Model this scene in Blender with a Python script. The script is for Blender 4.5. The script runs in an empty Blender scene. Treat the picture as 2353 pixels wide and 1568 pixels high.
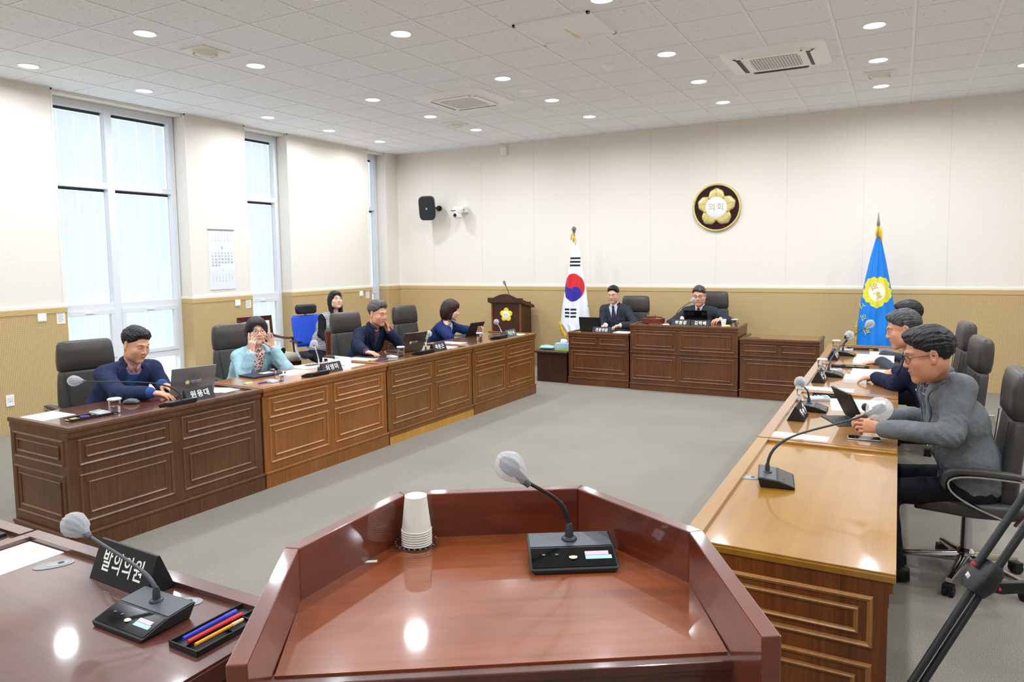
import bpy, math, random
import numpy as np
from mathutils import Vector, Matrix
random.seed(7)
SC = bpy.context.scene
COL = SC.collection
PI = math.pi
# ------------------------------------------------------------------ camera model (metres, floor z=0)
CH = 1.782
F_PX, YAW, PIT, ROL = 1633.275, -.4962, -.0783, -.0138
PPX, PPY = 1176.5+6.2083, 784-61.42
_f = Vector((math.sin(YAW)*math.cos(PIT), math.cos(YAW)*math.cos(PIT), math.sin(PIT)))
_r0 = Vector((math.cos(YAW), -math.sin(YAW), 0)); _u0 = _r0.cross(_f)
_r = math.cos(ROL)*_r0+math.sin(ROL)*_u0; _u = -math.sin(ROL)*_r0+math.cos(ROL)*_u0
def ray(u, v): return _r*((u-PPX)/F_PX)-_u*((v-PPY)/F_PX)+_f
def gz(u, v, z):
    d = ray(u, v); return d*((z-CH)/d.z)+Vector((0, 0, CH))
def gx(u, v, x):
    d = ray(u, v); return d*(x/d.x)+Vector((0, 0, CH))
def gy(u, v, y):
    d = ray(u, v); return d*(y/d.y)+Vector((0, 0, CH))
cam = bpy.data.cameras.new('camera'); co = bpy.data.objects.new('camera', cam); COL.objects.link(co)
cam.sensor_width = 36; cam.lens = F_PX/2353*36; cam.shift_x = -6.2083/2353; cam.shift_y = -61.42/2353
cam.clip_start = .05; cam.clip_end = 200
M = Matrix((( _r.x, _u.x, -_f.x, 0), (_r.y, _u.y, -_f.y, 0), (_r.z, _u.z, -_f.z, CH), (0, 0, 0, 1)))
co.matrix_world = M; SC.camera = co
# ------------------------------------------------------------------ materials
def lin(h):
    h = h.lstrip('#'); v = [int(h[i:i+2], 16)/255 for i in (0, 2, 4)]
    return tuple(x/12.92 if x <= .04045 else ((x+.055)/1.055)**2.4 for x in v)
MATS = {}
def mat(name, col='#808080', rough=.5, metal=0., spec=.5, coat=0., trans=0., emit=None, es=0., alpha=1., ior=1.45, sub=0.):
    if name in MATS: return MATS[name]
    m = bpy.data.materials.new(name); m.use_nodes = True; b = m.node_tree.nodes['Principled BSDF']
    c = lin(col) if isinstance(col, str) else col
    b.inputs['Base Color'].default_value = (*c, 1); b.inputs['Roughness'].default_value = rough
    b.inputs['Metallic'].default_value = metal; b.inputs['Specular IOR Level'].default_value = spec
    b.inputs['Coat Weight'].default_value = coat; b.inputs['Coat Roughness'].default_value = .06
    b.inputs['Transmission Weight'].default_value = trans; b.inputs['IOR'].default_value = ior
    b.inputs['Alpha'].default_value = alpha
    if sub: b.inputs['Subsurface Weight'].default_value = sub; b.inputs['Subsurface Radius'].default_value = (.01, .004, .002); b.inputs['Subsurface Scale'].default_value = 1
    if emit: b.inputs['Emission Color'].default_value = (*lin(emit), 1); b.inputs['Emission Strength'].default_value = es
    MATS[name] = m; return m
def nodes(m): return m.node_tree.nodes, m.node_tree.links, m.node_tree.nodes['Principled BSDF']
def N(nt, t, **kw):
    n = nt.new(t)
    for k, v in kw.items():
        if k.startswith('i_'):
            key = k[2:]; n.inputs[int(key) if key.isdigit() else key.replace('_', ' ')].default_value = v
        else: setattr(n, k, v)
    return n
def ramp(nt, stops):
    r = nt.new('ShaderNodeValToRGB'); e = r.color_ramp.elements
    while len(e) < len(stops): e.new(.5)
    for el, (p, c) in zip(e, stops): el.position = p; el.color = (*(lin(c) if isinstance(c, str) else c), 1)
    return r
def noisemat(name, stops, scale=(1, 1, 1), nscale=5, detail=4, rough=.6, bump=0., bdist=.01, bscale=None, **kw):
    """base colour from a noise through a ramp, optional bump"""
    if name in MATS: return MATS[name]
    m = mat(name, rough=rough, **kw); nt, lk, b = nodes(m)
    tc = N(nt, 'ShaderNodeTexCoord'); mp = N(nt, 'ShaderNodeMapping'); mp.inputs['Scale'].default_value = scale
    lk.new(tc.outputs['Object'], mp.inputs['Vector'])
    n = N(nt, 'ShaderNodeTexNoise', i_Scale=nscale, i_Detail=detail); lk.new(mp.outputs[0], n.inputs['Vector'])
    r = ramp(nt, stops); lk.new(n.outputs['Fac'], r.inputs[0]); lk.new(r.outputs[0], b.inputs['Base Color'])
    if bump:
        n2 = N(nt, 'ShaderNodeTexNoise', i_Scale=bscale or nscale, i_Detail=3.); lk.new(mp.outputs[0], n2.inputs['Vector'])
        bp = N(nt, 'ShaderNodeBump', i_Strength=bump, i_Distance=bdist); lk.new(n2.outputs['Fac'], bp.inputs['Height']); lk.new(bp.outputs[0], b.inputs['Normal'])
    return m
def wood(name, a, b_, c, grain=(60, 60, 2.2), rough=.3, coat=.4):
    """vertical (z) grain by default, in object space"""
    if name in MATS: return MATS[name]
    m = mat(name, rough=max(rough, .31), coat=coat); nt, lk, b = nodes(m)
    if coat < .5: b.inputs['Coat Roughness'].default_value = .28
    tc = N(nt, 'ShaderNodeTexCoord'); mp = N(nt, 'ShaderNodeMapping'); mp.inputs['Scale'].default_value = grain
    lk.new(tc.outputs['Object'], mp.inputs['Vector'])
    n = N(nt, 'ShaderNodeTexNoise', i_Scale=1., i_Detail=6., i_Roughness=.65, i_Distortion=.6); lk.new(mp.outputs[0], n.inputs['Vector'])
    n3 = N(nt, 'ShaderNodeTexNoise', i_Scale=3., i_Detail=2.); lk.new(tc.outputs['Object'], n3.inputs['Vector'])
    mx = N(nt, 'ShaderNodeMath', operation='MULTIPLY_ADD'); mx.inputs[1].default_value = .35; lk.new(n3.outputs['Fac'], mx.inputs[0]); 
    sc = N(nt, 'ShaderNodeMath', operation='MULTIPLY'); sc.inputs[1].default_value = .68; lk.new(n.outputs['Fac'], sc.inputs[0]); lk.new(sc.outputs[0], mx.inputs[2])
    r = ramp(nt, [(.32, a), (.5, b_), (.68, c)]); lk.new(mx.outputs[0], r.inputs[0]); lk.new(r.outputs[0], b.inputs['Base Color'])
    return m
# ------------------------------------------------------------------ mesh builder
class MB:
    def __init__(s): s.v = []; s.f = []; s.mi = []; s.cm = 0; s.T = None
    def put(s, vs, fs):
        o = len(s.v)
        if s.T is not None: vs = [tuple(s.T @ Vector(p)) for p in vs]
        s.v += [tuple(p) for p in vs]; s.f += [tuple(i+o for i in f) for f in fs]; s.mi += [s.cm]*len(fs); return s
    def box(s, lo, hi, R=None):
        (a, b, c), (d, e, f) = lo, hi
        vs = [(x, y, z) for z in (c, f) for y in (b, e) for x in (a, d)]
        if R is not None: vs = [tuple(R @ Vector(p)) for p in vs]
        return s.put(vs, [(0, 2, 3, 1), (4, 5, 7, 6), (0, 1, 5, 4), (2, 6, 7, 3), (0, 4, 6, 2), (1, 3, 7, 5)])
    def cbox(s, c, d, R=None):
        if R is None: return s.box([c[i]-d[i]/2 for i in range(3)], [c[i]+d[i]/2 for i in range(3)])
        T = Matrix.Translation(c) @ (R.to_4x4() if len(R) == 3 else R)
        return s.box([-x/2 for x in d], [x/2 for x in d], T)
    def prism(s, pts, z0, z1, axis='z'):
        n = len(pts); P = lambda p, z: {'z': (p[0], p[1], z), 'y': (p[0], z, p[1]), 'x': (z, p[0], p[1])}[axis]
        vs = [P(p, z0) for p in pts]+[P(p, z1) for p in pts]
        return s.put(vs, [tuple(reversed(range(n))), tuple(range(n, 2*n))]+[(i, (i+1) % n, (i+1) % n+n, i+n) for i in range(n)])
    def lathe(s, prof, n=24, c=(0, 0, 0), R=None):
        vs = []; fs = []
        for r, z in prof:
            for k in range(n):
                a = 2*PI*k/n; p = Vector((r*math.cos(a), r*math.sin(a), z))
                if R is not None: p = R @ p
                vs.append(p+Vector(c))
        for i in range(len(prof)-1):
            for k in range(n): fs.append((i*n+k, i*n+(k+1) % n, (i+1)*n+(k+1) % n, (i+1)*n+k))
        if prof[0][0] > 1e-6: fs.append(tuple(reversed(range(n))))
        if prof[-1][0] > 1e-6: fs.append(tuple(range((len(prof)-1)*n, len(prof)*n)))
        return s.put(vs, fs)
    def tube(s, path, r, n=10, cap=True):
        P = [Vector(p) for p in path]; R = r if isinstance(r, (list, tuple)) else [r]*len(P)
        vs = []; fs = []; up = None
        for i, p in enumerate(P):
            t = (P[min(i+1, len(P)-1)]-P[max(i-1, 0)]).normalized()
            if up is None: up = t.orthogonal().normalized()
            up = (up-t*up.dot(t)).normalized(); w = t.cross(up)
            for k in range(n): a = 2*PI*k/n; vs.append(p+(up*math.cos(a)+w*math.sin(a))*R[i])
        for i in range(len(P)-1):
            for k in range(n): fs.append((i*n+k, i*n+(k+1) % n, (i+1)*n+(k+1) % n, (i+1)*n+k))
        if cap: fs += [tuple(reversed(range(n))), tuple(range((len(P)-1)*n, len(P)*n))]
        return s.put(vs, fs)
    def loft(s, secs, n=20, e=3.0, cap=True):
        """secs: (centre, ax, ay, half a, half b): superellipse sections"""
        vs = []; fs = []
        for c, ax, ay, a, b in secs:
            c, ax, ay = Vector(c), Vector(ax), Vector(ay)
            for k in range(n):
                t = 2*PI*(k+.5)/n; ct, st = math.cos(t), math.sin(t)
                x = a*math.copysign(abs(ct)**(2/e), ct); y = b*math.copysign(abs(st)**(2/e), st)
                vs.append(c+ax*x+ay*y)
        for i in range(len(secs)-1):
            for k in range(n): fs.append((i*n+k, i*n+(k+1) % n, (i+1)*n+(k+1) % n, (i+1)*n+k))
        if cap: fs += [tuple(reversed(range(n))), tuple(range((len(secs)-1)*n, len(secs)*n))]
        return s.put(vs, fs)
    def grid(s, P):
        """P: rows of points"""
        r, c = len(P), len(P[0]); return s.put([p for q in P for p in q], [(i*c+j, i*c+j+1, (i+1)*c+j+1, (i+1)*c+j) for i in range(r-1) for j in range(c-1)])
    def build(s, name, mats, parent=None, smooth=False, bev=0, seg=2, ang=35):
        me = bpy.data.meshes.new(name); me.from_pydata(s.v, [], s.f)
        for m in (mats if isinstance(mats, (list, tuple)) else [mats]): me.materials.append(m)
        if any(s.mi): me.polygons.foreach_set('material_index', s.mi)
        if smooth: me.polygons.foreach_set('use_smooth', [True]*len(me.polygons))
        me.update(); o = bpy.data.objects.new(name, me); COL.objects.link(o)
        if parent: o.parent = parent
        if bev:
            b = o.modifiers.new('bevel', 'BEVEL'); b.width = bev; b.segments = seg; b.limit_method = 'ANGLE'; b.angle_limit = math.radians(30)
            b.harden_normals = False
        if smooth == 'auto':
            try:
                me.set_sharp_from_angle(angle=math.radians(ang))
            except Exception: pass
        return o
def empty(name, loc=(0, 0, 0), rz=0, label=None, cat=None, group=None):
    o = bpy.data.objects.new(name, None); COL.objects.link(o); o.empty_display_size = .1
    o.location = loc; o.rotation_euler = (0, 0, rz)
    return tag(o, label, cat, group)
def tag(o, label=None, cat=None, group=None, kind=None):
    if label: o['label'] = label
    if cat: o['category'] = cat
    if group: o['group'] = group
    if kind: o['kind'] = kind
    return o
def place(o, loc, rz=0, rot=None):
    o.location = loc; o.rotation_euler = rot if rot else (0, 0, rz); return o
def dup(root, loc, rz=0, label=None, group=None, rot=None):
    r = root.copy(); COL.objects.link(r); r.location = loc; r.rotation_euler = rot if rot else (0, 0, rz)
    if label: r['label'] = label
    if group: r['group'] = group
    def rec(src, dst):
        for ch in list(src.children):
            c = ch.copy(); COL.objects.link(c); c.parent = dst; rec(ch, c)
    rec(root, r); return r
def text_mesh(txt, size, extrude=.0006, bold=0.):
    cu = bpy.data.curves.new('t', 'FONT'); cu.body = txt; cu.size = size; cu.extrude = extrude; cu.offset = bold
    cu.align_x = 'CENTER'; cu.align_y = 'CENTER'; cu.resolution_u = 3; cu.space_character = 1.18 if len(txt) < 5 and not txt.isdigit() else 1.0
    o = bpy.data.objects.new('t', cu); COL.objects.link(o)
    dg = bpy.context.evaluated_depsgraph_get(); me = bpy.data.meshes.new_from_object(o.evaluated_get(dg))
    bpy.data.objects.remove(o); return me
def text(name, txt, size, T, material, parent=None, extrude=.0006, bold=0., sx=1.):
    """lettering as a mesh; T maps text xy plane into the parent's space"""
    me = text_mesh(txt, size, extrude, bold); me.transform(T @ Matrix.Diagonal((sx, 1, 1, 1)))
    me.materials.clear(); me.materials.append(material)
    o = bpy.data.objects.new(name, me); COL.objects.link(o); o.parent = parent; return o
def RZ(a): return Matrix.Rotation(a, 4, 'Z')
def RX(a): return Matrix.Rotation(a, 4, 'X')
def RY(a): return Matrix.Rotation(a, 4, 'Y')
def TR(*p): return Matrix.Translation(p)
# ------------------------------------------------------------------ room shell
XL, YB, H, XR, YF = -8.2485, 10.722, 3.7235, 4.6, -3.2
WZ = 1.305
cream = noisemat('cream wallpaper', [(.3, '#ebe4da'), (.7, '#f0e9e0')], nscale=40, rough=.75, bump=.06, bdist=.002, bscale=220)
tanm = mat('perforated tan panel', '#c9ae7c', rough=.6)
nt, lk, b = nodes(tanm)
tc = N(nt, 'ShaderNodeTexCoord'); geo = N(nt, 'ShaderNodeNewGeometry')
sx = N(nt, 'ShaderNodeSeparateXYZ'); lk.new(tc.outputs['Object'], sx.inputs[0])
ad = N(nt, 'ShaderNodeMath', operation='ADD'); lk.new(sx.outputs['X'], ad.inputs[0]); lk.new(sx.outputs['Y'], ad.inputs[1])
def cell(src, p):
    a = N(nt, 'ShaderNodeMath', operation='DIVIDE'); a.inputs[1].default_value = p; lk.new(src, a.inputs[0])
    f = N(nt, 'ShaderNodeMath', operation='FRACT'); lk.new(a.outputs[0], f.inputs[0])
    s_ = N(nt, 'ShaderNodeMath', operation='SUBTRACT'); s_.inputs[1].default_value = .5; lk.new(f.outputs[0], s_.inputs[0])
    q = N(nt, 'ShaderNodeMath', operation='POWER'); q.inputs[1].default_value = 2; ab = N(nt, 'ShaderNodeMath', operation='ABSOLUTE'); lk.new(s_.outputs[0], ab.inputs[0]); lk.new(ab.outputs[0], q.inputs[0]); return q.outputs[0]
qa, qb = cell(ad.outputs[0], .0165), cell(sx.outputs['Z'], .0165)
sm = N(nt, 'ShaderNodeMath', operation='ADD'); lk.new(qa, sm.inputs[0]); lk.new(qb, sm.inputs[1])
lt = N(nt, 'ShaderNodeMath', operation='LESS_THAN'); lt.inputs[1].default_value = .055; lk.new(sm.outputs[0], lt.inputs[0])
mx = N(nt, 'ShaderNodeMix', data_type='RGBA'); lk.new(lt.outputs[0], mx.inputs['Factor']); mx.inputs['A'].default_value = (*lin('#c9ae7e'), 1); mx.inputs['B'].default_value = (*lin('#8b6f42'), 1)
lk.new(mx.outputs['Result'], b.inputs['Base Color'])
tan_plain = mat('tan rail', '#c8ab74', rough=.5)
white_trim = mat('cream trim', '#f0ebe0', rough=.5)
# floor: flecked loop carpet
carp = mat('grey flecked carpet', rough=.95, spec=.1); nt, lk, b = nodes(carp)
tc = N(nt, 'ShaderNodeTexCoord')
n1 = N(nt, 'ShaderNodeTexNoise', i_Scale=300., i_Detail=2.); lk.new(tc.outputs['Object'], n1.inputs['Vector'])
n2 = N(nt, 'ShaderNodeTexNoise', i_Scale=1.1, i_Detail=3.); lk.new(tc.outputs['Object'], n2.inputs['Vector'])
r1 = ramp(nt, [(.33, '#605a51'), (.48, '#857f75'), (.66, '#a9a399')]); lk.new(n1.outputs['Fac'], r1.inputs[0])
r2 = ramp(nt, [(.3, '#f2f2f2'), (.7, '#ffffff')]); lk.new(n2.outputs['Fac'], r2.inputs[0])
mm = N(nt, 'ShaderNodeMix', data_type='RGBA', blend_type='MULTIPLY'); mm.inputs['Factor'].default_value = 1; lk.new(r1.outputs[0], mm.inputs['A']); lk.new(r2.outputs[0], mm.inputs['B']); lk.new(mm.outputs['Result'], b.inputs['Base Color'])
bp = N(nt, 'ShaderNodeBump', i_Strength=.18, i_Distance=.0015); lk.new(n1.outputs['Fac'], bp.inputs['Height']); lk.new(bp.outputs[0], b.inputs['Normal'])
m = MB(); m.box((XL-.6, YF-.2, -.1), (XR+.2, YB+.2, 0)); tag(m.build('floor', carp), kind='structure')
# ceiling tiles
ct = mat('fissured ceiling tile', rough=.9, spec=.1); nt, lk, b = nodes(ct)
tc = N(nt, 'ShaderNodeTexCoord')
vo = N(nt, 'ShaderNodeTexVoronoi', i_Scale=38., i_Randomness=1.); lk.new(tc.outputs['Object'], vo.inputs['Vector'])
n2 = N(nt, 'ShaderNodeTexNoise', i_Scale=14., i_Detail=2.); lk.new(tc.outputs['Object'], n2.inputs['Vector'])
th = N(nt, 'ShaderNodeMath', operation='MULTIPLY_ADD'); lk.new(n2.outputs['Fac'], th.inputs[0]); th.inputs[1].default_value = .5; th.inputs[2].default_value = -.11
l2 = N(nt, 'ShaderNodeMath', operation='LESS_THAN'); lk.new(vo.outputs['Distance'], l2.inputs[0]); lk.new(th.outputs[0], l2.inputs[1])
mx = N(nt, 'ShaderNodeMix', data_type='RGBA'); lk.new(l2.outputs[0], mx.inputs['Factor']); mx.inputs['A'].default_value = (*lin('#f6faff'), 1); mx.inputs['B'].default_value = (*lin('#c2bdb6'), 1)
lk.new(mx.outputs['Result'], b.inputs['Base Color'])
m = MB(); m.box((XL-.6, YF-.2, H), (XR+.2, YB+.2, H+.1)); tag(m.build('ceiling', ct), kind='structure')
gridm = mat('white ceiling grid', '#fafcff', rough=.5)
GX0, GY0 = -3.540, 6.041
m = MB()
k = math.ceil((XL-GX0)/.6)
while GX0+.6*k < XR: m.box((GX0+.6*k-.012, YF, H-.004), (GX0+.6*k+.012, YB, H+.001)); k += 1
k = math.ceil((YF-GY0)/.6)
while GY0+.6*k < YB: m.box((XL, GY0+.6*k-.008, H-.0025), (XR, GY0+.6*k+.008, H+.001)); k += 1
tag(m.build('trim_1', gridm), kind='structure')
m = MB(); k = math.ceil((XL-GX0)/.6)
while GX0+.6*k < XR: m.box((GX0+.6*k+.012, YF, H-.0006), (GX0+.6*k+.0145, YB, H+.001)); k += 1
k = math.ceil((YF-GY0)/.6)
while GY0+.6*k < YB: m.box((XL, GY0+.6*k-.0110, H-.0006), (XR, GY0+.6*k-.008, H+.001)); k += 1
tag(m.build('trim_8', mat('painted grid shadow', '#bdb9b3', rough=.8)), kind='structure')  # thin grey strips painted as the shadow line along each grid bar
# back wall
def seamed(m, a0, a1, seams): pass
m = MB(); m.box((XL-.5, YB, 0), (XR+.2, YB+.15, H)); tag(m.build('wall_back', cream), kind='structure')
m = MB(); m.box((XL, YB-.015, 0), (XR, YB, WZ-.06)); tag(m.build('wall_back_panelling', tanm), kind='structure')
m = MB(); m.box((XL, YB-.022, WZ-.06), (XR, YB, WZ)); tag(m.build('trim_2', tan_plain, bev=.004), kind='structure')
m = MB(); m.box((XL, YB-.016, WZ), (XR, YB, WZ+.03)); tag(m.build('trim_3', white_trim, bev=.003), kind='structure')
seam = mat('panel joint', '#d9d3cb', rough=.8)
m = MB()
for x in (-7.45, -6.43, -5.41, -4.40, -3.40, -2.40, -1.42, -.445, .54, 1.52, 2.5, 3.5): m.box((x-.002, YB-.001, WZ+.03), (x+.002, YB, H))
tag(m.build('trim_4', seam), kind='structure')
# left wall: piers and recessed windows
WX = -8.45
piers = [(YF, 4.614), (6.255, 7.228), (8.02, 9.888), (10.38, YB)]
m = MB(); mp_ = MB(); mt = MB(); mc = MB(); ms = MB()
for a, b_ in piers:
    m.box((XL-.5, a, 0), (XL, b_, H))
    e = .012
    A, B = (a if a == YF else a-e), (b_ if b_ == YB else b_+e)
    mp_.box((XL-.34, A, 0), (XL+.015, B, WZ-.06)); mt.box((XL-.34, A-(.004 if a != YF else 0), WZ-.06), (XL+.022, B+(.004 if b_ != YB else 0), WZ)); mc.box((XL-.34, A, WZ), (XL+.016, B, WZ+.03))
    if a != YF: ms.box((XL-.001, a+.0, WZ+.03), (XL+.006, a+.018, H))
    if b_ != YB: ms.box((XL-.001, b_-.018, WZ+.03), (XL+.006, b_, H))
    if b_ != YB: ms.box((XL-.001, max(a, 0), H-.02), (XL+.006, b_, H))
for y in (6.9-.0, 8.95, 3.2, 1.9): ms.box((XL-.001, y-.002, WZ+.03), (XL+.0012, y+.002, H)) if y != 6.9 else None
tag(m.build('wall_left', cream), kind='structure'); tag(mp_.build('wall_left_panelling', tanm), kind='structure')
tag(mt.build('trim_5', tan_plain, bev=.004), kind='structure'); tag(mc.build('trim_6', white_trim, bev=.003), kind='structure'); tag(ms.build('trim_7', white_trim), kind='structure')
m = MB(); m.box((XR, YF, 0), (XR+.15, YB, H)); tag(m.build('wall_right', cream), kind='structure')
m = MB(); m.box((XL-.5, YF-.15, 0), (XR+.15, YF, H)); tag(m.build('wall_front', cream), kind='structure')
m = MB(); m.box((XR-.015, YF, 0), (XR, YB-.03, WZ)); tag(m.build('wall_right_panelling', tanm), kind='structure')
# windows
alu = mat('white window frame', '#e3e8ee', rough=.35)
glass = mat('window glass', '#ffffff', rough=.0, trans=1., ior=1.05, spec=.5)
slat = mat('pale blue grey slat', '#dfe9ee', rough=.5)
nt, lk, b = nodes(slat)
tr = N(nt, 'ShaderNodeBsdfTranslucent'); tr.inputs[0].default_value = (.66, .70, .73, 1); mixs = N(nt, 'ShaderNodeMixShader'); mixs.inputs[0].default_value = .6
lk.new(b.outputs[0], mixs.inputs[1]); lk.new(tr.outputs[0], mixs.inputs[2]); lk.new(mixs.outputs[0], nt['Material Output'].inputs['Surface'])
cordm = mat('white blind tape', '#ffffff', rough=.6, emit='#ffffff', es=0.)
dark = mat('dark gasket', '#3c4850', rough=.5)
def window(i, y0, y1, mull):
    w = MB(); d = .11; X0, X1 = WX-d, WX
    rails = [(3.60, H-.035), (2.685, 2.755), (1.235, 1.31), (.56, .64), (0, .06)]
    cols = [y0, *mull, y1]
    ys = [(y0, y0+.07)]+[(a-.045, a+.045) for a in mull]+[(y1-.07, y1)]
    for a, b_ in ys: w.box((X0, a, 0), (X1, b_, H-.035))
    for a, b_ in rails: w.box((X0, y0, a), (X1-.003, y1, b_))
    root = tag(w.build('window_%d' % i, alu, bev=.004), kind='structure')
    li = MB(); li.box((XL-.24, y0-.0, H-.035), (XL-.03, y1, H)); li.box((XL-.5, y0, H-.035), (XL-.24, y1, H)); li.build('window_head', white_trim, root)
    gaps = [(ys[k][1], ys[k+1][0]) for k in range(len(ys)-1)]
    zs = [(2.755, 3.60), (1.31, 2.685), (.64, 1.235), (.06, .56)]
    for a, b_ in gaps:
        for q, (z0, z1) in enumerate(zs):
            g = MB(); g.box((X0+.03, a, z0), (X0+.034, b_, z1)); g.build('pane', glass, root)
            if q == 2:
                sf = MB()
                for bx in [((X1-.045, a, z1-.06), (X1+.008, b_, z1)), ((X1-.045, a, z0), (X1+.008, b_, z0+.05)), ((X1-.045, a, z0+.05), (X1+.008, a+.05, z1-.06)), ((X1-.045, b_-.05, z0+.05), (X1+.008, b_, z1-.06))]: sf.box(*bx)
                s_ = sf.build('sash', alu, root, bev=.004); hd = MB(); hd.box((X1+.008, (a+b_)/2-.05, z1-.04), (X1+.02, (a+b_)/2+.05, z1-.025)); hd.build('sash_handle', alu, s_)
            if q < 3:
                bl = MB(); aa, bb = a+.012, b_-.015; zz = z0+.02; p = .0165
                R = RY(math.radians(-62)); nct = 3 if b_-a > .5 else 1
                cu = [aa]+[y_ for k in range(nct) for y_ in (a+(b_-a)*(k+.62)/(nct+.24)-.0035, a+(b_-a)*(k+.62)/(nct+.24)+.0035)]+[bb]; segs = [(cu[2*k], cu[2*k+1]) for k in range(nct+1)]
                while zz < z1-.045:
                    T = TR(X0+.012, 0, zz) @ R
                    for ya_, yb_ in segs: bl.put([T @ Vector(v) for v in ((-.0105, ya_, 0), (.0105, ya_, 0), (.0105, yb_, 0), (-.0105, yb_, 0))], [(0, 1, 2, 3)])
                    zz += p
                o = bl.build('blind', slat, root)
                hb = MB(); hb.box((X0+.0, a+.004, z1-.03), (X0+.026, b_-.004, z1)); hb.build('blind_headrail', dark, root)
    return root
window(1, 4.626, 6.243, [5.36]); window(2, 7.24, 8.008, []); window(3, 9.90, 10.368, [])
# world: overcast daylight seen through the blinds
w = bpy.data.worlds.new('world'); SC.world = w; w.use_nodes = True
bg = w.node_tree.nodes['Background']; bg.inputs[0].default_value = (.86, .94, 1, 1); bg.inputs[1].default_value = 2.6
# ------------------------------------------------------------------ ceiling fixtures
ringm = mat('white lamp ring', '#f2f2f2', rough=.4); diff = mat('lit lamp diffuser', '#ffffff', emit='#f4f8ff', es=14.)
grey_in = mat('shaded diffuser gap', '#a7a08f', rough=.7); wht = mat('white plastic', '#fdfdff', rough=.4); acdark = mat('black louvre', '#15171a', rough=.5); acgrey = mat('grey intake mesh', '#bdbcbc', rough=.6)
lamp = bpy.data.lights.new('downlight_lamp', 'AREA'); lamp.shape = 'DISK'; lamp.size = .15; lamp.energy = 17.5; lamp.color = (.89, .945, 1); lamp.spread = math.radians(170)
dl = empty('downlight', (0, 0, 0), 0, 'x', 'ceiling light', 'recessed ceiling downlights')
m = MB(); m.lathe([(.098, .0), (.098, -.004), (.088, -.007), (.08, -.002), (.08, .0)], 28); m.build('trim_ring', ringm, dl, smooth='auto')
m = MB(); m.lathe([(0, -.0015), (.08, -.0015), (.08, .0)], 28); m.build('diffuser', diff, dl)
rows = {-7.53: (4.01, 5.22, 7.01, 8.18, 9.36), -5.66: (3.96, 5.14, 6.92, 8.13, 9.31), -3.82: (4.03, 5.07, 6.86, 8.10, 9.30), -2.02: (5.18, 6.87, 8.12, 9.36), -.24: (6.95, 8.20, 9.47), 1.12: (9.21,)}
extra = [(-7.53, 2.2), (-7.53, .4), (-5.66, 2.2), (-5.66, .4), (-3.82, 2.2), (-3.82, .4), (-2.02, 3.9), (-2.02, 2.2), (-2.02, .4), (-.24, 5.15), (-.24, 3.9), (-.24, 2.2), (-.24, .4), (1.6, 6.9), (1.6, 5.15), (1.6, 3.9), (1.6, 2.2), (1.6, .4), (3.4, 8.1), (3.4, 6.9), (3.4, 5.15), (3.4, 3.9), (3.4, 2.2), (-5.66, -1.6), (-3.82, -1.6), (-2.02, -1.6), (-.24, -1.6)]
colname = {-7.53: 'in the row along the window wall', -5.66: 'in the second row from the windows', -3.82: 'in the third row from the windows', -2.02: 'in the fourth row from the windows', -.24: 'in the row above the right hand desks', 1.12: 'at the far right edge of the ceiling'}
ordn = ['nearest the camera', 'second from the camera', 'third from the camera', 'second from the back wall', 'nearest the back wall']
first = True
for x, ys in rows.items():
    for i, y in enumerate(ys):
        nm = ordn[i] if len(ys) == 5 else {4: ['nearest the camera', 'second from the camera', 'second from the back wall', 'nearest the back wall'], 3: ['nearest the camera', 'in the middle', 'nearest the back wall'], 1: ['near the back wall']}[len(ys)][i]
        lab = 'round lit white downlight %s, %s' % (colname[x], nm)
        if first: place(dl, (x, y, H)); dl['label'] = lab; o = dl; first = False
        else: o = dup(dl, (x, y, H), label=lab)
        lo = bpy.data.objects.new('lamp', lamp); COL.objects.link(lo); lo.location = (x, y, H-.010)
for x, y in extra:
    dup(dl, (x, y, H), label='round lit white downlight outside the picture')
    lo = bpy.data.objects.new('lamp', lamp); COL.objects.link(lo); lo.location = (x, y, H-.010)
# square air diffusers
ad = empty('air_diffuser', (-5.667, 4.56, H), 0, 'square off-white ceiling air diffuser nearest the camera, by the window side', 'air vent', 'square air diffusers')
adm = mat('off white diffuser', '#f4f3ec', rough=.5)
m = MB(); m.box((-.15, -.15, -.012), (.15, .15, 0)); m.build('plate', adm, ad, bev=.004)
m = MB(); m.lathe([(.115, -.012), (.115, -.03), (.11, -.034), (.1, -.012)], 32); m.build('ring', adm, ad, smooth='auto')
m = MB(); m.lathe([(.0995, -.013), (.085, -.014)], 32); m.build('gap', grey_in, ad)
m = MB(); m.lathe([(.085, -.012), (.09, -.03), (.05, -.05), (0, -.054)], 32); m.build('cone', adm, ad, smooth=True)
dup(ad, (-5.669, 8.74, H), label='square off-white ceiling air diffuser between two far left downlights')
dup(ad, (-.243, 8.83, H), label='square off-white ceiling air diffuser in the row above the right hand desks')
# smoke detector, blank cover
m = MB(); m.lathe([(.058, 0), (.058, -.012), (.04, -.02), (.036, -.04), (.025, -.048), (0, -.05)], 28)
o = place(m.build('smoke_detector', wht, smooth='auto'), (-2.652, 6.957, H)); tag(o, 'small round white smoke detector on the ceiling', 'smoke detector')
m = MB(); m.lathe([(.1, 0), (.1, -.006), (.08, -.012), (0, -.014)], 32)
o = place(m.build('blanking_plate', wht, smooth='auto'), (-3.829, 7.5, H)); tag(o, 'round white blank cover on the ceiling beside the closed air conditioner', 'ceiling cover')
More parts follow.
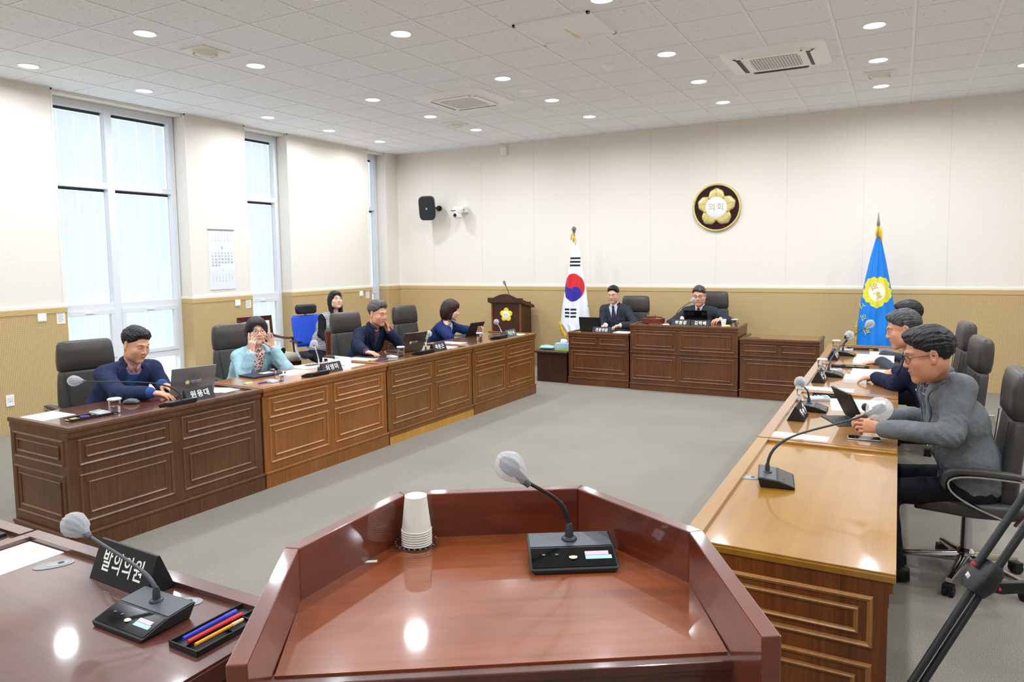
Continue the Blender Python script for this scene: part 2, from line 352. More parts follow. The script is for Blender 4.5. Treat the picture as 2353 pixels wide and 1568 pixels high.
# access hatch with stain
hm = noisemat('stained white hatch', [(0, '#fbfcff'), (.62, '#fbfcff'), (.7, '#f2ead2')], nscale=3.0, detail=1, rough=.6, scale=(6, 1.5, 1))
root = empty('access_hatch', (-2.545, 5.667, H), 0, 'square white ceiling access hatch with a small yellowish stain', 'access hatch')
m = MB()
for a in ((-.345, -.31, -.315, .31), (.315, -.31, .345, .31), (-.345, -.31, .345, -.285), (-.345, .285, .345, .31)): m.box((a[0], a[1], -.022), (a[2], a[3], 0))
m.build('frame', gridm, root, bev=.003)
m = MB(); m.box((-.315, -.285, -.008), (.315, .285, 0)); m.build('panel', mat('white hatch panel', '#fbfcff', rough=.6), root)
m = MB(); m.prism([(-.01, .28), (.03, .28), (.035, .2), (.01, .12), (.02, .05), (0, .0), (-.02, .03), (-.005, .13), (-.02, .2)], -.0088, -.008); m.build('stain_mark', mat('pale ochre stain', '#ecdcb8', rough=.7), root)
# cassette air conditioners
def cassette(loc, label, open_):
    r = empty('ceiling_air_conditioner', loc, 0, label, 'air conditioner', 'ceiling cassette air conditioners')
    m = MB(); m.loft([((0, 0, 0), (1, 0, 0), (0, 1, 0), .475, .475), ((0, 0, -.012), (1, 0, 0), (0, 1, 0), .475, .475), ((0, 0, -.03), (1, 0, 0), (0, 1, 0), .41, .41)], 40, 9); m.build('outer_panel', wht, r, smooth='auto')
    m = MB(); m.loft([((0, 0, -.03), (1, 0, 0), (0, 1, 0), .36, .36), ((0, 0, -.046), (1, 0, 0), (0, 1, 0), .35, .35)], 40, 5); m.build('inner_panel', wht, r, smooth='auto')
    m = MB(); m.loft([((0, 0, -.046), (1, 0, 0), (0, 1, 0), .23, .23), ((0, 0, -.0475), (1, 0, 0), (0, 1, 0), .23, .23)], 40, 8); g = m.build('intake_grille', acgrey, r)
    m = MB()
    for k in range(17): x = -.22+.0275*k; m.box((x-.003, -.225, -.051), (x+.003, .225, -.047))
    if not open_:
        for k in range(17): y = -.22+.0275*k; m.box((-.225, y-.003, -.051), (.225, y+.003, -.047))
    m.build('grille_bars', wht, g)
    for k in range(4):
        R = RZ(k*PI/2); m = MB(); m.T = R; m.box((-.27, .298, -.05), (.27, .335 if open_ else .305, -.0465)); m.build('air_slot', acdark, r)
        m = MB(); m.T = R @ TR(0, .345 if open_ else .312, -.052) @ RX(math.radians(28 if open_ else 0)); m.box((-.26, -.012, -.004), (.26, .065 if open_ else .03, .003)); m.build('flap', wht, r, bev=.003)
    return r
cassette((-1.12, 7.565, H), 'white ceiling cassette air conditioner with open black slots, on the right', True)
cassette((-4.715, 7.50, H), 'white ceiling cassette air conditioner with closed flaps, left of the hatch', False)
# ------------------------------------------------------------------ things on the walls
blk = mat('black plastic', '#17181a', rough=.45); dkg = mat('charcoal speaker cloth', '#2b2d31', rough=.8); mwht = mat('matt white', '#f4f3f0', rough=.5)
gold = mat('brushed gold', '#dccb86', rough=.35, metal=.45); marn = mat('dark maroon board', '#2c080e', rough=.6, spec=.3); enw = mat('white enamel', '#f3f5f6', rough=.3)
def petals(R, n=5, lobes=True, npts=150, rot=0.):
    """mugunghwa outline: five scalloped petals"""
    out = []
    for k in range(npts):
        a = 2*PI*k/npts; t = ((a-PI/2+rot) % (2*PI/n))/(2*PI/n)        # 0 at petal centre
        u = abs(t-.0) if t < .5 else abs(1-t)                        # 0 centre, .5 edge
        r = 1.0-.30*(2*u)**1.9
        r += .035*abs(math.cos(u*2*PI*1.75))
        out.append((R*r*math.cos(a), R*r*math.sin(a)))
    return out
def flower(root, R, mats, th=.02, axis='y', txt=True, tm=None, ring=.56, tz=.0, rot=0., tsize=.5, depth_dir=-1):
    """emblem lying in the local xz plane, facing -y"""
    m = MB(); P = petals(R, rot=rot); c = len(P); vs = []; fs = []
    for f_, d in ((1., 0), (1., .35*th), (.94, .85*th), (.8, th), (ring*.8, .8*th)):
        vs += [(x*f_, -d, z*f_) for x, z in P]
    for i in range(4): fs += [(i*c+k, i*c+(k+1) % c, (i+1)*c+(k+1) % c, (i+1)*c+k) for k in range(c)]
    m.put(vs, fs); o = m.build('petals', mats[0], root, smooth=True)
    for k in range(5):
        a = PI/2+2*PI*k/5-rot; g = MB()
        g.tube([(R*.6*math.cos(a), -th*.95, R*.6*math.sin(a)), (R*.78*math.cos(a), -th*1.05, R*.78*math.sin(a)), (R*.93*math.cos(a), -th*.9, R*.93*math.sin(a))], [R*.012, R*.02, R*.006], 6)
        a += PI/5; g.lathe([(R*.1, 0), (R*.08, th*.5), (0, th*.8)], 10, (R*.63*math.cos(a), -th*.6, R*.63*math.sin(a)), RX(PI/2).to_3x3())
        g.build('petal_rib', mats[0], o, smooth=True)
    m = MB(); m.lathe([(R*ring, 0), (R*ring, th*1.0), (R*(ring-.02), th*1.12), (0, th*1.12)], 40, (0, 0, 0), RX(PI/2).to_3x3()); d = m.build('disc', mats[1], root, smooth='auto')
    if txt: text('lettering', '의회', R*tsize, TR(0, -th*1.14, tz) @ RY(-rot) @ RX(PI/2), tm or mats[0], d, .0012, bold=.0)
    return o
em = empty('wall_emblem', (-2.389, YB, 2.49), 0, 'round maroon and gold wall emblem with a golden flower and a white centre', 'emblem')
m = MB(); m.lathe([(0, .0), (.343, .0), (.343, .03), (.32, .03)], 64, R=RX(PI/2).to_3x3()); m.build('board', marn, em, smooth='auto')
m = MB(); m.lathe([(.322, .028), (.325, .042), (.338, .046), (.35, .036), (.352, 0)], 64, R=RX(PI/2).to_3x3()); m.build('rim', gold, em, smooth=True)
e2 = bpy.data.objects.new('flower_relief', None); COL.objects.link(e2); e2.parent = em; e2.location = (0, -.028, 0)
flower(e2, .275, (gold, enw), .03, tm=mat('gold lettering', '#b9a878', rough=.5, metal=.3), rot=.0, tsize=.44)
# wall box under the ceiling
m = MB(); m.loft([((0, 0, 0), (1, 0, 0), (0, 0, 1), .062, .078), ((0, -.04, 0), (1, 0, 0), (0, 0, 1), .062, .078), ((0, -.05, 0), (1, 0, 0), (0, 0, 1), .052, .068)], 24, 6)
tag(place(m.build('sensor_box', mwht, smooth='auto'), (-5.96, YB, 3.60)), 'small white box mounted on the back wall just under the ceiling', 'wall box')
# loudspeaker
sp = empty('wall_speaker', (-7.36, 10.42, 2.70), 0, 'black loudspeaker on a bracket on the back wall left of the camera', 'speaker')
T = RZ(math.radians(-6)) @ RX(math.radians(14)) @ RY(math.radians(0)); TS = RZ(math.radians(22)) @ RX(math.radians(16))
m = MB(); m.T = TS; m.loft([((0, .11, 0), (1, 0, 0), (0, 0, 1), .09, .17), ((0, .02, 0), (1, 0, 0), (0, 0, 1), .135, .205), ((0, -.08, 0), (1, 0, 0), (0, 0, 1), .14, .21)], 32, 5); m.build('cabinet', mat('dark grey cabinet', '#33363b', rough=.5), sp, smooth='auto')
m = MB(); m.T = TS; m.loft([((0, -.079, 0), (1, 0, 0), (0, 0, 1), .13, .2), ((0, -.1, 0), (1, 0, 0), (0, 0, 1), .125, .195)], 32, 5); m.build('front_grille', dkg, sp, smooth='auto')
m = MB(); m.T = TS; m.box((-.012, -.104, -.015), (.012, -.1, .015)); m.build('badge', mat('pale badge', '#cfd2d6', rough=.4), sp)
m = MB(); m.lathe([(.05, 0), (.05, .03), (.02, .04), (.02, .15), (.03, .2)], 20, (.05, YB-10.42, 0), RX(PI/2).to_3x3()); m.build('bracket', blk, sp, smooth='auto')
# ptz camera on a shelf
pc = empty('dome_camera', (-6.78, YB, 2.60), 0, 'white ceiling-style pan camera with a black lens on a white wall bracket', 'camera')
m = MB(); m.box((-.11, -.2, .05), (.09, 0, .1)); m.box((.02, -.12, .0), (.09, 0, .05)); m.build('bracket', mwht, pc, bev=.006)
m = MB(); m.lathe([(.095, .05), (.095, .03), (.085, -.01), (.07, -.02), (.068, -.09), (.05, -.11), (0, -.115)], 28, (-.02, -.2, 0)); m.build('housing', mwht, pc, smooth='auto')
m = MB(); m.box((-.10, -.297, .018), (.0, -.29, .03)); m.build('status_window', blk, pc)
m = MB(); m.lathe([(.05, 0), (.052, .03), (.04, .05), (.03, .052)], 24, (-.02, -.235, -.055), RX(PI/2).to_3x3()); m.build('head', mwht, pc, smooth='auto')
m = MB(); m.lathe([(.033, 0), (.033, .056), (.026, .058), (0, .056)], 24, (-.02, -.235, -.055), RX(PI/2).to_3x3()); m.build('lens', mat('black lens', '#08090b', rough=.1), pc, smooth='auto')
# calendar
ca = empty('wall_calendar', (XL, 6.749, 1.82), 0, 'white three month wall calendar showing a large 3 between the windows', 'calendar')
m = MB(); m.box((0, -.21, -.41), (.008, .21, .42)); m.build('backing', mwht, ca)
m = MB(); m.cbox((.008, 0, .41), (.012, .425, .022)); m.build('binding', mat('grey binding', '#8d8d99', rough=.4), ca)
inkg = mat('grey ink', '#9a9aa8', rough=.6); ink = mat('black ink', '#2a2c33', rough=.6); inkr = mat('red ink', '#a03a48', rough=.6); inkb = mat('blue ink', '#4a5ba8', rough=.6)
CT = lambda y, z: TR(.0118, y, z) @ RZ(PI/2) @ RX(PI/2)
def page(nm, z0, z1, col):
    m = MB(); m.box((.008, -.205, z0), (.011, .205, z1)); return m.build('month_page', mat(nm, col, rough=.7), ca)
def month(pg, title, tsz, zt, z0, dz, start, nd, sz, base, dy=.052):
    text('month_number', title, tsz, CT(0, zt), ink if base is ink else inkg, pg, .0002)
    col = {}
    for d in range(1, nd+1):
        k = d-1+start; c_, r_ = k % 7, k//7; cc = inkr if c_ == 0 and base is ink and d > 7 else inkb if c_ == 6 and base is ink and d > 7 else base
        me = text_mesh(str(d), sz, .0002); me.transform(CT(-.156+dy*c_, z0-dz*r_)); col.setdefault(cc.name, []).append((me, cc))
    for nm, L in col.items():
        b = MB()
        for me, cc in L: b.put([v.co for v in me.vertices], [tuple(p.vertices) for p in me.polygons])
        b.build('day_numbers', L[0][1], pg)
month(page('pale page', .2, .4, '#e9edf8'), '2', .03, .375, .335, .025, 0, 28, .018, inkg)
month(page('main page', -.12, .2, '#e8f0f4'), '3', .055, .165, .09, .042, 0, 31, .036, ink)
month(page('lower page', -.405, -.12, '#e6ebfa'), '4', .03, -.145, -.19, .026, 3, 30, .018, inkg)
# switches, notices, socket on the left wall panelling
for y, lab in ((4.352, 'by the near window'), (6.971, 'under the calendar side of the second pier'), (9.603, 'at the far pier')):
    r = empty('light_switch', (XL+.015, y, 1.21), 0, 'white double wall switch on the tan panelling %s' % lab, 'switch', 'wall switches')
    m = MB(); m.box((0, -.045, -.045), (.01, .045, .045)); m.build('plate', mwht, r, bev=.003)
    for s in (-.021, .021): m = MB(); m.cbox((.011, s, 0), (.006, .036, .07)); m.build('rocker', wht, r, bev=.002)
for y, lab in ((4.553, 'beside the near window'), (7.162, 'beside the second window'), (9.775, 'beside the far narrow window')):
    r = empty('notice_card', (XL+.015, y, 1.20), 0, 'small white printed notice %s' % lab, 'notice', 'printed notices')
    m = MB(); m.box((-.004, -.045, -.075), (.003, .045, .075)); m.build('card', mwht, r)
    m = MB()
    for k in range(9): m.box((.003, -.035, .05-.013*k), (.0036, .035-.01*(k % 3), .054-.013*k))
    m.build('print', inkg, r)
r = empty('wall_socket', (XL+.015, 3.981, .358), 0, 'white wall socket low on the tan panelling at the left edge', 'socket')
m = MB(); m.box((0, -.04, -.06), (.01, .04, .06)); m.build('plate', mwht, r, bev=.003)
m = MB(); m.lathe([(.02, 0), (.02, .012), (.012, .012)], 18, (.0, 0, -.03), RY(PI/2).to_3x3()); m.build('outlet', wht, r, smooth='auto')
m = MB(); m.cbox((.0105, 0, .01), (.003, .05, .05)); m.build('sticker', mat('pale sticker', '#dfe0e6'), r)
# ------------------------------------------------------------------ wooden furniture
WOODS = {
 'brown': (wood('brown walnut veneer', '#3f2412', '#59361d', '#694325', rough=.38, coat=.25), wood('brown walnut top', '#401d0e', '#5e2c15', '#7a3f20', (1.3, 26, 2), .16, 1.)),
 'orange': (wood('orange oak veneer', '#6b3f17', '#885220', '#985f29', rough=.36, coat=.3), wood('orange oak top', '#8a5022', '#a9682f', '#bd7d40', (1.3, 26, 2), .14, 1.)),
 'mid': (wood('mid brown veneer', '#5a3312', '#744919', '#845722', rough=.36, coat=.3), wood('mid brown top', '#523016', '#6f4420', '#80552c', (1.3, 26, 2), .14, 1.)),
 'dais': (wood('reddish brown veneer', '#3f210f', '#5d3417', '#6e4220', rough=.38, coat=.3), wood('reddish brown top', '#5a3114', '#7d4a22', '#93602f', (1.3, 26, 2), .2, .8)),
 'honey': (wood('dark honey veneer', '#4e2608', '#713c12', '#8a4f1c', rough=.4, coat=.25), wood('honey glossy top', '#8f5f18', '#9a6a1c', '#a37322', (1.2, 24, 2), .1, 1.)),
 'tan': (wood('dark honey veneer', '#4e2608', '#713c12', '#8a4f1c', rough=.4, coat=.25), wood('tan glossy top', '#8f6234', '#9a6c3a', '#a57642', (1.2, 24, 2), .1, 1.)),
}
light_edge = wood('pale raw wood', '#a3732c', '#b98737', '#c99845', rough=.5, coat=0)
black_gap = mat('dark gap', '#0d0806', rough=.8)
MOULD = {'honey': wood('light honey moulding', '#8a5a28', '#9d6a33', '#ab783e', rough=.35, coat=.4), 'orange': wood('light oak moulding', '#8f5a28', '#a56b31', '#b1783c', rough=.35, coat=.4), 'mid': wood('light brown moulding', '#704219', '#885526', '#966232', rough=.35, coat=.4), 'brown': wood('walnut moulding', '#53301c', '#6d452b', '#7b5236', rough=.35, coat=.4), 'dais': wood('dais moulding', '#522d17', '#6c4220', '#7a4e2a', rough=.35, coat=.4)}
def frame_rect(m, x0, x1, z0, z1, w=.018, t=.011, y=0.):
    """raised mitred moulding round a rectangle on the plane y (facing -y)"""
    prof = [(0, 0), (.15*w, t*.75), (.45*w, t), (.7*w, t*.55), (w, t*.35), (w, 0)]
    rings = [[(x0+a, y-h, z0+a), (x1-a, y-h, z0+a), (x1-a, y-h, z1-a), (x0+a, y-h, z1-a)] for a, h in prof]
    vs = [p for r in rings for p in r]; fs = []
    for i in range(len(prof)-1):
        for k in range(4): fs.append((i*4+k, i*4+(k+1) % 4, (i+1)*4+(k+1) % 4, (i+1)*4+k))
    m.put(vs, fs)
def panel(root, mt, x0, x1, z0, z1, inner=.05, T=None, y=0., w=.018):
    m = MB(); m.T = T; frame_rect(m, x0, x1, z0, z1, y=y, w=w)
    if inner: frame_rect(m, x0+inner, x1-inner, z0+inner, z1-inner, y=y, w=w*.85)
    return m.build('panel_moulding', mt, root)
def desk(name, loc, rz, L, D, Hh, wd, label, style='row', group=None, side_panels=(False, False), plinth=None, rim=.055, over=.022, cat='desk', drop=.014):
    """front face on local y=0 looking to -y, x from 0 to L, the sitter on the +y side"""
    V, Tm = WOODS[wd]; MV = MOULD.get(wd, V); root = empty(name, (*loc[:2], 0), rz, label, cat, group)
    th = .055; g = .006
    m = MB(); b0 = .0
    m.box((g, 0, b0), (L-g, .022, Hh-th)); m.box((g, .022, b0), (g+.022, D-.02, Hh-th)); m.box((L-g-.022, .022, b0), (L-g, D-.02, Hh-th)); m.box((g+.022, D*.55, .1), (L-g-.022, D*.55+.018, Hh-th-.08))
    m.build('carcass', V, root)
    z = Hh-drop
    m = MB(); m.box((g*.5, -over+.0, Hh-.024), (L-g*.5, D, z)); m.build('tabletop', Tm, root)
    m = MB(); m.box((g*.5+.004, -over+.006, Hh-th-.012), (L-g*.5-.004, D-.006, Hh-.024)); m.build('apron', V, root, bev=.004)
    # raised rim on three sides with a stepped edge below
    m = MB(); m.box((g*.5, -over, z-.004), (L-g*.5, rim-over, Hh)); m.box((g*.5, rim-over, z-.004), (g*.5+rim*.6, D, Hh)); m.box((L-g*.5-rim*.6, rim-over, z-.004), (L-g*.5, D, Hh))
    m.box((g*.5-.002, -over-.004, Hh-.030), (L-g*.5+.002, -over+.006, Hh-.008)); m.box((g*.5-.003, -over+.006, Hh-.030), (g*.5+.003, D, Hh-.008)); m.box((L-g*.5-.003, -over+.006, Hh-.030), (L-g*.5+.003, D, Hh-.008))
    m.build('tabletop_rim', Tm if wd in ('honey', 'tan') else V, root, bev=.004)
    if style == 'row':
        xm = L/2
        for a, b_ in ((.06, xm-.035), (xm+.035, L-.06)):
            panel(root, MV, a, b_, Hh*.685, Hh*.895, .045); panel(root, MV, a, b_, Hh*.235, Hh*.62, .052)
        zb = .125
    elif style == 'dais_low':
        xm = L/2
        for a, b_ in ((.045, xm-.025), (xm+.025, L-.045)): panel(root, MV, a, b_, Hh*.775, Hh*.895, 0)
        panel(root, MV, .045, L-.045, Hh*.24, Hh*.655, .05); zb = .105
        m = MB(); m.box((g, -.012, Hh*.70), (L-g, 0, Hh*.72)); m.build('rail_moulding', V, root, bev=.004)
    else:
        xm = L*.46
        for a, b_ in ((.035, xm-.025), (xm+.025, L-.045)):
            panel(root, MV, a, b_, Hh*.62, Hh*.91, .042); panel(root, MV, a, b_, Hh*.16, Hh*.53, .042)
        zb = .09
        m = MB(); m.box((g*.3, -.014, Hh*.565), (L-g*.3, 0, Hh*.585)); m.build('rail_moulding', V, root, bev=.004)
    for s, on in enumerate(side_panels):
        if on:
            T = Matrix(((0, 1, 0, g), (1, 0, 0, 0), (0, 0, 1, 0), (0, 0, 0, 1))) if s == 0 else TR(L-g, 0, 0) @ RZ(PI/2)
            for z0, z1, i_ in ((Hh*.685, Hh*.895, .04), (Hh*.235, Hh*.62, .045)): panel(root, MV, .05, D-.06, z0, z1, i_, T=T)
    m = MB(); m.box((g*.5-(.012 if side_panels[0] else 0), -.016, 0), (L-g*.5+(.012 if side_panels[1] else 0), .0, zb-.01)); 
    if side_panels[0]: m.box((-.012, 0, 0), (g, D-.03, zb-.01))
    m.build('plinth', V, root)
    m = MB(); m.box((-.002, -.026, zb-.014), (L+.002, 0, zb+.006))
    if side_panels[0]: m.box((-.02, -.0, zb-.014), (g, D-.03, zb+.006))
    m.build('base_moulding', V, root, bev=.006)
    if plinth:
        m = MB(); m.box((g*.5, -.018, 0), (L-g*.5, -.016, plinth)); m.build('kick_strip', light_edge, root)
    return root
# left row: front line runs from (-4.38,2.42) to (-4.19,8.31)
lr_a = Vector((-4.395, 2.415)); lr_b = Vector((-4.205, 8.325)); dirv = (lr_b-lr_a).normalized(); rzl = math.atan2(dirv.y, dirv.x)
cuts = [0, 1.455, 2.935, 4.41, 5.905]
info = [('brown', 'dark brown panelled desk nearest the camera in the window-side row', (True, False), None), ('orange', 'orange-brown panelled desk second from the camera in the window-side row', (False, False), None), ('mid', 'brown panelled desk with a pale kick strip, third in the window-side row', (False, False), .075), ('mid', 'brown panelled desk at the far end of the window-side row', (False, False), None)]
for i, (wd, lab, sp_, pl) in enumerate(info):
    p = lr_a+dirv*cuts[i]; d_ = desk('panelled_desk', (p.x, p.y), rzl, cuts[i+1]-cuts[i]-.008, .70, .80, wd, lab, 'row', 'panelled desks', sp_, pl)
# right row: local x runs toward -y so that the front faces the open floor (-x)
info = [(8.47, 6.98, 'tan', 'tan-topped panelled desk at the far end of the right hand row'), (6.97, 5.48, 'tan', 'tan-topped panelled desk third from the camera in the right hand row, with open documents'), (5.47, 3.965, 'tan', 'tan-topped panelled desk under the black tablet in the right hand row'), (3.955, 2.40, 'honey', 'empty glossy honey-coloured desk nearest the camera on the right')]
for i, (ya, yb, wd, lab) in enumerate(info):
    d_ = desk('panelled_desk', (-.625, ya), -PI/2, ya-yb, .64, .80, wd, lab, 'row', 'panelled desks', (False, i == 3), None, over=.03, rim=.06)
# dais row at the back wall
desk('panelled_desk', (-4.09, 9.13), 0, .90, .62, .745, 'dais', 'reddish-brown low desk left of the tall dais desk', 'dais_low', 'dais desks')
desk('panelled_desk', (-3.17, 9.10), 0, 1.42, .62, .885, 'dais', 'tall reddish-brown dais desk with four double panels in the middle', 'dais', 'dais desks')
desk('panelled_desk', (-1.735, 9.10), 0, .93, .60, .755, 'dais', 'reddish-brown low desk right of the tall dais desk', 'dais_low', 'dais desks')
# foreground desk bottom left and its neighbour
cherry = wood('glossy cherry top', '#45211a', '#583027', '#663a30', (1.2, 22, 2), .13, 1.); cherryd = wood('dark cherry veneer', '#2f130c', '#40190f', '#4e2216', rough=.3, coat=.5)
def open_desk(x0, x1, y0, y1, Hh, label):
    r = empty('cherry_desk', (x0, y0, 0), 0, label, 'desk', 'cherry desks'); L, D = x1-x0, y1-y0
    m = MB(); m.box((.0, 0, Hh-.06), (L, D, Hh-.016)); m.build('tabletop', cherry, r)
    m = MB(); m.box((0, D-.05, Hh-.02), (L, D, Hh)); m.box((0, 0, Hh-.02), (.045, D-.05, Hh)); m.box((L-.045, 0, Hh-.0165), (L, D-.05, Hh-.0145)); m.box((-.004, -.004, Hh-.07), (L+.004, D+.004, Hh-.022)); m.build('tabletop_rim', cherry, r, bev=.004)
    m = MB(); m.box((.03, D-.06, 0), (L-.03, D-.035, Hh-.07)); m.box((.03, .03, 0), (.055, D-.06, Hh-.07)); m.box((L-.055, .03, 0), (L-.03, D-.06, Hh-.07)); m.build('carcass', cherryd, r)
    return r
open_desk(-2.795, -1.48, .72, 1.415, .80, 'glossy cherry desk in the bottom left corner with a name plate and pen tray')
open_desk(-4.1, -2.81, .72, 1.41, .80, 'cherry desk at the extreme bottom left, only its corner in view')
# ------------------------------------------------------------------ podium in front of the camera
Z1 = 1.15
rp = [gz(517, 1530, Z1), gz(650, 1260, Z1), gz(922, 1128, Z1), gz(1345, 1115, Z1), gz(1612, 1218, Z1), gz(1797, 1462, Z1)]
c0 = (rp[0]+rp[5])/2; ax = (rp[5]-rp[0]); ang = math.atan2(ax.y, ax.x)
pod = empty('speaking_podium', (c0.x, c0.y, 0), ang, 'large red-brown angled speaking podium in the foreground', 'podium')
inv = (TR(c0.x, c0.y, 0) @ RZ(ang)).inverted()
o2 = [(inv @ p).xy for p in rp]
# symmetric outline from the measured corners
w0 = (abs(o2[0].x)+abs(o2[5].x))/2; w1 = (abs(o2[1].x)+abs(o2[4].x))/2; w2 = (abs(o2[2].x)+abs(o2[3].x))/2
y1 = (o2[1].y+o2[4].y)/2; y2 = (o2[2].y+o2[3].y)/2
out = [Vector(p) for p in ((-w0, -.0), (-w1, y1), (-w2, y2), (w2, y2), (w1, y1), (w0, -.0))]
def inset(P, d):
    res = []
    for i, p in enumerate(P):
        if i in (0, len(P)-1):
            q = P[1] if i == 0 else P[-2]; t = (q-p).normalized(); n = Vector((t.y, -t.x)) if i == 0 else Vector((-t.y, t.x)); res.append(p+n*d); continue
        a, c_ = P[i-1], P[i+1]; t1 = (p-a).normalized(); t2 = (c_-p).normalized(); n1 = Vector((t1.y, -t1.x)); n2 = Vector((t2.y, -t2.x)); n = (n1+n2).normalized(); res.append(p+n*(d/max(.3, n.dot(n1))))
    return res
inn = inset(out, .034); inn[0].y = 0; inn[-1].y = 0
pm = wood('podium red mahogany', '#502013', '#672c1a', '#753822', (1.6, 1.6, 20), .17, 1.); pmd = wood('podium dark mahogany', '#3c190e', '#4d2113', '#5a2a1a', (14, 14, 1.5), .22, .8)
m = MB()
for i in range(5):
    a, b_, c_, d_ = out[i], out[i+1], inn[i+1], inn[i]
    vs = [(*p, z) for z in (0.0 if False else .0, Z1) for p in (a, b_, c_, d_)]
    m2 = MB(); m2.put(vs, [(0, 1, 2, 3), (7, 6, 5, 4), (0, 4, 5, 1), (1, 5, 6, 2), (2, 6, 7, 3), (3, 7, 4, 0)]); m2.build('side_board', pm, pod, bev=.003)
surf = 1.03
NE = .165
top_pts = [(-w0*.985+.03-.0*NE-(w1-w0)*NE/max(y1, .1), NE)]+[(p.x, p.y) for p in inn[1:5]]+[(w0*.985-.03+(w1-w0)*NE/max(y1, .1), NE)]
m = MB(); P_ = [Vector(p) for p in top_pts]; m.prism([(p.x, p.y) for p in reversed(P_)], surf-.03, surf); m.build('tabletop', wood('podium orange mahogany top', '#68300f', '#82401c', '#914c25', (1.4, 20, 2), .12, 1.), pod)
m = MB()
for k, (y, z0, z1) in enumerate(((-.045, -.022, -.004), (-.038, -.035, -.02), (-.03, -.115, -.03))): m.box((-w0-(w1-w0)*.35+.030, NE+y+.02, surf+z0), (w0+(w1-w0)*.35-.030, NE+y+.06, surf+z1))
m.build('front_rail', pmd, pod, bev=.003)
m = MB(); m.box((-w0+.05, .25, .0), (w0-.05, .27, .55)); m.build('inner_shelf_front', pmd, pod); m = MB(); m.box((-w0+.04, .20, .70), (w0-.04, .42, .72)); m.build('shelf', pmd, pod)
# low dark stand left of the dais
drk = wood('dark stained veneer', '#25120a', '#3a1e12', '#48291a', rough=.4, coat=.2)
r = empty('side_stand', (-4.60, 9.16, 0), 0, 'dark brown low side cabinet holding a tissue box and wipes', 'side cabinet')
m = MB(); m.box((0.0, 0, 0), (.47, .50, .42)); m.build('carcass', drk, r, bev=.003)
m = MB(); m.box((-.06, -.03, .42), (.48, .53, .445)); m.build('top', drk, r, bev=.004)
# ------------------------------------------------------------------ small lectern by the back wall
lc = empty('wooden_lectern', (-5.68, 10.2, 0), 0, 'dark wooden lectern with an arched top and yellow flower emblem by the back wall', 'lectern')
lm = wood('lectern dark wood', '#2a120a', '#3d1d12', '#4a281a', rough=.4, coat=.2); lmr = wood('lectern red edge', '#5e2814', '#7a3a20', '#8a4628', rough=.35, coat=.3)
m = MB(); m.box((-.255, 0, 0), (.255, .02, 1.06)); m.box((-.255, .02, 0), (-.235, .4, 1.06)); m.box((.235, .02, 0), (.255, .4, 1.06)); m.build('body', lm, lc)
for s in (-1, 1): m = MB(); m.cbox((s*.262, .0, .53), (.03, .03, 1.05)); m.build('corner_post', lmr, lc, bev=.004)
pts = [(-.325, 1.06), (.325, 1.06), (.325, 1.14)]+[(x/100, 1.14+.065*math.cos(x/22*PI/2)) for x in range(22, -23, -4)]+[(-.325, 1.14)]
m = MB(); m.prism(pts, -.05, -.02, 'y'); m.build('arched_front', lm, lc, bev=.003)
m = MB(); m.put([(-.31, -.02, 1.05), (.31, -.02, 1.05), (.31, .42, .96), (-.31, .42, .96), (-.31, -.02, 1.12), (.31, -.02, 1.12), (.31, .42, 1.0), (-.31, .42, 1.0)], [(0, 3, 2, 1), (4, 5, 6, 7), (0, 1, 5, 4), (1, 2, 6, 5), (2, 3, 7, 6), (3, 0, 4, 7)]); m.build('reading_top', lm, lc)
e3 = bpy.data.objects.new('flower_badge', None); COL.objects.link(e3); e3.parent = lc; e3.location = (0, -.001, .86)
flower(e3, .115, (mat('bright yellow', '#f2dc2c', rough=.4), enw), .012, tm=mat('orange ink', '#d58a5a', rough=.5), tsize=.42)
# side panels box in front of the woman behind
bxm = wood('chestnut screen board', '#532313', '#6a2f1b', '#793c25', rough=.35, coat=.3)
r = empty('low_cabinet', (0, 0, 0), 0, 'reddish low desk in front of the woman in the striped vest', 'low desk')
pA, pB, pC = gx(743, 762, -6.25), gx(803, 755, -6.25), gx(918, 752, -6.45)
m = MB(); m.box((-6.27, 6.62, 0), (-6.25, 7.10, .905)); m.build('side_board', bxm, r)
m = MB(); m.box((-6.27, 7.10, 0), (-6.25, 8.42, .80)); m.build('front_board', bxm, r, bev=.004); m = MB(); m.box((-6.6, 7.12, .70), (-6.27, 8.42, .72)); m.build('tabletop', bxm, r)
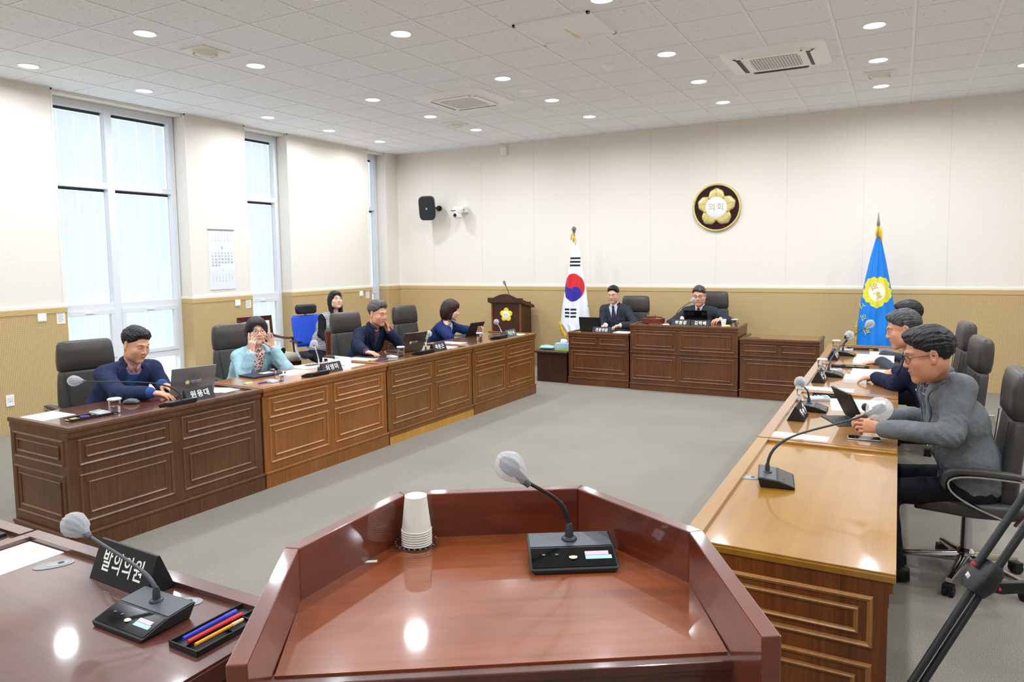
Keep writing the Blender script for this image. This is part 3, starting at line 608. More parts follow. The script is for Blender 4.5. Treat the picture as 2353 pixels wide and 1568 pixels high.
# ------------------------------------------------------------------ chairs
leather = noisemat('dark taupe leather', [(.3, '#3b3836'), (.7, '#46433f')], nscale=6, rough=.42, bump=.12, bdist=.0015, bscale=260)
leather2 = noisemat('head rest leather', [(.3, '#36322f'), (.7, '#413c38')], nscale=6, rough=.36, bump=.12, bdist=.0015, bscale=260)
chrome = mat('polished chrome', '#c9cacb', rough=.12, metal=1.); rubber = mat('black rubber', '#101010', rough=.6)
def bez(P, n):
    out = []
    for i in range(n+1):
        t = i/n; Q = [Vector(p) for p in P]
        while len(Q) > 1: Q = [Q[k]*(1-t)+Q[k+1]*t for k in range(len(Q)-1)]
        out.append(Q[0])
    return out
def star_base(root, z=.12, R=.31, mt=None, a0=.3):
    mt = mt or chrome; m = MB(); m.lathe([(.04, z-.04), (.045, z+.03), (.03, z+.05), (.026, .40), (.035, .42)], 16); b_ = m.build('gas_column', mt, root, smooth='auto')
    for k in range(5):
        a = a0+2*PI*k/5; c_, s_ = math.cos(a), math.sin(a); m = MB()
        secs = [((c_*r_, s_*r_, z-.035*(r_/R)+.0), (-s_, c_, 0), (0, 0, 1), w_, h_) for r_, w_, h_ in ((.02, .028, .028), (R*.5, .022, .018), (R, .016, .012))]
        m.loft(secs, 12, 4); m.build('foot', mt, root, smooth='auto')
        m = MB()
        for q in (-1, 1): m.lathe([(0, -.011), (.026, -.011), (.028, -.004), (.028, .004), (.026, .011), (0, .011)], 16, (c_*(R)+q*-s_*.016, s_*R+q*c_*.016, .028), (RZ(a) @ RX(PI/2)).to_3x3())
        m.cbox((c_*R, s_*R, .052), (.05, .05, .02), RZ(a).to_3x3()); m.build('caster', rubber, root, smooth='auto')
def exec_chair(label, group='high-backed leather chairs'):
    """faces +y; origin on the floor under the seat"""
    r = empty('leather_office_chair', (0, 0, 0), 0, label, 'chair', group)
    m = MB(); m.loft([((0, -.24, .455), (1, 0, 0), (0, 0, 1), .22, .035), ((0, -.2, .455), (1, 0, 0), (0, 0, 1), .245, .05), ((0, 0, .45), (1, 0, 0), (0, 0, 1), .26, .05), ((0, .2, .46), (1, 0, 0), (0, 0, 1), .25, .05), ((0, .26, .45), (1, 0, 0), (0, 0, 1), .235, .038)], 28, 4.5); m.build('seat', leather, r, smooth=True)
    m = MB(); m.loft([((0, -.2, .40), (1, 0, 0), (0, 1, 0), .02, .05), ((0, -.0, .395), (1, 0, 0), (0, 1, 0), .1, .12), ((0, 0, .41), (1, 0, 0), (0, 1, 0), .1, .12)], 16, 6); m.build('tilt_mechanism', rubber, r)
    # back: main shell then head rest
    def back(zs):
        secs = []
        for z, y, w, t, tilt in zs: secs.append(((0, y+.09, z), (1, 0, 0), (0, math.cos(tilt), math.sin(tilt)), w*.92, t))
        return secs
    m = MB(); m.loft(back([(.44, -.235, .17, .03, .05), (.46, -.24, .215, .045, .06), (.56, -.248, .24, .05, .08), (.7, -.262, .245, .045, .1), (.84, -.278, .235, .042, .1), (.90, -.284, .226, .042, .1), (.93, -.287, .215, .038, .1)]), 32, 4.2); m.build('backrest', leather, r, smooth=True)
    m = MB(); m.loft(back([(.925, -.284, .212, .040, .1), (.94, -.286, .228, .052, .1), (1.0, -.292, .23, .058, .1), (1.08, -.298, .224, .058, .1), (1.135, -.303, .216, .052, .1), (1.158, -.305, .205, .038, .1), (1.168, -.306, .17, .016, .1)]), 32, 4.6); m.build('headrest', leather2, r, smooth=True)
    for s in (-1, 1): m = MB(); m.tube(bez([(s*.14, -.108, .55), (s*.155, -.124, .7), (s*.175, -.148, .92)], 8), .003, 6); m.build('back_piping', leather2, r)
    for s in (-1, 1):
        m = MB(); m.loft([((s*.295, y, z), (1, 0, 0), (0, -sy, cy), .024, h_) for y, z, h_, sy, cy in ((-.20, .665, .008, 0, 1), (-.16, .668, .016, 0, 1), (-.02, .672, .017, 0, 1), (.09, .668, .017, 0, 1), (.13, .645, .018, -.6, .8), (.145, .6, .014, -1, .1), (.135, .57, .008, -1, 0))], 14, 4); m.build('armrest', leather, r, smooth=True)
        m = MB(); P = bez([(s*.295, -.20, .645), (s*.295, -.02, .652), (s*.295, .12, .655), (s*.295, .12, .6)], 8)+bez([(s*.295, .115, .58), (s*.295, .10, .53), (s*.28, -.03, .47), (s*.25, -.16, .42)], 8)
        m.loft([(p, (1, 0, 0), (P[min(i+1, len(P)-1)]-P[max(i-1, 0)]).cross(Vector((1, 0, 0))).normalized(), .018, .006) for i, p in enumerate(P)], 8, 6); m.loft([((s*.295, -.225, .65), (1, 0, 0), (0, 1, 0), .018, .022), ((s*.29, -.25, .5), (1, 0, 0), (0, 1, 0), .018, .028), ((s*.27, -.2, .41), (1, 0, 0), (0, 1, 0), .018, .03)], 8, 6); m.build('arm_frame', chrome, r, smooth='auto')
    star_base(r); return r
c1 = exec_chair('leather chair behind the man in the navy blazer at the nearest desk')
place(c1, (-5.66, 3.37, 0), -PI/2-.22)
dup(c1, (-5.66, 4.84, 0), -PI/2-.22, 'dark taupe leather chair behind the woman in light blue')
dup(c1, (-5.66, 6.49, 0), -PI/2-.22, 'dark taupe leather chair behind the grey-haired man resting his cheek on his hand')
dup(c1, (-5.70, 7.73, 0), -PI/2-.15, 'empty-looking taupe leather chair left of the woman in navy with the tablet')
dup(c1, (-3.47, 10.06, 0.03), PI+.05, 'dark leather chair behind the young man in a suit and dotted tie')
dup(c1, (-2.32, 10.06, .11), PI+.03, 'dark leather chair behind the grey-haired man at the tall dais desk')
dup(c1, (.36, 4.50, 0), PI/2+.02, 'dark leather chair with chrome arms and base nearest the camera on the right')
dup(c1, (.33, 6.12, 0), PI/2+.1, 'dark leather chair seen edge-on behind the second man on the right')
dup(c1, (.33, 7.40, 0), PI/2+.1, 'dark leather chair seen edge-on behind the farthest man on the right')
# blue mesh task chair
bl = mat('bright blue mesh', '#1f4fd0', rough=.6); bl_w = mat('white chair plastic', '#e8e8ea', rough=.35)
r = empty('blue_task_chair', (-6.93, 7.14, .06), -PI/2-.35, 'blue mesh office chair with black head rest and white frame behind the window-side row', 'chair')
m = MB(); m.loft([((0, -.2, .47), (1, 0, 0), (0, 0, 1), .2, .03), ((0, 0, .47), (1, 0, 0), (0, 0, 1), .24, .045), ((0, .22, .465), (1, 0, 0), (0, 0, 1), .22, .03)], 24, 4); m.build('seat', mat('black cloth', '#1a1b1e', rough=.8), r, smooth=True)
m = MB(); m.loft([((0, y, z), (1, 0, 0), (0, 1, .1), w_, .018) for z, y, w_ in ((.56, -.2, .17), (.62, -.22, .2), (.8, -.25, .22), (.95, -.28, .215), (.985, -.285, .19))], 24, 4); m.build('backrest', bl, r, smooth=True)
m = MB(); m.loft([((0, y, z), (1, 0, 0), (0, 1, .1), w_, .035) for z, y, w_ in ((1.0, -.28, .12), (1.02, -.28, .15), (1.1, -.285, .155), (1.13, -.29, .13))], 24, 4); m.build('headrest', mat('black vinyl', '#1c1d20', rough=.4), r, smooth=True)
m = MB(); m.tube([(0, -.1, .43), (0, -.24, .5), (0, -.29, .7), (0, -.32, 1.02)], [.04, .035, .025, .02], 10); m.loft([((0, -.1, .42), (1, 0, 0), (0, 0, 1), .1, .03), ((0, .1, .42), (1, 0, 0), (0, 0, 1), .12, .03)], 12, 4); m.build('spine', bl_w, r, smooth='auto')
for s in (-1, 1):
    m = MB(); m.tube(bez([(s*.15, 0, .42), (s*.3, 0, .42), (s*.29, 0, .64)], 6), .018, 8); m.build('arm_post', bl_w, r, smooth='auto'); m = MB(); m.loft([((s*.29, -.13, .66), (1, 0, 0), (0, 0, 1), .03, .01), ((s*.29, .13, .66), (1, 0, 0), (0, 0, 1), .035, .012)], 12, 3); m.build('armrest', blk, r, smooth='auto')
star_base(r, mt=bl_w)
# wooden armchair with cream upholstery
mah = wood('dark mahogany', '#2c0a06', '#45120b', '#571c12', (20, 20, 3), .25, .6); crm = noisemat('cream upholstery', [(.3, '#c9bfab'), (.7, '#d9d1bf')], nscale=90, rough=.85)
r = empty('wooden_armchair', (-7.62, 6.99, 0), -PI/2-.1, 'dark mahogany armchair with cream upholstery by the second window', 'armchair')
m = MB(); m.loft([((0, -.26, .46), (1, 0, 0), (0, 0, 1), .24, .05), ((0, 0, .47), (1, 0, 0), (0, 0, 1), .28, .06), ((0, .27, .465), (1, 0, 0), (0, 0, 1), .29, .055)], 24, 5); m.build('seat', crm, r, smooth=True)
m = MB(); m.loft([((0, y, z), (1, 0, 0), (0, 1, .15), w_, .022) for z, y, w_ in ((.54, -.25, .19), (.6, -.26, .2), (.9, -.32, .215), (.95, -.33, .21))], 20, 6); m.build('back_cushion', crm, r, smooth=True)
m = MB()
for s in (-1, 1): m.tube([(s*.24, -.26, .3), (s*.24, -.28, .55), (s*.255, -.34, .98)], [.024, .022, .02], 8)
m.box((-.27, -.37, .95), (.27, -.33, 1.02)); m.box((-.24, -.29, .5), (.24, -.26, .54)); m.build('back_frame', mah, r, smooth='auto')
m = MB(); m.box((-.28, -.28, .35), (.28, .28, .41)); m.build('seat_frame', mah, r, bev=.008)
for s in (-1, 1):
    m = MB(); P = bez([(s*.25, -.3, .74), (s*.3, -.1, .68), (s*.31, .1, .7), (s*.33, .24, .76)], 10); m.tube(P, [.018]*7+[.022, .026, .03, .03], 10); m.lathe([(0, -.03), (.03, -.02), (.034, 0), (.03, .02), (0, .03)], 12, (s*.33, .25, .745), RY(PI/2).to_3x3())
    m.tube(bez([(s*.29, .12, .4), (s*.3, .12, .55), (s*.31, .06, .7)], 6), .022, 8); m.build('armrest', mah, r, smooth='auto')
    for y in (-.25, .25): m = MB(); m.lathe([(.018, 0), (.022, .1), (.03, .14), (.022, .18), (.028, .3), (.034, .36)], 12, (s*.25, y, 0)); m.build('leg', mah, r, smooth='auto')
# camera with white lens lying on the armchair
r = empty('photo_camera', (-7.52, 6.90, .575), -PI/2+.15, 'black camera with a white telephoto lens lying on the cream armchair', 'camera')
m = MB(); m.box((-.075, -.09, -.045), (.075, -.02, .055)); m.box((-.03, -.08, .055), (.03, -.03, .08)); m.build('body', blk, r, bev=.01)
m = MB(); m.lathe([(.033, 0), (.036, .04), (.036, .09), (.042, .1), (.042, .2)], 24, (0, -.02, 0), RX(-PI/2).to_3x3()); m.build('lens_barrel', mat('off white lens', '#dfdbd0', rough=.4), r, smooth='auto')
m = MB(); m.lathe([(.0375, .05), (.0375, .085)], 24, (0, -.02, 0), RX(-PI/2).to_3x3()); m.lathe([(.043, .2), (.044, .215), (.036, .215)], 24, (0, -.02, 0), RX(-PI/2).to_3x3()); m.build('focus_ring', rubber, r, smooth='auto')
# ------------------------------------------------------------------ signed distance sculpting (numpy) -> mesh
F32 = np.float32
def V3(p): return np.array(p, dtype=F32)
class Sculpt:
    def __init__(s, lo, hi, res):
        s.lo = V3(lo); s.res = F32(res); s.n = [int(math.ceil((hi[i]-lo[i])/res))+1 for i in range(3)]
        s.ax = [s.lo[i]+np.arange(s.n[i], dtype=F32)*s.res for i in range(3)]
        s.D = np.full(s.n, 1., dtype=F32)
    def sl(s, lo, hi, mg):
        r = []
        for i in range(3):
            a = max(0, int(math.floor((lo[i]-mg-s.lo[i])/s.res))); b = min(s.n[i], int(math.ceil((hi[i]+mg-s.lo[i])/s.res))+1)
            if b <= a: return None, None
            r.append(slice(a, b))
        X = np.meshgrid(s.ax[0][r[0]], s.ax[1][r[1]], s.ax[2][r[2]], indexing='ij', sparse=True)
        return tuple(r), X
    def add(s, fn, lo, hi, k=.02, op='u'):
        r, X = s.sl(lo, hi, .02+k*1.5)
        if r is None: return
        d = fn(*X).astype(F32); D = s.D[r]
        if op == 'u':
            h = np.maximum(k-np.abs(D-d), 0)/k if k > 0 else 0; s.D[r] = np.minimum(D, d)-h*h*k*.25
        else:      # smooth subtract
            d = -d; h = np.maximum(k-np.abs(D-d), 0)/k; s.D[r] = np.maximum(D, d)+h*h*k*.25
    def ell(s, c, r, k=.02, R=None, op='u'):
        c = V3(c); r = V3(r); m = float(max(r)) if R is not None else None
        lo = c-(m if m else r); hi = c+(m if m else r)
        def fn(x, y, z):
            x, y, z = x-c[0], y-c[1], z-c[2]
            if R is not None:
                A = np.array(R.to_3x3().transposed(), dtype=F32); x, y, z = A[0, 0]*x+A[0, 1]*y+A[0, 2]*z, A[1, 0]*x+A[1, 1]*y+A[1, 2]*z, A[2, 0]*x+A[2, 1]*y+A[2, 2]*z
            k0 = np.sqrt((x/r[0])**2+(y/r[1])**2+(z/r[2])**2); k1 = np.sqrt((x/r[0]**2)**2+(y/r[1]**2)**2+(z/r[2]**2)**2)
            return k0*(k0-1)/np.maximum(k1, 1e-6)
        s.add(fn, lo, hi, k, op)
    def cap(s, a, b, ra, rb=None, k=.02, op='u', flat=None):
        """tapered capsule; flat=(axis vector, factor) squashes the section along an axis"""
        rb = ra if rb is None else rb; a = V3(a); b = V3(b); m = max(ra, rb); ba = b-a; L2 = float(ba@ba)+1e-9
        def fn(x, y, z):
            px, py, pz = x-a[0], y-a[1], z-a[2]; h = np.clip((px*ba[0]+py*ba[1]+pz*ba[2])/L2, 0, 1)
            qx, qy, qz = px-ba[0]*h, py-ba[1]*h, pz-ba[2]*h
            if flat is not None:
                f, fac = flat; t = (qx*f[0]+qy*f[1]+qz*f[2])*(fac-1); qx, qy, qz = qx+f[0]*t, qy+f[1]*t, qz+f[2]*t
            return np.sqrt(qx*qx+qy*qy+qz*qz)-(ra+(rb-ra)*h)
        s.add(fn, np.minimum(a, b)-m, np.maximum(a, b)+m, k, op)
    def mesh(s):
        D = s.D; I = D < 0
        nx, ny, nz = D.shape
        c = I[:-1, :-1, :-1].astype(np.int8)
        for dx in (0, 1):
            for dy in (0, 1):
                for dz in (0, 1):
                    if dx+dy+dz: c = c+I[dx:nx-1+dx, dy:ny-1+dy, dz:nz-1+dz]
        act = (c > 0) & (c < 8); idx = np.full(act.shape, -1, dtype=np.int64); cells = np.argwhere(act); idx[act] = np.arange(len(cells))
        P = np.zeros((len(cells), 3)); W = np.zeros(len(cells)); ci = cells.T
        for ax in range(3):
            o1, o2 = [i for i in range(3) if i != ax]
            for a in (0, 1):
                for b in (0, 1):
                    off0 = [0, 0, 0]; off0[o1] = a; off0[o2] = b; off1 = list(off0); off1[ax] = 1
                    d0 = D[ci[0]+off0[0], ci[1]+off0[1], ci[2]+off0[2]]; d1 = D[ci[0]+off1[0], ci[1]+off1[1], ci[2]+off1[2]]
                    m = (d0 < 0) != (d1 < 0); t = np.where(m, d0/np.where(m, d0-d1, 1), 0)
                    for q in range(3): P[:, q] += np.where(m, off0[q]+(t if q == ax else 0), 0)
                    W += m
        P = P/np.maximum(W, 1)[:, None]+cells; P = P*float(s.res)+s.lo.astype(float)
        faces = []
        for ax in range(3):
            o1, o2 = [(1, 2), (2, 0), (0, 1)][ax]
            sl0 = [slice(None)]*3; sl1 = [slice(None)]*3; sl0[ax] = slice(0, -1); sl1[ax] = slice(1, None)
            a = I[tuple(sl0)]; b = I[tuple(sl1)]; m = a != b
            e = np.argwhere(m)
            e = e[(e[:, o1] > 0) & (e[:, o2] > 0) & (e[:, o1] < D.shape[o1]-1) & (e[:, o2] < D.shape[o2]-1)]
            if not len(e): continue
            fl = a[e[:, 0], e[:, 1], e[:, 2]]
            def cellat(d1, d2):
                q = e.copy(); q[:, o1] += d1; q[:, o2] += d2; return idx[q[:, 0], q[:, 1], q[:, 2]]
            q = np.stack([cellat(-1, -1), cellat(0, -1), cellat(0, 0), cellat(-1, 0)], 1); q[~fl] = q[~fl][:, ::-1]; faces.append(q)
        Fc = np.concatenate(faces) if faces else np.zeros((0, 4), int)
        return P, Fc[(Fc >= 0).all(1)]
def smooth_pass(P, Fc, it=1, lam=.5):
    E = np.concatenate([Fc[:, [0, 1]], Fc[:, [1, 2]], Fc[:, [2, 3]], Fc[:, [3, 0]]])
    for _ in range(it):
        S = np.zeros_like(P); C = np.zeros(len(P))
        for a, b in ((0, 1), (1, 0)):
            for q in range(3): S[:, q] += np.bincount(E[:, a], P[E[:, b], q], len(P))
            C += np.bincount(E[:, a], minlength=len(P))
        P = P*(1-lam)+lam*S/np.maximum(C, 1)[:, None]
    return P
def np_obj(name, parts, mats, parent=None, cols=None):
    """parts: list of (P,F,mat index); cols: list of per-vertex colours or None"""
    off = 0; PP = []; FF = []; MI = []
    for P, Fc, mi in parts: PP.append(P); FF.append(Fc+off); MI.append(np.full(len(Fc), mi)); off += len(P)
    P = np.concatenate(PP); Fc = np.concatenate(FF); MI = np.concatenate(MI)
    me = bpy.data.meshes.new(name); me.vertices.add(len(P)); me.vertices.foreach_set('co', P.ravel().astype(F32))
    me.loops.add(Fc.size); me.loops.foreach_set('vertex_index', Fc.ravel().astype(np.int32)); me.polygons.add(len(Fc))
    me.polygons.foreach_set('loop_start', np.arange(0, Fc.size, 4, dtype=np.int32)); me.polygons.foreach_set('material_index', MI.astype(np.int32))
    for m in mats: me.materials.append(m)
    me.update(calc_edges=True); me.polygons.foreach_set('use_smooth', np.ones(len(Fc), bool))
    if cols is not None:
        at = me.color_attributes.new('tone', 'FLOAT_COLOR', 'POINT'); C = np.concatenate(cols); at.data.foreach_set('color', np.concatenate([C, np.ones((len(C), 1))], 1).astype(F32).ravel())
    o = bpy.data.objects.new(name, me); COL.objects.link(o); o.parent = parent; return o
def xf(P, T):
    A = np.array(T); return P@A[:3, :3].T+A[:3, 3]
# smooth pseudo-noise on arrays
def wav(x, y, z, s, seed=0):
    r = np.random.RandomState(seed); o = 0
    for i in range(5):
        w = r.normal(size=3)*s*(1+.5*i); o = o+np.sin(x*w[0]+y*w[1]+z*w[2]+r.rand()*6.28)/(1+.4*i)
    return o/2.6
# ------------------------------------------------------------------ people
def skinmat():
    m = mat('skin', '#d9a689', rough=.5, sub=.12); nt, lk, b = nodes(m)
    a = N(nt, 'ShaderNodeVertexColor', layer_name='tone'); lk.new(a.outputs['Color'], b.inputs['Base Color']); return m
SKIN = skinmat()
def hairmat(name, a, b_, c):
    m = mat(name, rough=.42, spec=.4); nt, lk, b = nodes(m)
    tc = N(nt, 'ShaderNodeTexCoord'); mp = N(nt, 'ShaderNodeMapping'); mp.inputs['Scale'].default_value = (90, 90, 14); lk.new(tc.outputs['Object'], mp.inputs[0])
    n = N(nt, 'ShaderNodeTexNoise', i_Scale=1., i_Detail=4., i_Distortion=.8); lk.new(mp.outputs[0], n.inputs['Vector'])
    r = ramp(nt, [(.3, a), (.5, b_), (.7, c)]); lk.new(n.outputs['Fac'], r.inputs[0]); lk.new(r.outputs[0], b.inputs['Base Color'])
    bp = N(nt, 'ShaderNodeBump', i_Strength=.6, i_Distance=.004); lk.new(n.outputs['Fac'], bp.inputs['Height']); lk.new(bp.outputs[0], b.inputs['Normal']); return m
HB = hairmat('black hair', '#08080a', '#131216', '#24222a'); HG = hairmat('grey streaked hair', '#2b2928', '#4c4947', '#76736f'); HG2 = hairmat('iron grey hair', '#242426', '#3c3c3e', '#5a5a5c'); HBR = hairmat('dark brown hair', '#170c0b', '#2a1614', '#45251f'); HD = hairmat('soft black hair', '#0b0a0c', '#1a181b', '#37343a')
def head(cfg):
    """returns (P,F,col) skin and (P,F) hair, in head space: +y face, +z up, origin between the ears"""
    fem = cfg.get('fem', False); res = cfg.get('hres', .0028); w = cfg.get('wide', 1.)
    nk = cfg.get('_nk', (0, -.045, -.235)); nk = (nk[0], max(-.2, nk[1]), max(-.27, nk[2])); s = Sculpt((-.125, -.22, -.26), (.125, .15, .16), res)
    s.ell((0, -.014, .036), (.077*w, .093, .085), .01); s.ell((0, .028, -.022), (.067*w, .062, .084), .03)
    jr = .027 if not fem else .021
    for q in (-1, 1):
        s.cap((q*.052*w, .0, -.04), (q*.046*w, .02, -.075), jr, jr*.9, .03); s.cap((q*.046*w, .02, -.072), (q*.014*w, .070, -.103 if not fem else -.098), jr*.85, .017, .03)
        s.ell((q*.042*w, .062, -.022), (.024, .022, .024), .02)
        s.cap((q*.014, .086, .029), (q*.042, .072, .030), .010 if not fem else .007, .008, .015)
    s.ell((0, .079, -.1), (.016, .014, .014), .018)
    s.ell((0, .055, -.055), (.036, .036, .035), .03)
    for q in (-1, 1): s.ell((q*.038*w, .036, -.050), (.027, .036, .036), .03)
    for q in (-1, 1): s.ell((q*.031, .102, .010), (.019, .016, .012), .012, op='s')
    for q in (-1, 1): s.ell((q*.031, .0765, .009), (.0155, .0125, .0115), .004)
    s.cap((0, .084, .018), (0, .1025, -.022), .0075, .0105, .014); s.ell((0, .1045, -.026), (.0125, .0095, .009), .008)
    for q in (-1, 1): s.ell((q*.0135, .0975, -.029), (.0085, .009, .0075), .006)
    for q in (-1, 1): s.ell((q*.007, .101, -.0375), (.0035, .005, .003), .003, op='s')
    for q in (-1, 1): s.cap((0, .0945, -.0565), (q*.020, .083, -.060), .0062, .003, .006)
    s.cap((-.014, .088, -.068), (.014, .088, -.068), .0078, k=.007); s.ell((0, .099, -.0625), (.024, .006, .0012), .002, op='s')
    for q in (-1, 1):
        R = RZ(q*-.35) @ RX(.15)
        s.ell((q*.081*w, -.008, .002), (.008, .019, .033), .008, R); s.ell((q*.090*w, -.004, .005), (.007, .011, .02), .004, R, op='s'); s.ell((q*.082*w, .002, -.026), (.007, .009, .01), .006)
    s.cap((0, -.022, -.05), nk, .053 if not fem else .044, .056 if not fem else .046, .025)
    P, Fc = s.mesh(); x, y, z = P.T; ax = np.abs(x)
    base = np.array(lin(cfg.get('skin', '#d8a487'))); C = np.tile(base, (len(P), 1))
    def blend(mask, col):
        nonlocal C; mask = np.clip(mask, 0, 1)[:, None]; C = C*(1-mask)+np.array(lin(col) if isinstance(col, str) else col)*mask
    front = y > .05
    # lips, brows, cheeks, eyes
    blend(front*np.exp(-((ax/.021)**4)-((z+.0625+.0*ax)/.0085)**4)*.75, cfg.get('lip', '#b0685c')); blend(front*np.exp(-((ax/.022)**4)-((z+.0625)/.0014)**2)*.8, '#5c2c28')
    blend(front*np.exp(-((ax-.048)/.02)**2-((z+.03)/.02)**2)*.25, '#cf7f6c'); blend(front*np.exp(-(ax/.014)**2-((z+.028)/.014)**2)*.22, '#c77a66')
    bc = cfg.get('brow', '#241d1b'); zb = .0335-.25*np.maximum(ax-.034, 0); blend(front*np.exp(-((ax-.032)/.017)**4-((z-zb)/.0042)**2)*.85, bc)
    op = cfg.get('eye', .5)  # 0 closed .. 1 open
    ez = .0085; eh = .0012+.0052*op; ex = (ax-.031)/.0145
    eye_in = (np.abs(ex) < 1) & (np.abs(z-ez) < eh*np.sqrt(np.clip(1-ex*ex, 0, 1))) & front
    if op > .2: blend(eye_in*1., '#e8e2dc'); blend(front*(np.hypot(ax-.031, (z-ez)*.9) < .0058)*(np.abs(z-ez) < eh)*1., '#17100d')
    lid = ez+eh*np.sqrt(np.clip(1-ex*ex, 0, 1)); blend(front*(np.abs(ex) < 1.1)*np.exp(-((z-lid)/.0016)**2)*.95, '#1c1412'); blend(front*(np.abs(ex) < 1.)*np.exp(-((z-(lid+.0055))/.0012)**2)*.35, '#7a4a38')
    for q in (-1, 1): blend(front*np.exp(-((x-q*.0075)/.003)**2-((z+.0375)/.0022)**2)*.7, '#5a2d25')
    blend((z < -.02)*(ax > .03)*0., '#000000')
    # hair
    st = cfg.get('hair', 'short'); vol = cfg.get('vol', .014)
    h = Sculpt((-.15, -.19, -.30 if st == 'long' else -.22), (.15, .16, .19), res*1.15)
    if st == 'short':
        q_ = cfg.get('quiff', .012)
        h.ell((0, -.016, .040), (.077*w+vol*.8, .094+vol, .085+vol), .01); h.ell((0, .035, .088), (.058, .045, .022+q_), .03); h.ell((cfg.get('part', .02), .055, .09+q_*.4), (.035, .028, .018+q_*.6), .02)
        r, X = h.sl((-.15, -.19, -.22), (.15, .16, .19), 0); x_, y_, z_ = X
        yy = y_+0*x_+0*z_; xx = np.abs(x_)+0*yy; zz = z_+0*yy
        hl = cfg.get('hairline', .077)
        zmin = np.interp(yy.ravel(), [-.13, -.09, -.05, -.02, -.005, .012, .03, .05, .07, .09, .12], [-.085, -.082, -.065, -.02, .02, .012, .028, .048, hl-.006, hl+.002, hl+.01]).reshape(yy.shape).astype(F32)
        zmin = zmin-np.where(yy > .045, -.006*np.clip((.05-xx)/.05, 0, 1), 0)+(.018*np.clip((xx-.03)/.03, 0, 1)*(yy > .06))
        zmin = (zmin+.013*np.clip((x_+0*yy)*cfg.get('ps', 1)/.04, -.4, 1)*np.clip((yy-.045)/.02, 0, 1)).astype(F32); th = np.arctan2(x_+0*yy, zz+.02); thin = np.clip(np.clip((.03-zz)/.09, 0, 1)*(yy < .03)+.75*np.clip((.075-zz)/.06, 0, 1)*np.clip((xx-.045)/.02, 0, 1), 0, 1); D = h.D[r]+(.0013*np.sin(th*52+yy*55+2.2*np.sin(yy*38+th*3))+cfg.get('curl', .0015)*wav(x_+0*yy, yy, zz, 75, 5)+thin*(vol*.62)+.0025*wav(x_+0*yy, yy*.6, zz, 45, 7)).astype(F32)
        D = D+(.55*vol*np.exp(-((zz-zmin)/.014)**2)).astype(F32); cut = zmin-zz; k = .010; hh = np.maximum(k-np.abs(D-cut), 0)/k; D2 = np.maximum(D, cut)+hh*hh*k*.25
        h.D[r] = D2
    else:
        L = -.125 if st == 'bob' else -.235
        h.ell((0, -.014, .042), (.077*w+vol, .094+vol, .086+vol), .01)
        h.ell((0, -.04, -.02), (.083*w+vol, .075+vol, .11), .03)
        for q in (-1, 1):
            if st == 'bob': h.cap((q*.070*w, .012, .05), (q*.076*w, .010, L+.04), .026, .024, .02, flat=((1, 0, 0), 1.1)); h.cap((q*.055, -.05, .0), (q*.058, -.05, L+.03), .034, .032, .03)
            else: h.cap((q*.066*w, .01, .05), (q*.074*w, -.006, L+.04), .024, .02, .02); h.cap((q*.04, -.065, .0), (q*.055, -.06, L+.03), .036, .03, .03)
        h.cap((0, -.08, -.02), (0, -.075, L+.03), .04, .034, .03)
        h.ell((0, .05, .085), (.055, .040, .03), .03)
        r, X = h.sl((-.15, -.19, -.30), (.15, .16, .19), 0); x_, y_, z_ = X; yy = y_+0*x_+0*z_; xx = x_+0*yy; zz = z_+0*yy
        th = np.arctan2(x_+0*yy, -yy+.03); D = h.D[r]+(.0014*np.sin(th*46+zz*9+1.5*np.sin(zz*25))+.0015*wav(x_+0*yy, yy, zz*.3, 45, 3)).astype(F32)
        # open face: an ellipse in xz seen from the front, only where y is forward
        fx = cfg.get('sweep', .012); dx = (xx-fx*np.clip(zz/.08, 0, 1))/.059; dz = (zz+.045)/(.115 if zz is not None else 1)
        face = (np.sqrt(dx*dx+dz*dz)-1)*.055; face = np.maximum(face, -(yy-.022)*1.0)
        neck = np.sqrt((xx/.05)**2+((zz+.2)/.09)**2)-1; neck = np.maximum(neck*.05, -(yy+.01))
        D = np.maximum(D, -face); D = np.maximum(D, -neck); D = np.maximum(D, L-zz); h.D[r] = D
    HP, HF = h.mesh(); HP = smooth_pass(HP, HF, 1, .4)
    return (P, Fc, C), (HP, HF)
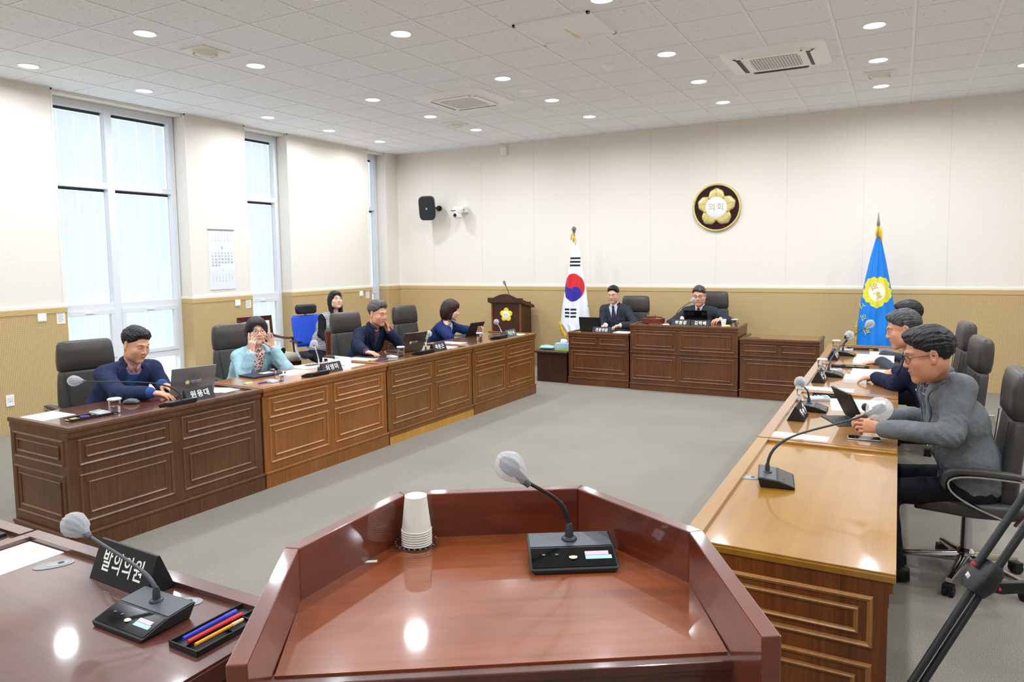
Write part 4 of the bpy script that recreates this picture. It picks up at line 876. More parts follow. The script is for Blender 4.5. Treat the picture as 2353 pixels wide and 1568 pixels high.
def hand(side, curl=(.3, .35, .4, .45), thumb=(.5, .3), spread=.06, res=.0028, skin='#d8a487', k=.006):
    """side +1: thumb on +x. wrist at origin, fingers to +y, back of the hand +z"""
    s = Sculpt((-.09, -.065, -.10), (.09, .215, .06), res); q = side
    s.cap((0, -.032, 0), (0, .0, 0), .023, .023, .02, flat=((0, 0, 1), 1.3)); 
    s.cap((q*.0, .0, 0), (q*.018, .075, .001), .020, .0165, .02, flat=((0, 0, 1), 1.25)); s.cap((q*-.006, .0, 0), (q*-.022, .070, -.001), .019, .015, .02, flat=((0, 0, 1), 1.25)); s.cap((q*.0, .01, 0), (0, .076, .001), .02, .017, .02, flat=((0, 0, 1), 1.3))
    s.cap((q*.012, .012, -.01), (q*.027, .045, -.014), .017, .013, .015)
    fin = [(.0285, .082, (.042, .025, .020), .0088), (.0095, .087, (.046, .028, .021), .009), (-.0095, .083, (.043, .026, .020), .0086), (-.0275, .074, (.034, .020, .018), .0077)]
    for i, (x, y, L, r) in enumerate(fin):
        c = curl[i] if isinstance(curl, (list, tuple)) else curl; sp = q*spread*(1.3-.9*i); p = V3((q*x, y-.012, .0)); a = 0
        for j, l in enumerate(L):
            a += c*(.8, 1.2, .8)[j]; d = V3((math.sin(sp)*math.cos(a), math.cos(sp)*math.cos(a), -math.sin(a))); e = p+d*(l+(.012 if j == 0 else 0)); s.cap(p, e, r*(1-.07*j), r*(1-.07*(j+1)), k if j == 0 else .003); 
            if j == 0: s.ell(e, (r*1.06,)*3, .004)
            p = e
    p = V3((q*.022, .018, -.010)); a = thumb[0]
    for j, (l, r) in enumerate(((.040, .0125), (.031, .0108), (.024, .0095))):
        d = V3((q*math.sin(a)*math.cos(thumb[1]), math.cos(a)*math.cos(thumb[1]), -math.sin(thumb[1]))); e = p+d*l; s.cap(p, e, r, r*.9, .008 if j == 0 else .003); p = e; a -= .28
    P, Fc = s.mesh(); C = np.tile(np.array(lin(skin)), (len(P), 1)); return P, Fc, C
def ik(S, W, l1, l2, pole):
    S, W = Vector(S), Vector(W); d = W-S; L = min(d.length, (l1+l2)*.995); u = d.normalized(); a = (l1*l1-l2*l2+L*L)/(2*L); hgt = math.sqrt(max(l1*l1-a*a, 0)); pl = Vector(pole); pl = (pl-u*pl.dot(u)).normalized(); return S+u*a+pl*hgt
def frame(y, z):
    y = Vector(y).normalized(); z = Vector(z); z = (z-y*z.dot(y)).normalized(); x = y.cross(z); return Matrix(((x.x, y.x, z.x), (x.y, y.y, z.y), (x.z, y.z, z.z)))
def person(cfg):
    """local frame: +y where the sitter faces, +x to their right hand, origin on the floor under the hips"""
    loc = Vector(cfg['loc']); rz = cfg['rz']; root = empty('person', loc, rz, cfg['label'], 'person')
    Wm = TR(*loc) @ RZ(rz); inv = Wm.inverted(); Lc = lambda p: inv @ Vector(p)
    sc_ = cfg.get('scale', 1.); fem = cfg.get('fem', False); sk = cfg.get('skin', '#d8a487')
    Hh = Lc(cfg['head']); hy, hp, hr = [math.radians(a) for a in cfg.get('hrot', (0, 0, 0))]   # yaw left+, pitch up+, roll
    HR = RZ(hy) @ RX(hp) @ RY(hr); HT = TR(*Hh) @ HR @ Matrix.Scale(cfg.get('hs', 1.), 4)
    Nk = Hh+(RZ(hy*.3) @ RX(hp*.45)) @ Vector((0, -.045, cfg.get('neckl', -.172)*sc_))
    if cfg.get('nk'): Nk = Lc(cfg['nk'])
    cfg['_nk'] = tuple(HT.inverted() @ Nk)
    (P, Fc, C), (HP, HF) = head(cfg); headP = xf(P, HT)
    hip = Vector((0, 0, cfg.get('hipz', .53))); ch = hip.lerp(Nk, .62)+Vector((0, -.03, 0)); wa = hip.lerp(Nk, .28)+Vector((0, -.02, 0))
    sw = (.155 if fem else .178)*sc_*cfg.get('sw', 1.); tl = cfg.get('shtilt', 0.)
    up = (Nk-ch).normalized(); ty = math.radians(cfg.get('twist', 0)); rx = RZ(ty) @ Vector((1, 0, tl))
    Sh = {q: Nk+rx*(q*sw)-up*.055+Vector((0, .0, -.012))+Vector(cfg.get('sh%+d' % q, (0, 0, 0))) for q in (-1, 1)}
    l1, l2 = (.27, .245) if fem else (.295, .262); l1 *= sc_; l2 *= sc_
    Wr = {}; El = {}; HF_ = {}
    for q, key in ((1, 'R'), (-1, 'L')):
        a = cfg[key]; w = Lc(a['w'])
        if a.get('s'): Sh[q] = Lc(a['s'])
        El[q] = Lc(a['e']) if a.get('e') else ik(Sh[q], w, l1, l2, a.get('pole', (q*.5, -.4, -.8))); d = w-Sh[q]
        if d.length > l1+l2 and not a.get('e'): w = Sh[q]+d.normalized()*(l1+l2)*.995
        Wr[q] = w; f = inv.to_3x3() @ Vector(a['f']); u = inv.to_3x3() @ Vector(a['u']); HF_[q] = frame(f, u)
    if cfg.get('nk') and cfg['R'].get('s'): rx = (Sh[1]-Sh[-1]).normalized()
    off = cfg.get('bulk', 0.)
    def torso(s, o, arms=True, sleeve=1., neck=False, legs=False, wr=0., low=True, cut=1.):
        k = .05; cw = (.118 if fem else .14)*sc_
        s.ell(hip+Vector((0, -.01, .02)), (.165*sc_+o, .125+o, .105+o), k)
        if low: s.cap(wa-Vector((cw*.45, 0, 0)), wa+Vector((cw*.45, 0, 0)), .112*sc_+o+off*.9, k=k)
        s.cap(ch-rx*cw*.5, ch+rx*cw*.5, .112*sc_+o+off*.4, k=k); mid = ch.lerp(Nk, .55); s.cap(mid-rx*cw*.62, mid+rx*cw*.62, .082*sc_+o, k=k)
        if o > .012:
            for q in (-1, 1): s.cap(hip+Vector((q*.07, .02, .02)), hip+Vector((q*.085, .10, -.02)), .085+o, .06+o, k=k); s.cap(ch+rx*q*.045-Vector((0, .012, .03)), hip+Vector((q*.055, -.02, .06)), .10+o, .112+o, k=k)
        if fem:
            for q in (-1, 1): s.ell(ch+Vector((q*.065, .075, .02)), (.058+o, .055+o, .055+o), .04)
        for q in (-1, 1):
            s.cap(Nk-up*.02, Sh[q]+up*.008, .046+o, .044+o, .045)
            if arms:
                r1, r2, r3 = (.045, .038, .029) if fem else (.051, .042, .033)
                s.cap(Sh[q], El[q], r1+o, r2+o, .035); e = El[q]+(Wr[q]-El[q])*sleeve; s.cap(El[q], e, r2+o, (r3+(r2-r3)*(1-sleeve))+o*1.05, .03)
        if neck: s.cap(Nk-up*.02, Nk+(Hh-Nk)*.35, .052 if not fem else .042, .05 if not fem else .04, .03)
    def bounds(m=.2):
        pts = [hip, Nk, *Sh.values(), *El.values(), *Wr.values()]
        return [min(p[i] for p in pts)-m for i in range(3)], [max(p[i] for p in pts)+m for i in range(3)]
    lo, hi = bounds(); lo[2] = min(lo[2], hip.z-.16)
    # body: head+neck, trunk and arms, hands
    s = Sculpt(lo, hi, .011); torso(s, -.010, neck=True); BP, BF = s.mesh(); BC = np.tile(np.array(lin(sk)), (len(BP), 1))
    parts = [(headP, Fc, 0), (BP, BF, 0)]; cols = [C, BC]
    for q, key in ((1, 'R'), (-1, 'L')):
        a = cfg[key]; P_, F_, C_ = hand(-q, a.get('curl', .35), a.get('thumb', (.6, .3)), a.get('spread', .06), cfg.get('fres', .003), sk)
        hs = (.92 if fem else 1.0)*sc_*cfg.get('hands', 1.); T = Matrix.Translation(Wr[q]) @ HF_[q].to_4x4() @ Matrix.Scale(hs, 4); parts.append((xf(P_, T), F_, 0)); cols.append(C_)
    np_obj('body', parts, [SKIN], root, cols)
    np_obj('hair', [(xf(HP, HT), HF, 0)], [cfg['hmat']], root)
    # clothes
    res = cfg.get('cres', .0085)
    yfront = RZ(ty) @ Vector((0, 1, 0))
    def vcoords(X):
        x, y, z = X; dx, dy, dz = x-Nk.x, y-Nk.y, z-Nk.z
        lat = dx*rx.x+dy*rx.y+dz*rx.z; alo = -(dx*up.x+dy*up.y+dz*up.z); fr = dx*yfront.x+dy*yfront.y+dz*yfront.z-(alo*-up.y*1.0)*0
        return lat, alo, fr+alo*up.y
    def garment(name, m, o, sleeve=1., V=None, neckcut=.058, wr=0., fold=.0025, lapel=0., crew=False, arms=True):
        s = Sculpt(lo, hi, res); torso(s, o, sleeve=sleeve, arms=arms)
        r, X = s.sl(lo, hi, 0); lat, alo, fr = vcoords(X); D = s.D[r]
        xx = X[0]+0*lat; yy = X[1]+0*lat; zz = X[2]+0*lat
        D = D+fold*wav(xx, yy, zz, 22, cfg.get('seed', 1)).astype(F32)+fold*.6*wav(xx, yy, zz*.6, 50, 4).astype(F32)
        # sharp creases round the elbows
        for q in (-1, 1):
            e = El[q]; rr = np.sqrt((xx-e.x)**2+(yy-e.y)**2+(zz-e.z)**2); u = (Wr[q]-Sh[q]).normalized(); t = (xx-e.x)*u.x+(yy-e.y)*u.y+(zz-e.z)*u.z
            D = D+(np.exp(-(rr/.10)**2)*(o > .01)*.0045*np.sin(t*150+3*np.sin(xx*40+zz*35))).astype(F32)
        if lapel and V: 
            w = V[0]*np.clip(1-alo/V[1], 0, 1); al = np.abs(lat); inside = (al > w) & (al < w+lapel*np.clip((V[1]-alo)/V[1]*1.6+.25, .25, 1)) & (alo < V[1]) & (fr > -.01) & (alo > -.02)
            D = D-np.where(inside, .0055, 0).astype(F32)
        D0 = D.copy(); st_ = Sculpt(lo, hi, res); torso(st_, o, arms=False); Dt = st_.D-.007
        # neck opening
        nd = np.sqrt(lat**2+(fr*1.0)**2)-neckcut; nd = np.maximum(nd, alo-.035); D = np.maximum(D, -nd.astype(F32))
        D = np.maximum(D, np.minimum(-(alo+.03), .115-np.sqrt(lat**2+fr**2)).astype(F32)) if not crew else D
        if V:
            w = V[0]*np.clip(1-alo/V[1], 0, 1); vd = np.maximum(np.abs(lat)-w, -(fr-.0)); vd = np.maximum(vd, alo-V[1]); vd = np.maximum(vd, fr-.185); D = np.maximum(D, -np.maximum(vd, Dt).astype(F32))
        s.D[r] = D; P_, F_ = s.mesh(); garment.D0 = D0; garment.res = res; return np_obj(name, [(P_, F_, 0)], [m], root)
    jk = cfg.get('jacket')
    if cfg.get('shirt'): garment('shirt', cfg['shirt'], .004, sleeve=cfg.get('cuff', .99), neckcut=.05, fold=.001)
    if cfg.get('vest'): garment('sweater', cfg['vest'], .009, sleeve=cfg.get('vcuff', .96), V=cfg.get('vV'), neckcut=cfg.get('vneck', .07), fold=.0015, arms=cfg.get('varms', True))
    if jk: garment('jacket', jk, cfg.get('jo', .016), sleeve=cfg.get('jcuff', .93), V=cfg.get('V', (.06, .30)), neckcut=.066, lapel=cfg.get('lapel', .04), fold=cfg.get('fold', .003))
    # collars
    BM = Matrix.Translation(Nk) @ frame(yfront-up*yfront.dot(up), up).to_4x4()      # neck frame: x right, y front, z up
    def collar(name, m, r0, r1, z0, z1, gap, pt=.03, th=.0035, back=.0):
        b_ = MB(); n = 36; R0 = []; R1 = []; R2 = []
        for i in range(n+1):
            a = PI/2+gap+(2*PI-2*gap)*i/n; u = abs(i/n-.5)*2; c_, s_ = math.cos(a), math.sin(a)
            ex = pt*max(0, (u-.72)/.28)**1.5
            R0.append((r0*.98*c_, r0*s_-.012, z0)); R1.append((r0*c_, r0*s_-.012+.0, z1-.018*u*u)); R2.append(((r1+ex*.6)*c_, (r1+ex*.5)*s_-.012, z0+.004-ex))
        b_.grid([R0, R1, R2]); o = b_.build(name, m, root, smooth=True); o.matrix_parent_inverse = Matrix.Identity(4); o.matrix_local = BM
        so = o.modifiers.new('thickness', 'SOLIDIFY'); so.thickness = th; so.offset = 0; return o
    nr = .057 if not fem else .048
    if cfg.get('collar'): collar('shirt_collar', cfg['collar'], nr, nr+.016, .012, .060, cfg.get('cgap', .16), cfg.get('cpt', .035))
    if jk and cfg.get('jcollar', True): collar('jacket_collar', jk, nr+.010, nr+.030, .0, .046, .8, .0, .006)
    # lapels laid on the jacket front
    if jk and cfg.get('V', 1) and cfg.get('lapel', .04):
        D0, rs = garment.D0, garment.res; V = cfg.get('V', (.06, .30))
        def samp(p):
            g_ = [(p[k_]-lo[k_])/rs for k_ in range(3)]; i0 = [int(math.floor(a_)) for a_ in g_]
            if any(i0[k_] < 0 or i0[k_] >= D0.shape[k_]-1 for k_ in range(3)): return 1.
            f0 = [g_[k_]-i0[k_] for k_ in range(3)]; v = 0.
            for a_ in (0, 1):
                for b2 in (0, 1):
                    for c2 in (0, 1): v += float(D0[i0[0]+a_, i0[1]+b2, i0[2]+c2])*(f0[0] if a_ else 1-f0[0])*(f0[1] if b2 else 1-f0[1])*(f0[2] if c2 else 1-f0[2])
            return v
        def onf(lat, alo):
            p = Nk-up*alo+rx*lat; t = .20; pv = samp(p+yfront*t)
            if pv < 0: t = .14
            while t > -.02:
                v = samp(p+yfront*t)
                if v < 0: break
                t -= .005
            a_, b2 = t, t+.005
            for _ in range(5):
                mid_ = (a_+b2)/2
                if samp(p+yfront*mid_) < 0: a_ = mid_
                else: b2 = mid_
            return p+yfront*(a_+.0045)
        lw = cfg.get('lapel', .04)
        for q in (-1, 1):
            b_ = MB(); rows_ = []; n_ = 16
            for i in range(n_+1):
                al = .005+(V[1]-.012)*i/n_; w_ = V[0]*max(0, 1-al/V[1]); f_ = i/n_; wd = lw*(1.5 if f_ < .30 else 1.9)*min(1, (1-f_)*1.9+.12)*(.75 if f_ < .1 else 1)
                if .28 < f_ < .34: wd *= .8
                rows_.append([onf(q*(w_-.003), al)]+[onf(q*(w_+wd*j/3), al) for j in (1, 2, 3)])
            b_.grid(rows_); ob = b_.build('lapel', jk, root, smooth=True); so = ob.modifiers.new('thickness', 'SOLIDIFY'); so.thickness = .0045; so.offset = 0
        if cfg.get('pin'):
            p = onf(cfg['pin']*.075, .10); b_ = MB(); b_.lathe([(0, 0), (.008, .001), (.006, .004), (0, .005)], 12, p+yfront*.002, yfront.to_track_quat('Z', 'Y').to_matrix()); b_.build('lapel_pin', gold, root, smooth=True)
        if cfg.get('pocket'):
            s_ = cfg['pocket']; c_ = hip+Vector((s_*.19, .04, .09)); b_ = MB(); b_.loft([(c_+Vector((0, -.07, -.002)), (0, .1, 1), (1, 0, 0), .024, .004), (c_+Vector((0, .07, .012)), (0, .1, 1), (1, 0, 0), .024, .004)], 8, 6); b_.build('pocket_flap', jk, root)
    # tie
    def surf_y(lat, alo, o):
        return None
    if cfg.get('tie'):
        b_ = MB(); secs = []
        s = Sculpt(lo, hi, .012); torso(s, .012); zs = [(.0, .020), (.03, .014), (.05, .018), (.15, .034), (.25, .042), (.33, .044), (.38, .004)]
        for al, w_ in zs:
            p = Nk-up*al; y = 0.
            for t in np.arange(.0, .3, .004):
                c_ = p+yfront*float(t); ii = [int(round((c_[k_]-lo[k_])/.012)) for k_ in range(3)]
                if any(i < 0 or i >= s.n[k_] for k_, i in enumerate(ii)): break
                if s.D[tuple(ii)] < .002: y = t
            secs.append((p+yfront*(float(max(y, .045))+.006), rx, yfront, w_, .004))
        b_.loft(secs, 12, 5); b_.build('tie', cfg['tie'], root, smooth='auto')
    # glasses
    if cfg.get('glasses'):
        g = MB(); gm = cfg['glasses']; rw, rh = cfg.get('lens', (.024, .018))
        for q in (-1, 1):
            P_ = [(q*.032+rw*math.copysign(abs(math.cos(t))**.8, math.cos(t)), .1-.012*(abs(math.cos(t))*(1 if q*math.cos(t) > 0 else 0)), .006+rh*math.copysign(abs(math.sin(t))**.8, math.sin(t))) for t in [2*PI*k_/20 for k_ in range(21)]]
            g.tube(P_, cfg.get('gr', .0014), 6, cap=False)
            if not fem: g.tube([(q*(.032+rw), .09, .012), (q*.075, .06, .014), (q*.083, -.0, .010), (q*.084, -.02, -.002)], .0016, 6)
        g.tube([(-.009, .1, .01), (0, .105, .012), (.009, .1, .01)], .0014, 6)
        o = g.build('glasses', gm, root, smooth='auto'); o.matrix_local = HT
    # lower body
    tr = cfg.get('trousers', CL['dark']); s = Sculpt((-.36, -.22, -.0), (.36, .78, .74), .012); kn = {}
    for q in (-1, 1):
        kx = cfg.get('kx', .15); K = Vector((q*kx, cfg.get('kneey', .42), .50)); A = Vector((q*(kx-.01), cfg.get('footy', .36), .10)); s.cap((q*.09, -.01, .53), K, .088, .064, .05); s.cap(K, A, .062, .045, .03); kn[q] = A
    s.ell((0, -.02, .54), (.18, .14, .13), .05); r, X = s.sl((-.36, -.22, 0), (.36, .78, .74), 0); s.D[r] = s.D[r]+.003*wav(X[0]+0*X[1]*X[2], X[1]+0*X[0]*X[2], X[2]+0*X[0]*X[1], 26, 2).astype(F32)
    P_, F_ = s.mesh(); np_obj('trousers', [(P_, F_, 0)], [tr], root)
    for q in (-1, 1):
        A = kn[q]; m_ = MB(); m_.loft([((A.x, A.y-.07, .045), (1, 0, 0), (0, 0, 1), .028, .035), ((A.x, A.y-.02, .055), (1, 0, 0), (0, 0, 1), .038, .055), ((A.x, A.y+.08, .04), (1, 0, 0), (0, 0, 1), .044, .04), ((A.x, A.y+.17, .028), (1, 0, 0), (0, 0, 1), .038, .028), ((A.x, A.y+.2, .02), (1, 0, 0), (0, 0, 1), .02, .016)], 16, 2.6); m_.build('shoe', CL['shoe'], root, smooth=True)
    root['_c'] = 0; del root['_c']
    cfg['Nk'] = Nk; cfg['El'] = El; cfg['Wr'] = Wr; cfg['BM'] = BM; cfg['up'] = up; cfg['yf'] = yfront; cfg['ch'] = ch
    return root, HT
def folds_(m):
    nt, lk, b = nodes(m); tc = N(nt, 'ShaderNodeTexCoord'); n = N(nt, 'ShaderNodeTexNoise', i_Scale=7., i_Detail=2., i_Distortion=1.6); lk.new(tc.outputs['Object'], n.inputs['Vector'])
    bp = N(nt, 'ShaderNodeBump', i_Strength=.55, i_Distance=.02); lk.new(n.outputs['Fac'], bp.inputs['Height']); old = [l for l in m.node_tree.links if l.to_node == b and l.to_socket.name == 'Normal']
    if old: lk.new(bp.outputs[0], old[0].from_node.inputs['Normal'])
    else: lk.new(bp.outputs[0], b.inputs['Normal'])
    return m
def cloth(name, a, b_, ns=260, rough=.85, bump=.2):
    return folds_(noisemat(name, [(.35, a), (.65, b_)], nscale=ns, detail=2, rough=rough, bump=bump, bdist=.0008, bscale=ns*1.5, spec=.2))
def plaid(name, base, c1, c2, p=.02, w=.15):
    m = mat(name, rough=.8); nt, lk, b = nodes(m); tc = N(nt, 'ShaderNodeTexCoord'); sx = N(nt, 'ShaderNodeSeparateXYZ'); lk.new(tc.outputs['Object'], sx.inputs[0]); prev = None; colr = lin(base); last = None
    for ax_, cc, pp, ww in (('X', c1, p, w), ('Z', c1, p, w), ('X', c2, p*1.0, w*.9), ('Z', c2, p*1.0, w*.9)):
        a = N(nt, 'ShaderNodeMath', operation='MULTIPLY_ADD'); a.inputs[1].default_value = 1/pp; a.inputs[2].default_value = 0 if cc == c1 else .5; lk.new(sx.outputs[ax_], a.inputs[0]); f = N(nt, 'ShaderNodeMath', operation='FRACT'); lk.new(a.outputs[0], f.inputs[0]); l = N(nt, 'ShaderNodeMath', operation='LESS_THAN'); l.inputs[1].default_value = ww; lk.new(f.outputs[0], l.inputs[0])
        mx = N(nt, 'ShaderNodeMix', data_type='RGBA'); mu = N(nt, 'ShaderNodeMath', operation='MULTIPLY'); mu.inputs[1].default_value = .75; lk.new(l.outputs[0], mu.inputs[0]); lk.new(mu.outputs[0], mx.inputs['Factor']); mx.inputs['B'].default_value = (*lin(cc), 1)
        if last: lk.new(last, mx.inputs['A'])
        else: mx.inputs['A'].default_value = (*colr, 1)
        last = mx.outputs['Result']
    lk.new(last, b.inputs['Base Color']); return m
def spots(name, base, dot, scale=60, th=.35, feature='F1'):
    m = mat(name, rough=.7); nt, lk, b = nodes(m); tc = N(nt, 'ShaderNodeTexCoord'); v = N(nt, 'ShaderNodeTexVoronoi', i_Scale=scale); lk.new(tc.outputs['Object'], v.inputs['Vector']); l = N(nt, 'ShaderNodeMath', operation='LESS_THAN'); l.inputs[1].default_value = th; lk.new(v.outputs['Distance'], l.inputs[0]); mx = N(nt, 'ShaderNodeMix', data_type='RGBA'); lk.new(l.outputs[0], mx.inputs['Factor']); mx.inputs['A'].default_value = (*lin(base), 1); mx.inputs['B'].default_value = (*lin(dot), 1); lk.new(mx.outputs['Result'], b.inputs['Base Color']); return m
CL = dict(navy=cloth('navy blazer cloth', '#232c48', '#2e3857'), navyd=cloth('deep navy wool', '#161d33', '#1f2741'), navyb=cloth('royal navy knit', '#19264f', '#223263'), char=cloth('charcoal suit cloth', '#2b313a', '#363d46'), slate=cloth('slate grey wool', '#3a4046', '#454b51'),
  gtw=cloth('grey flecked tweed', '#5a5e62', '#787c80', 420), light=cloth('pale blue jacket cloth', '#94bac8', '#a2c6d2', 200), blue=cloth('blue fine knit', '#2f4a86', '#395695'), white=cloth('white shirt cotton', '#e9ebf2', '#f2f3f8'), dark=cloth('black trousers', '#14161b', '#1d2026'),
  black=cloth('black ribbed knit', '#0f1014', '#1a1b20'), grey=cloth('dark grey knit vest', '#3a3f49', '#454a55'), shoe=mat('black shoe leather', '#0c0c0d', rough=.3), pur=cloth('purple shirt cuff', '#4b3450', '#5a4060'), redw=spots('red and white printed blouse', '#f4efee', '#c32b2b', 55, .42), check=plaid('pink check shirt', '#f1e6e6', '#8d3d4c', '#c98a94', .012, .4),
  plaid=plaid('dark tartan shirt', '#343941', '#1f3560', '#c8ccd2', .04, .1), wp=spots('white leaf print scarf', '#e7eeee', '#9fb3b3', 50, .22), tie1=spots('navy dotted tie', '#1d2440', '#8f98b0', 110, .2), tie2=cloth('wine red tie', '#5a1524', '#6c1c2c'), pale=cloth('pale lilac shirt', '#c9d0ea', '#d6dcf0'))
brown_gl = mat('brown spectacle frame', '#4a2a22', rough=.3); blk_gl = mat('black spectacle frame', '#16181c', rough=.25); thin_gl = mat('thin metal spectacle frame', '#a8a29a', rough=.25, metal=.8); red_gl = mat('dark red spectacle frame', '#6b2030', rough=.3)
# ------------------------------------------------------------------ the ten people
P1 = dict(label='man in a navy blazer and blue sweater typing on a silver laptop', loc=(-5.50, 3.36, 0), rz=-PI/2-.12, head=gx(312, 792, -5.16), hrot=(14, -22, 0), hs=1.03, wide=1.04, hmat=HB, quiff=.022, curl=.003, vol=.017, jacket=CL['navy'], vest=CL['blue'], shirt=CL['check'], collar=CL['check'], V=(.075, .36), vcuff=1.0, jcuff=.86, eye=.25, bulk=.015,
  R=dict(w=gz(345, 903, .845), f=(.75, .62, -.12), u=(0, 0, 1), curl=.28, thumb=(.35, .3), pole=(.9, -.2, -.7)), L=dict(w=gz(372, 884, .85), f=(.95, .1, -.15), u=(.1, 0, 1), curl=.3, thumb=(.5, .4), pole=(-.6, -.4, -.8)), skin='#d9a283', sw=1.05)
person(P1)
P2 = dict(label='woman in a pale blue jacket holding her glasses with both hands', fem=True, hair='bob', loc=(-5.44, 4.66, 0), rz=-PI/2-.25, head=gx(590, 762, -5.22), hrot=(-14, 0, 0), hs=.98, hmat=HD, vol=.018, jacket=CL['light'], shirt=CL['redw'], V=(.075, .40), lapel=.05, collar=CL['redw'], cgap=.05, cpt=0., jcuff=.80, cuff=.92, eye=.75, glasses=brown_gl, lens=(.022, .020), skin='#e2b79f', lip='#b4535a', seed=5,
  R=dict(w=gx(578, 806, -5.10), f=(.12, -.02, 1), u=(.55, -.85, .1), curl=(.15, .75, .85, .95), thumb=(.2, .6), pole=(.35, .1, -1)), L=dict(w=gx(626, 797, -5.10), f=(-.05, -.25, 1), u=(-.4, .9, .2), curl=(.6, .45, .3, .1), thumb=(.5, .6), pole=(-.5, .1, -1)))
person(P2)
P3 = dict(label='grey-haired man in a navy jacket resting his cheek on one hand', loc=(-5.46, 6.33, 0), rz=-PI/2-.15, head=gx(868, 720, -5.15), hrot=(6, -14, 4), hs=1.08, wide=1.04, hmat=HG, quiff=.03, vol=.018, curl=.0018, part=-.01, jacket=CL['navyd'], vest=CL['grey'], varms=False, shirt=CL['pur'], collar=CL['grey'], cpt=0., cgap=.08, V=(.06, .36), jcuff=.84, cuff=.97, eye=.2, brow='#3c3633', bulk=.012, skin='#dba084', sw=1.08, seed=8,
  R=dict(w=gz(842, 809, .83), f=(.9, .2, -.12), u=(0, 0, 1), curl=.35, thumb=(.35, .3), pole=(.8, -.2, -.6)), L=dict(w=gx(893, 762, -5.10), f=(-.12, -.25, 1), u=(.55, .85, .1), curl=.25, thumb=(.4, .2), pole=(-.7, .2, -.8)))
person(P3)
P4 = dict(label='woman in a navy jacket and white scarf with one hand behind her ear', fem=True, hair='bob', loc=(-5.45, 7.88, 0), rz=-PI/2+.05, head=gx(1036, 714, -5.2), hrot=(24, -10, 0), hs=1.04, hmat=HBR, vol=.02, jacket=CL['navyb'], shirt=CL['wp'], collar=CL['wp'], cpt=0., V=(.07, .3), jcuff=.82, cuff=.94, eye=.3, skin='#dfb199', seed=3,
  R=dict(w=gx(1026, 752, -5.20), f=(-.3, .25, .92), u=(.3, -.95, .1), curl=(.45, .5, .55, .6), thumb=(.4, .4), pole=(.9, .2, -.6)), L=dict(w=gz(1108, 763, .845), f=(.9, -.1, .35), u=(.0, 1, .2), curl=.5, thumb=(.5, .4), pole=(-.7, -.1, -.7)))
person(P4)
P5 = dict(label='woman with long black hair in a black and white striped vest', fem=True, hair='long', loc=(-6.84, 7.15, 0), rz=-PI/2-.4, head=gx(771, 690, -6.70), hrot=(2, 8, 0), hs=.98, hmat=HB, vol=.010, shirt=CL['black'], vest=None, collar=None, eye=.8, skin='#e4b8a2', lip='#c0444e', cres=.01, cuff=1.0, hipz=.60,
  R=dict(w=(-6.50, 6.90, .74), f=(1, .1, -.1), u=(0, 0, 1), curl=.4), L=dict(w=(-6.45, 7.25, .74), f=(1, -.1, -.1), u=(0, 0, 1), curl=.4))
P5['vest'] = mat('black vest with white stripes', rough=.8); nt, lk, b = nodes(P5['vest']); tc = N(nt, 'ShaderNodeTexCoord'); sx = N(nt, 'ShaderNodeSeparateXYZ'); lk.new(tc.outputs['Object'], sx.inputs[0]); wv = N(nt, 'ShaderNodeTexWave', i_Scale=26., i_Distortion=1.); wv.bands_direction = 'Z'; lk.new(tc.outputs['Object'], wv.inputs['Vector'])
r_ = ramp(nt, [(.45, '#141418'), (.55, '#d9d9dc')]); lk.new(wv.outputs['Fac'], r_.inputs[0]); lk.new(r_.outputs[0], b.inputs['Base Color']); P5['varms'] = False; P5['vV'] = (.06, .2); P5['vneck'] = .075
person(P5)
P6 = dict(label='young man in a dark suit and dotted tie beside the white national flag', loc=(-3.63, 9.98, 0), rz=PI-.05, head=gy(1409, 677, 9.86), hrot=(4, -12, 0), hs=.98, hairline=.084, ps=-1, hmat=HB, quiff=.02, vol=.016, jacket=CL['char'], shirt=CL['white'], collar=CL['white'], tie=CL['tie1'], V=(.075, .40), jcuff=.93, cuff=1.02, eye=.3, glasses=thin_gl, gr=.001, skin='#dcae93', cres=.01, hipz=.54,
  R=dict(w=(-3.72, 9.62, .80), f=(-.2, -.95, -.1), u=(0, 0, 1), curl=.3), L=dict(w=gz(1428, 748, .81), f=(-.8, -.5, -.1), u=(0, 0, 1), curl=.4, thumb=(.4, .3), pole=(-.8, -.2, -.6)))
person(P6)
P7 = dict(label='grey-haired man with red glasses and a dark suit at the tall dais desk', loc=(-2.40, 9.97, .06), rz=PI-.08, head=gy(1606, 680, 9.80), hrot=(10, -10, 0), hs=1.06, hmat=HG2, quiff=.014, vol=.014, hairline=.066, jacket=CL['char'], vest=CL['black'], shirt=CL['white'], collar=CL['white'], tie=CL['tie2'], V=(.055, .30), vV=(.05, .16), pin=-1, jcuff=.9, cuff=1.0, eye=.25, glasses=red_gl, lens=(.024, .014), gr=.0018, skin='#dca48b', cres=.01, hipz=.56, bulk=.015, sw=1.08,
  R=dict(w=(-2.60, 9.58, .93), f=(.6, -.75, -.1), u=(0, 0, 1), curl=.4, pole=(.9, -.2, -.5)), L=dict(w=gy(1657, 735, 9.62), f=(-.5, -.85, .05), u=(.2, 0, 1), curl=.5, thumb=(.4, .3), pole=(-.9, -.2, -.5)))
person(P7)
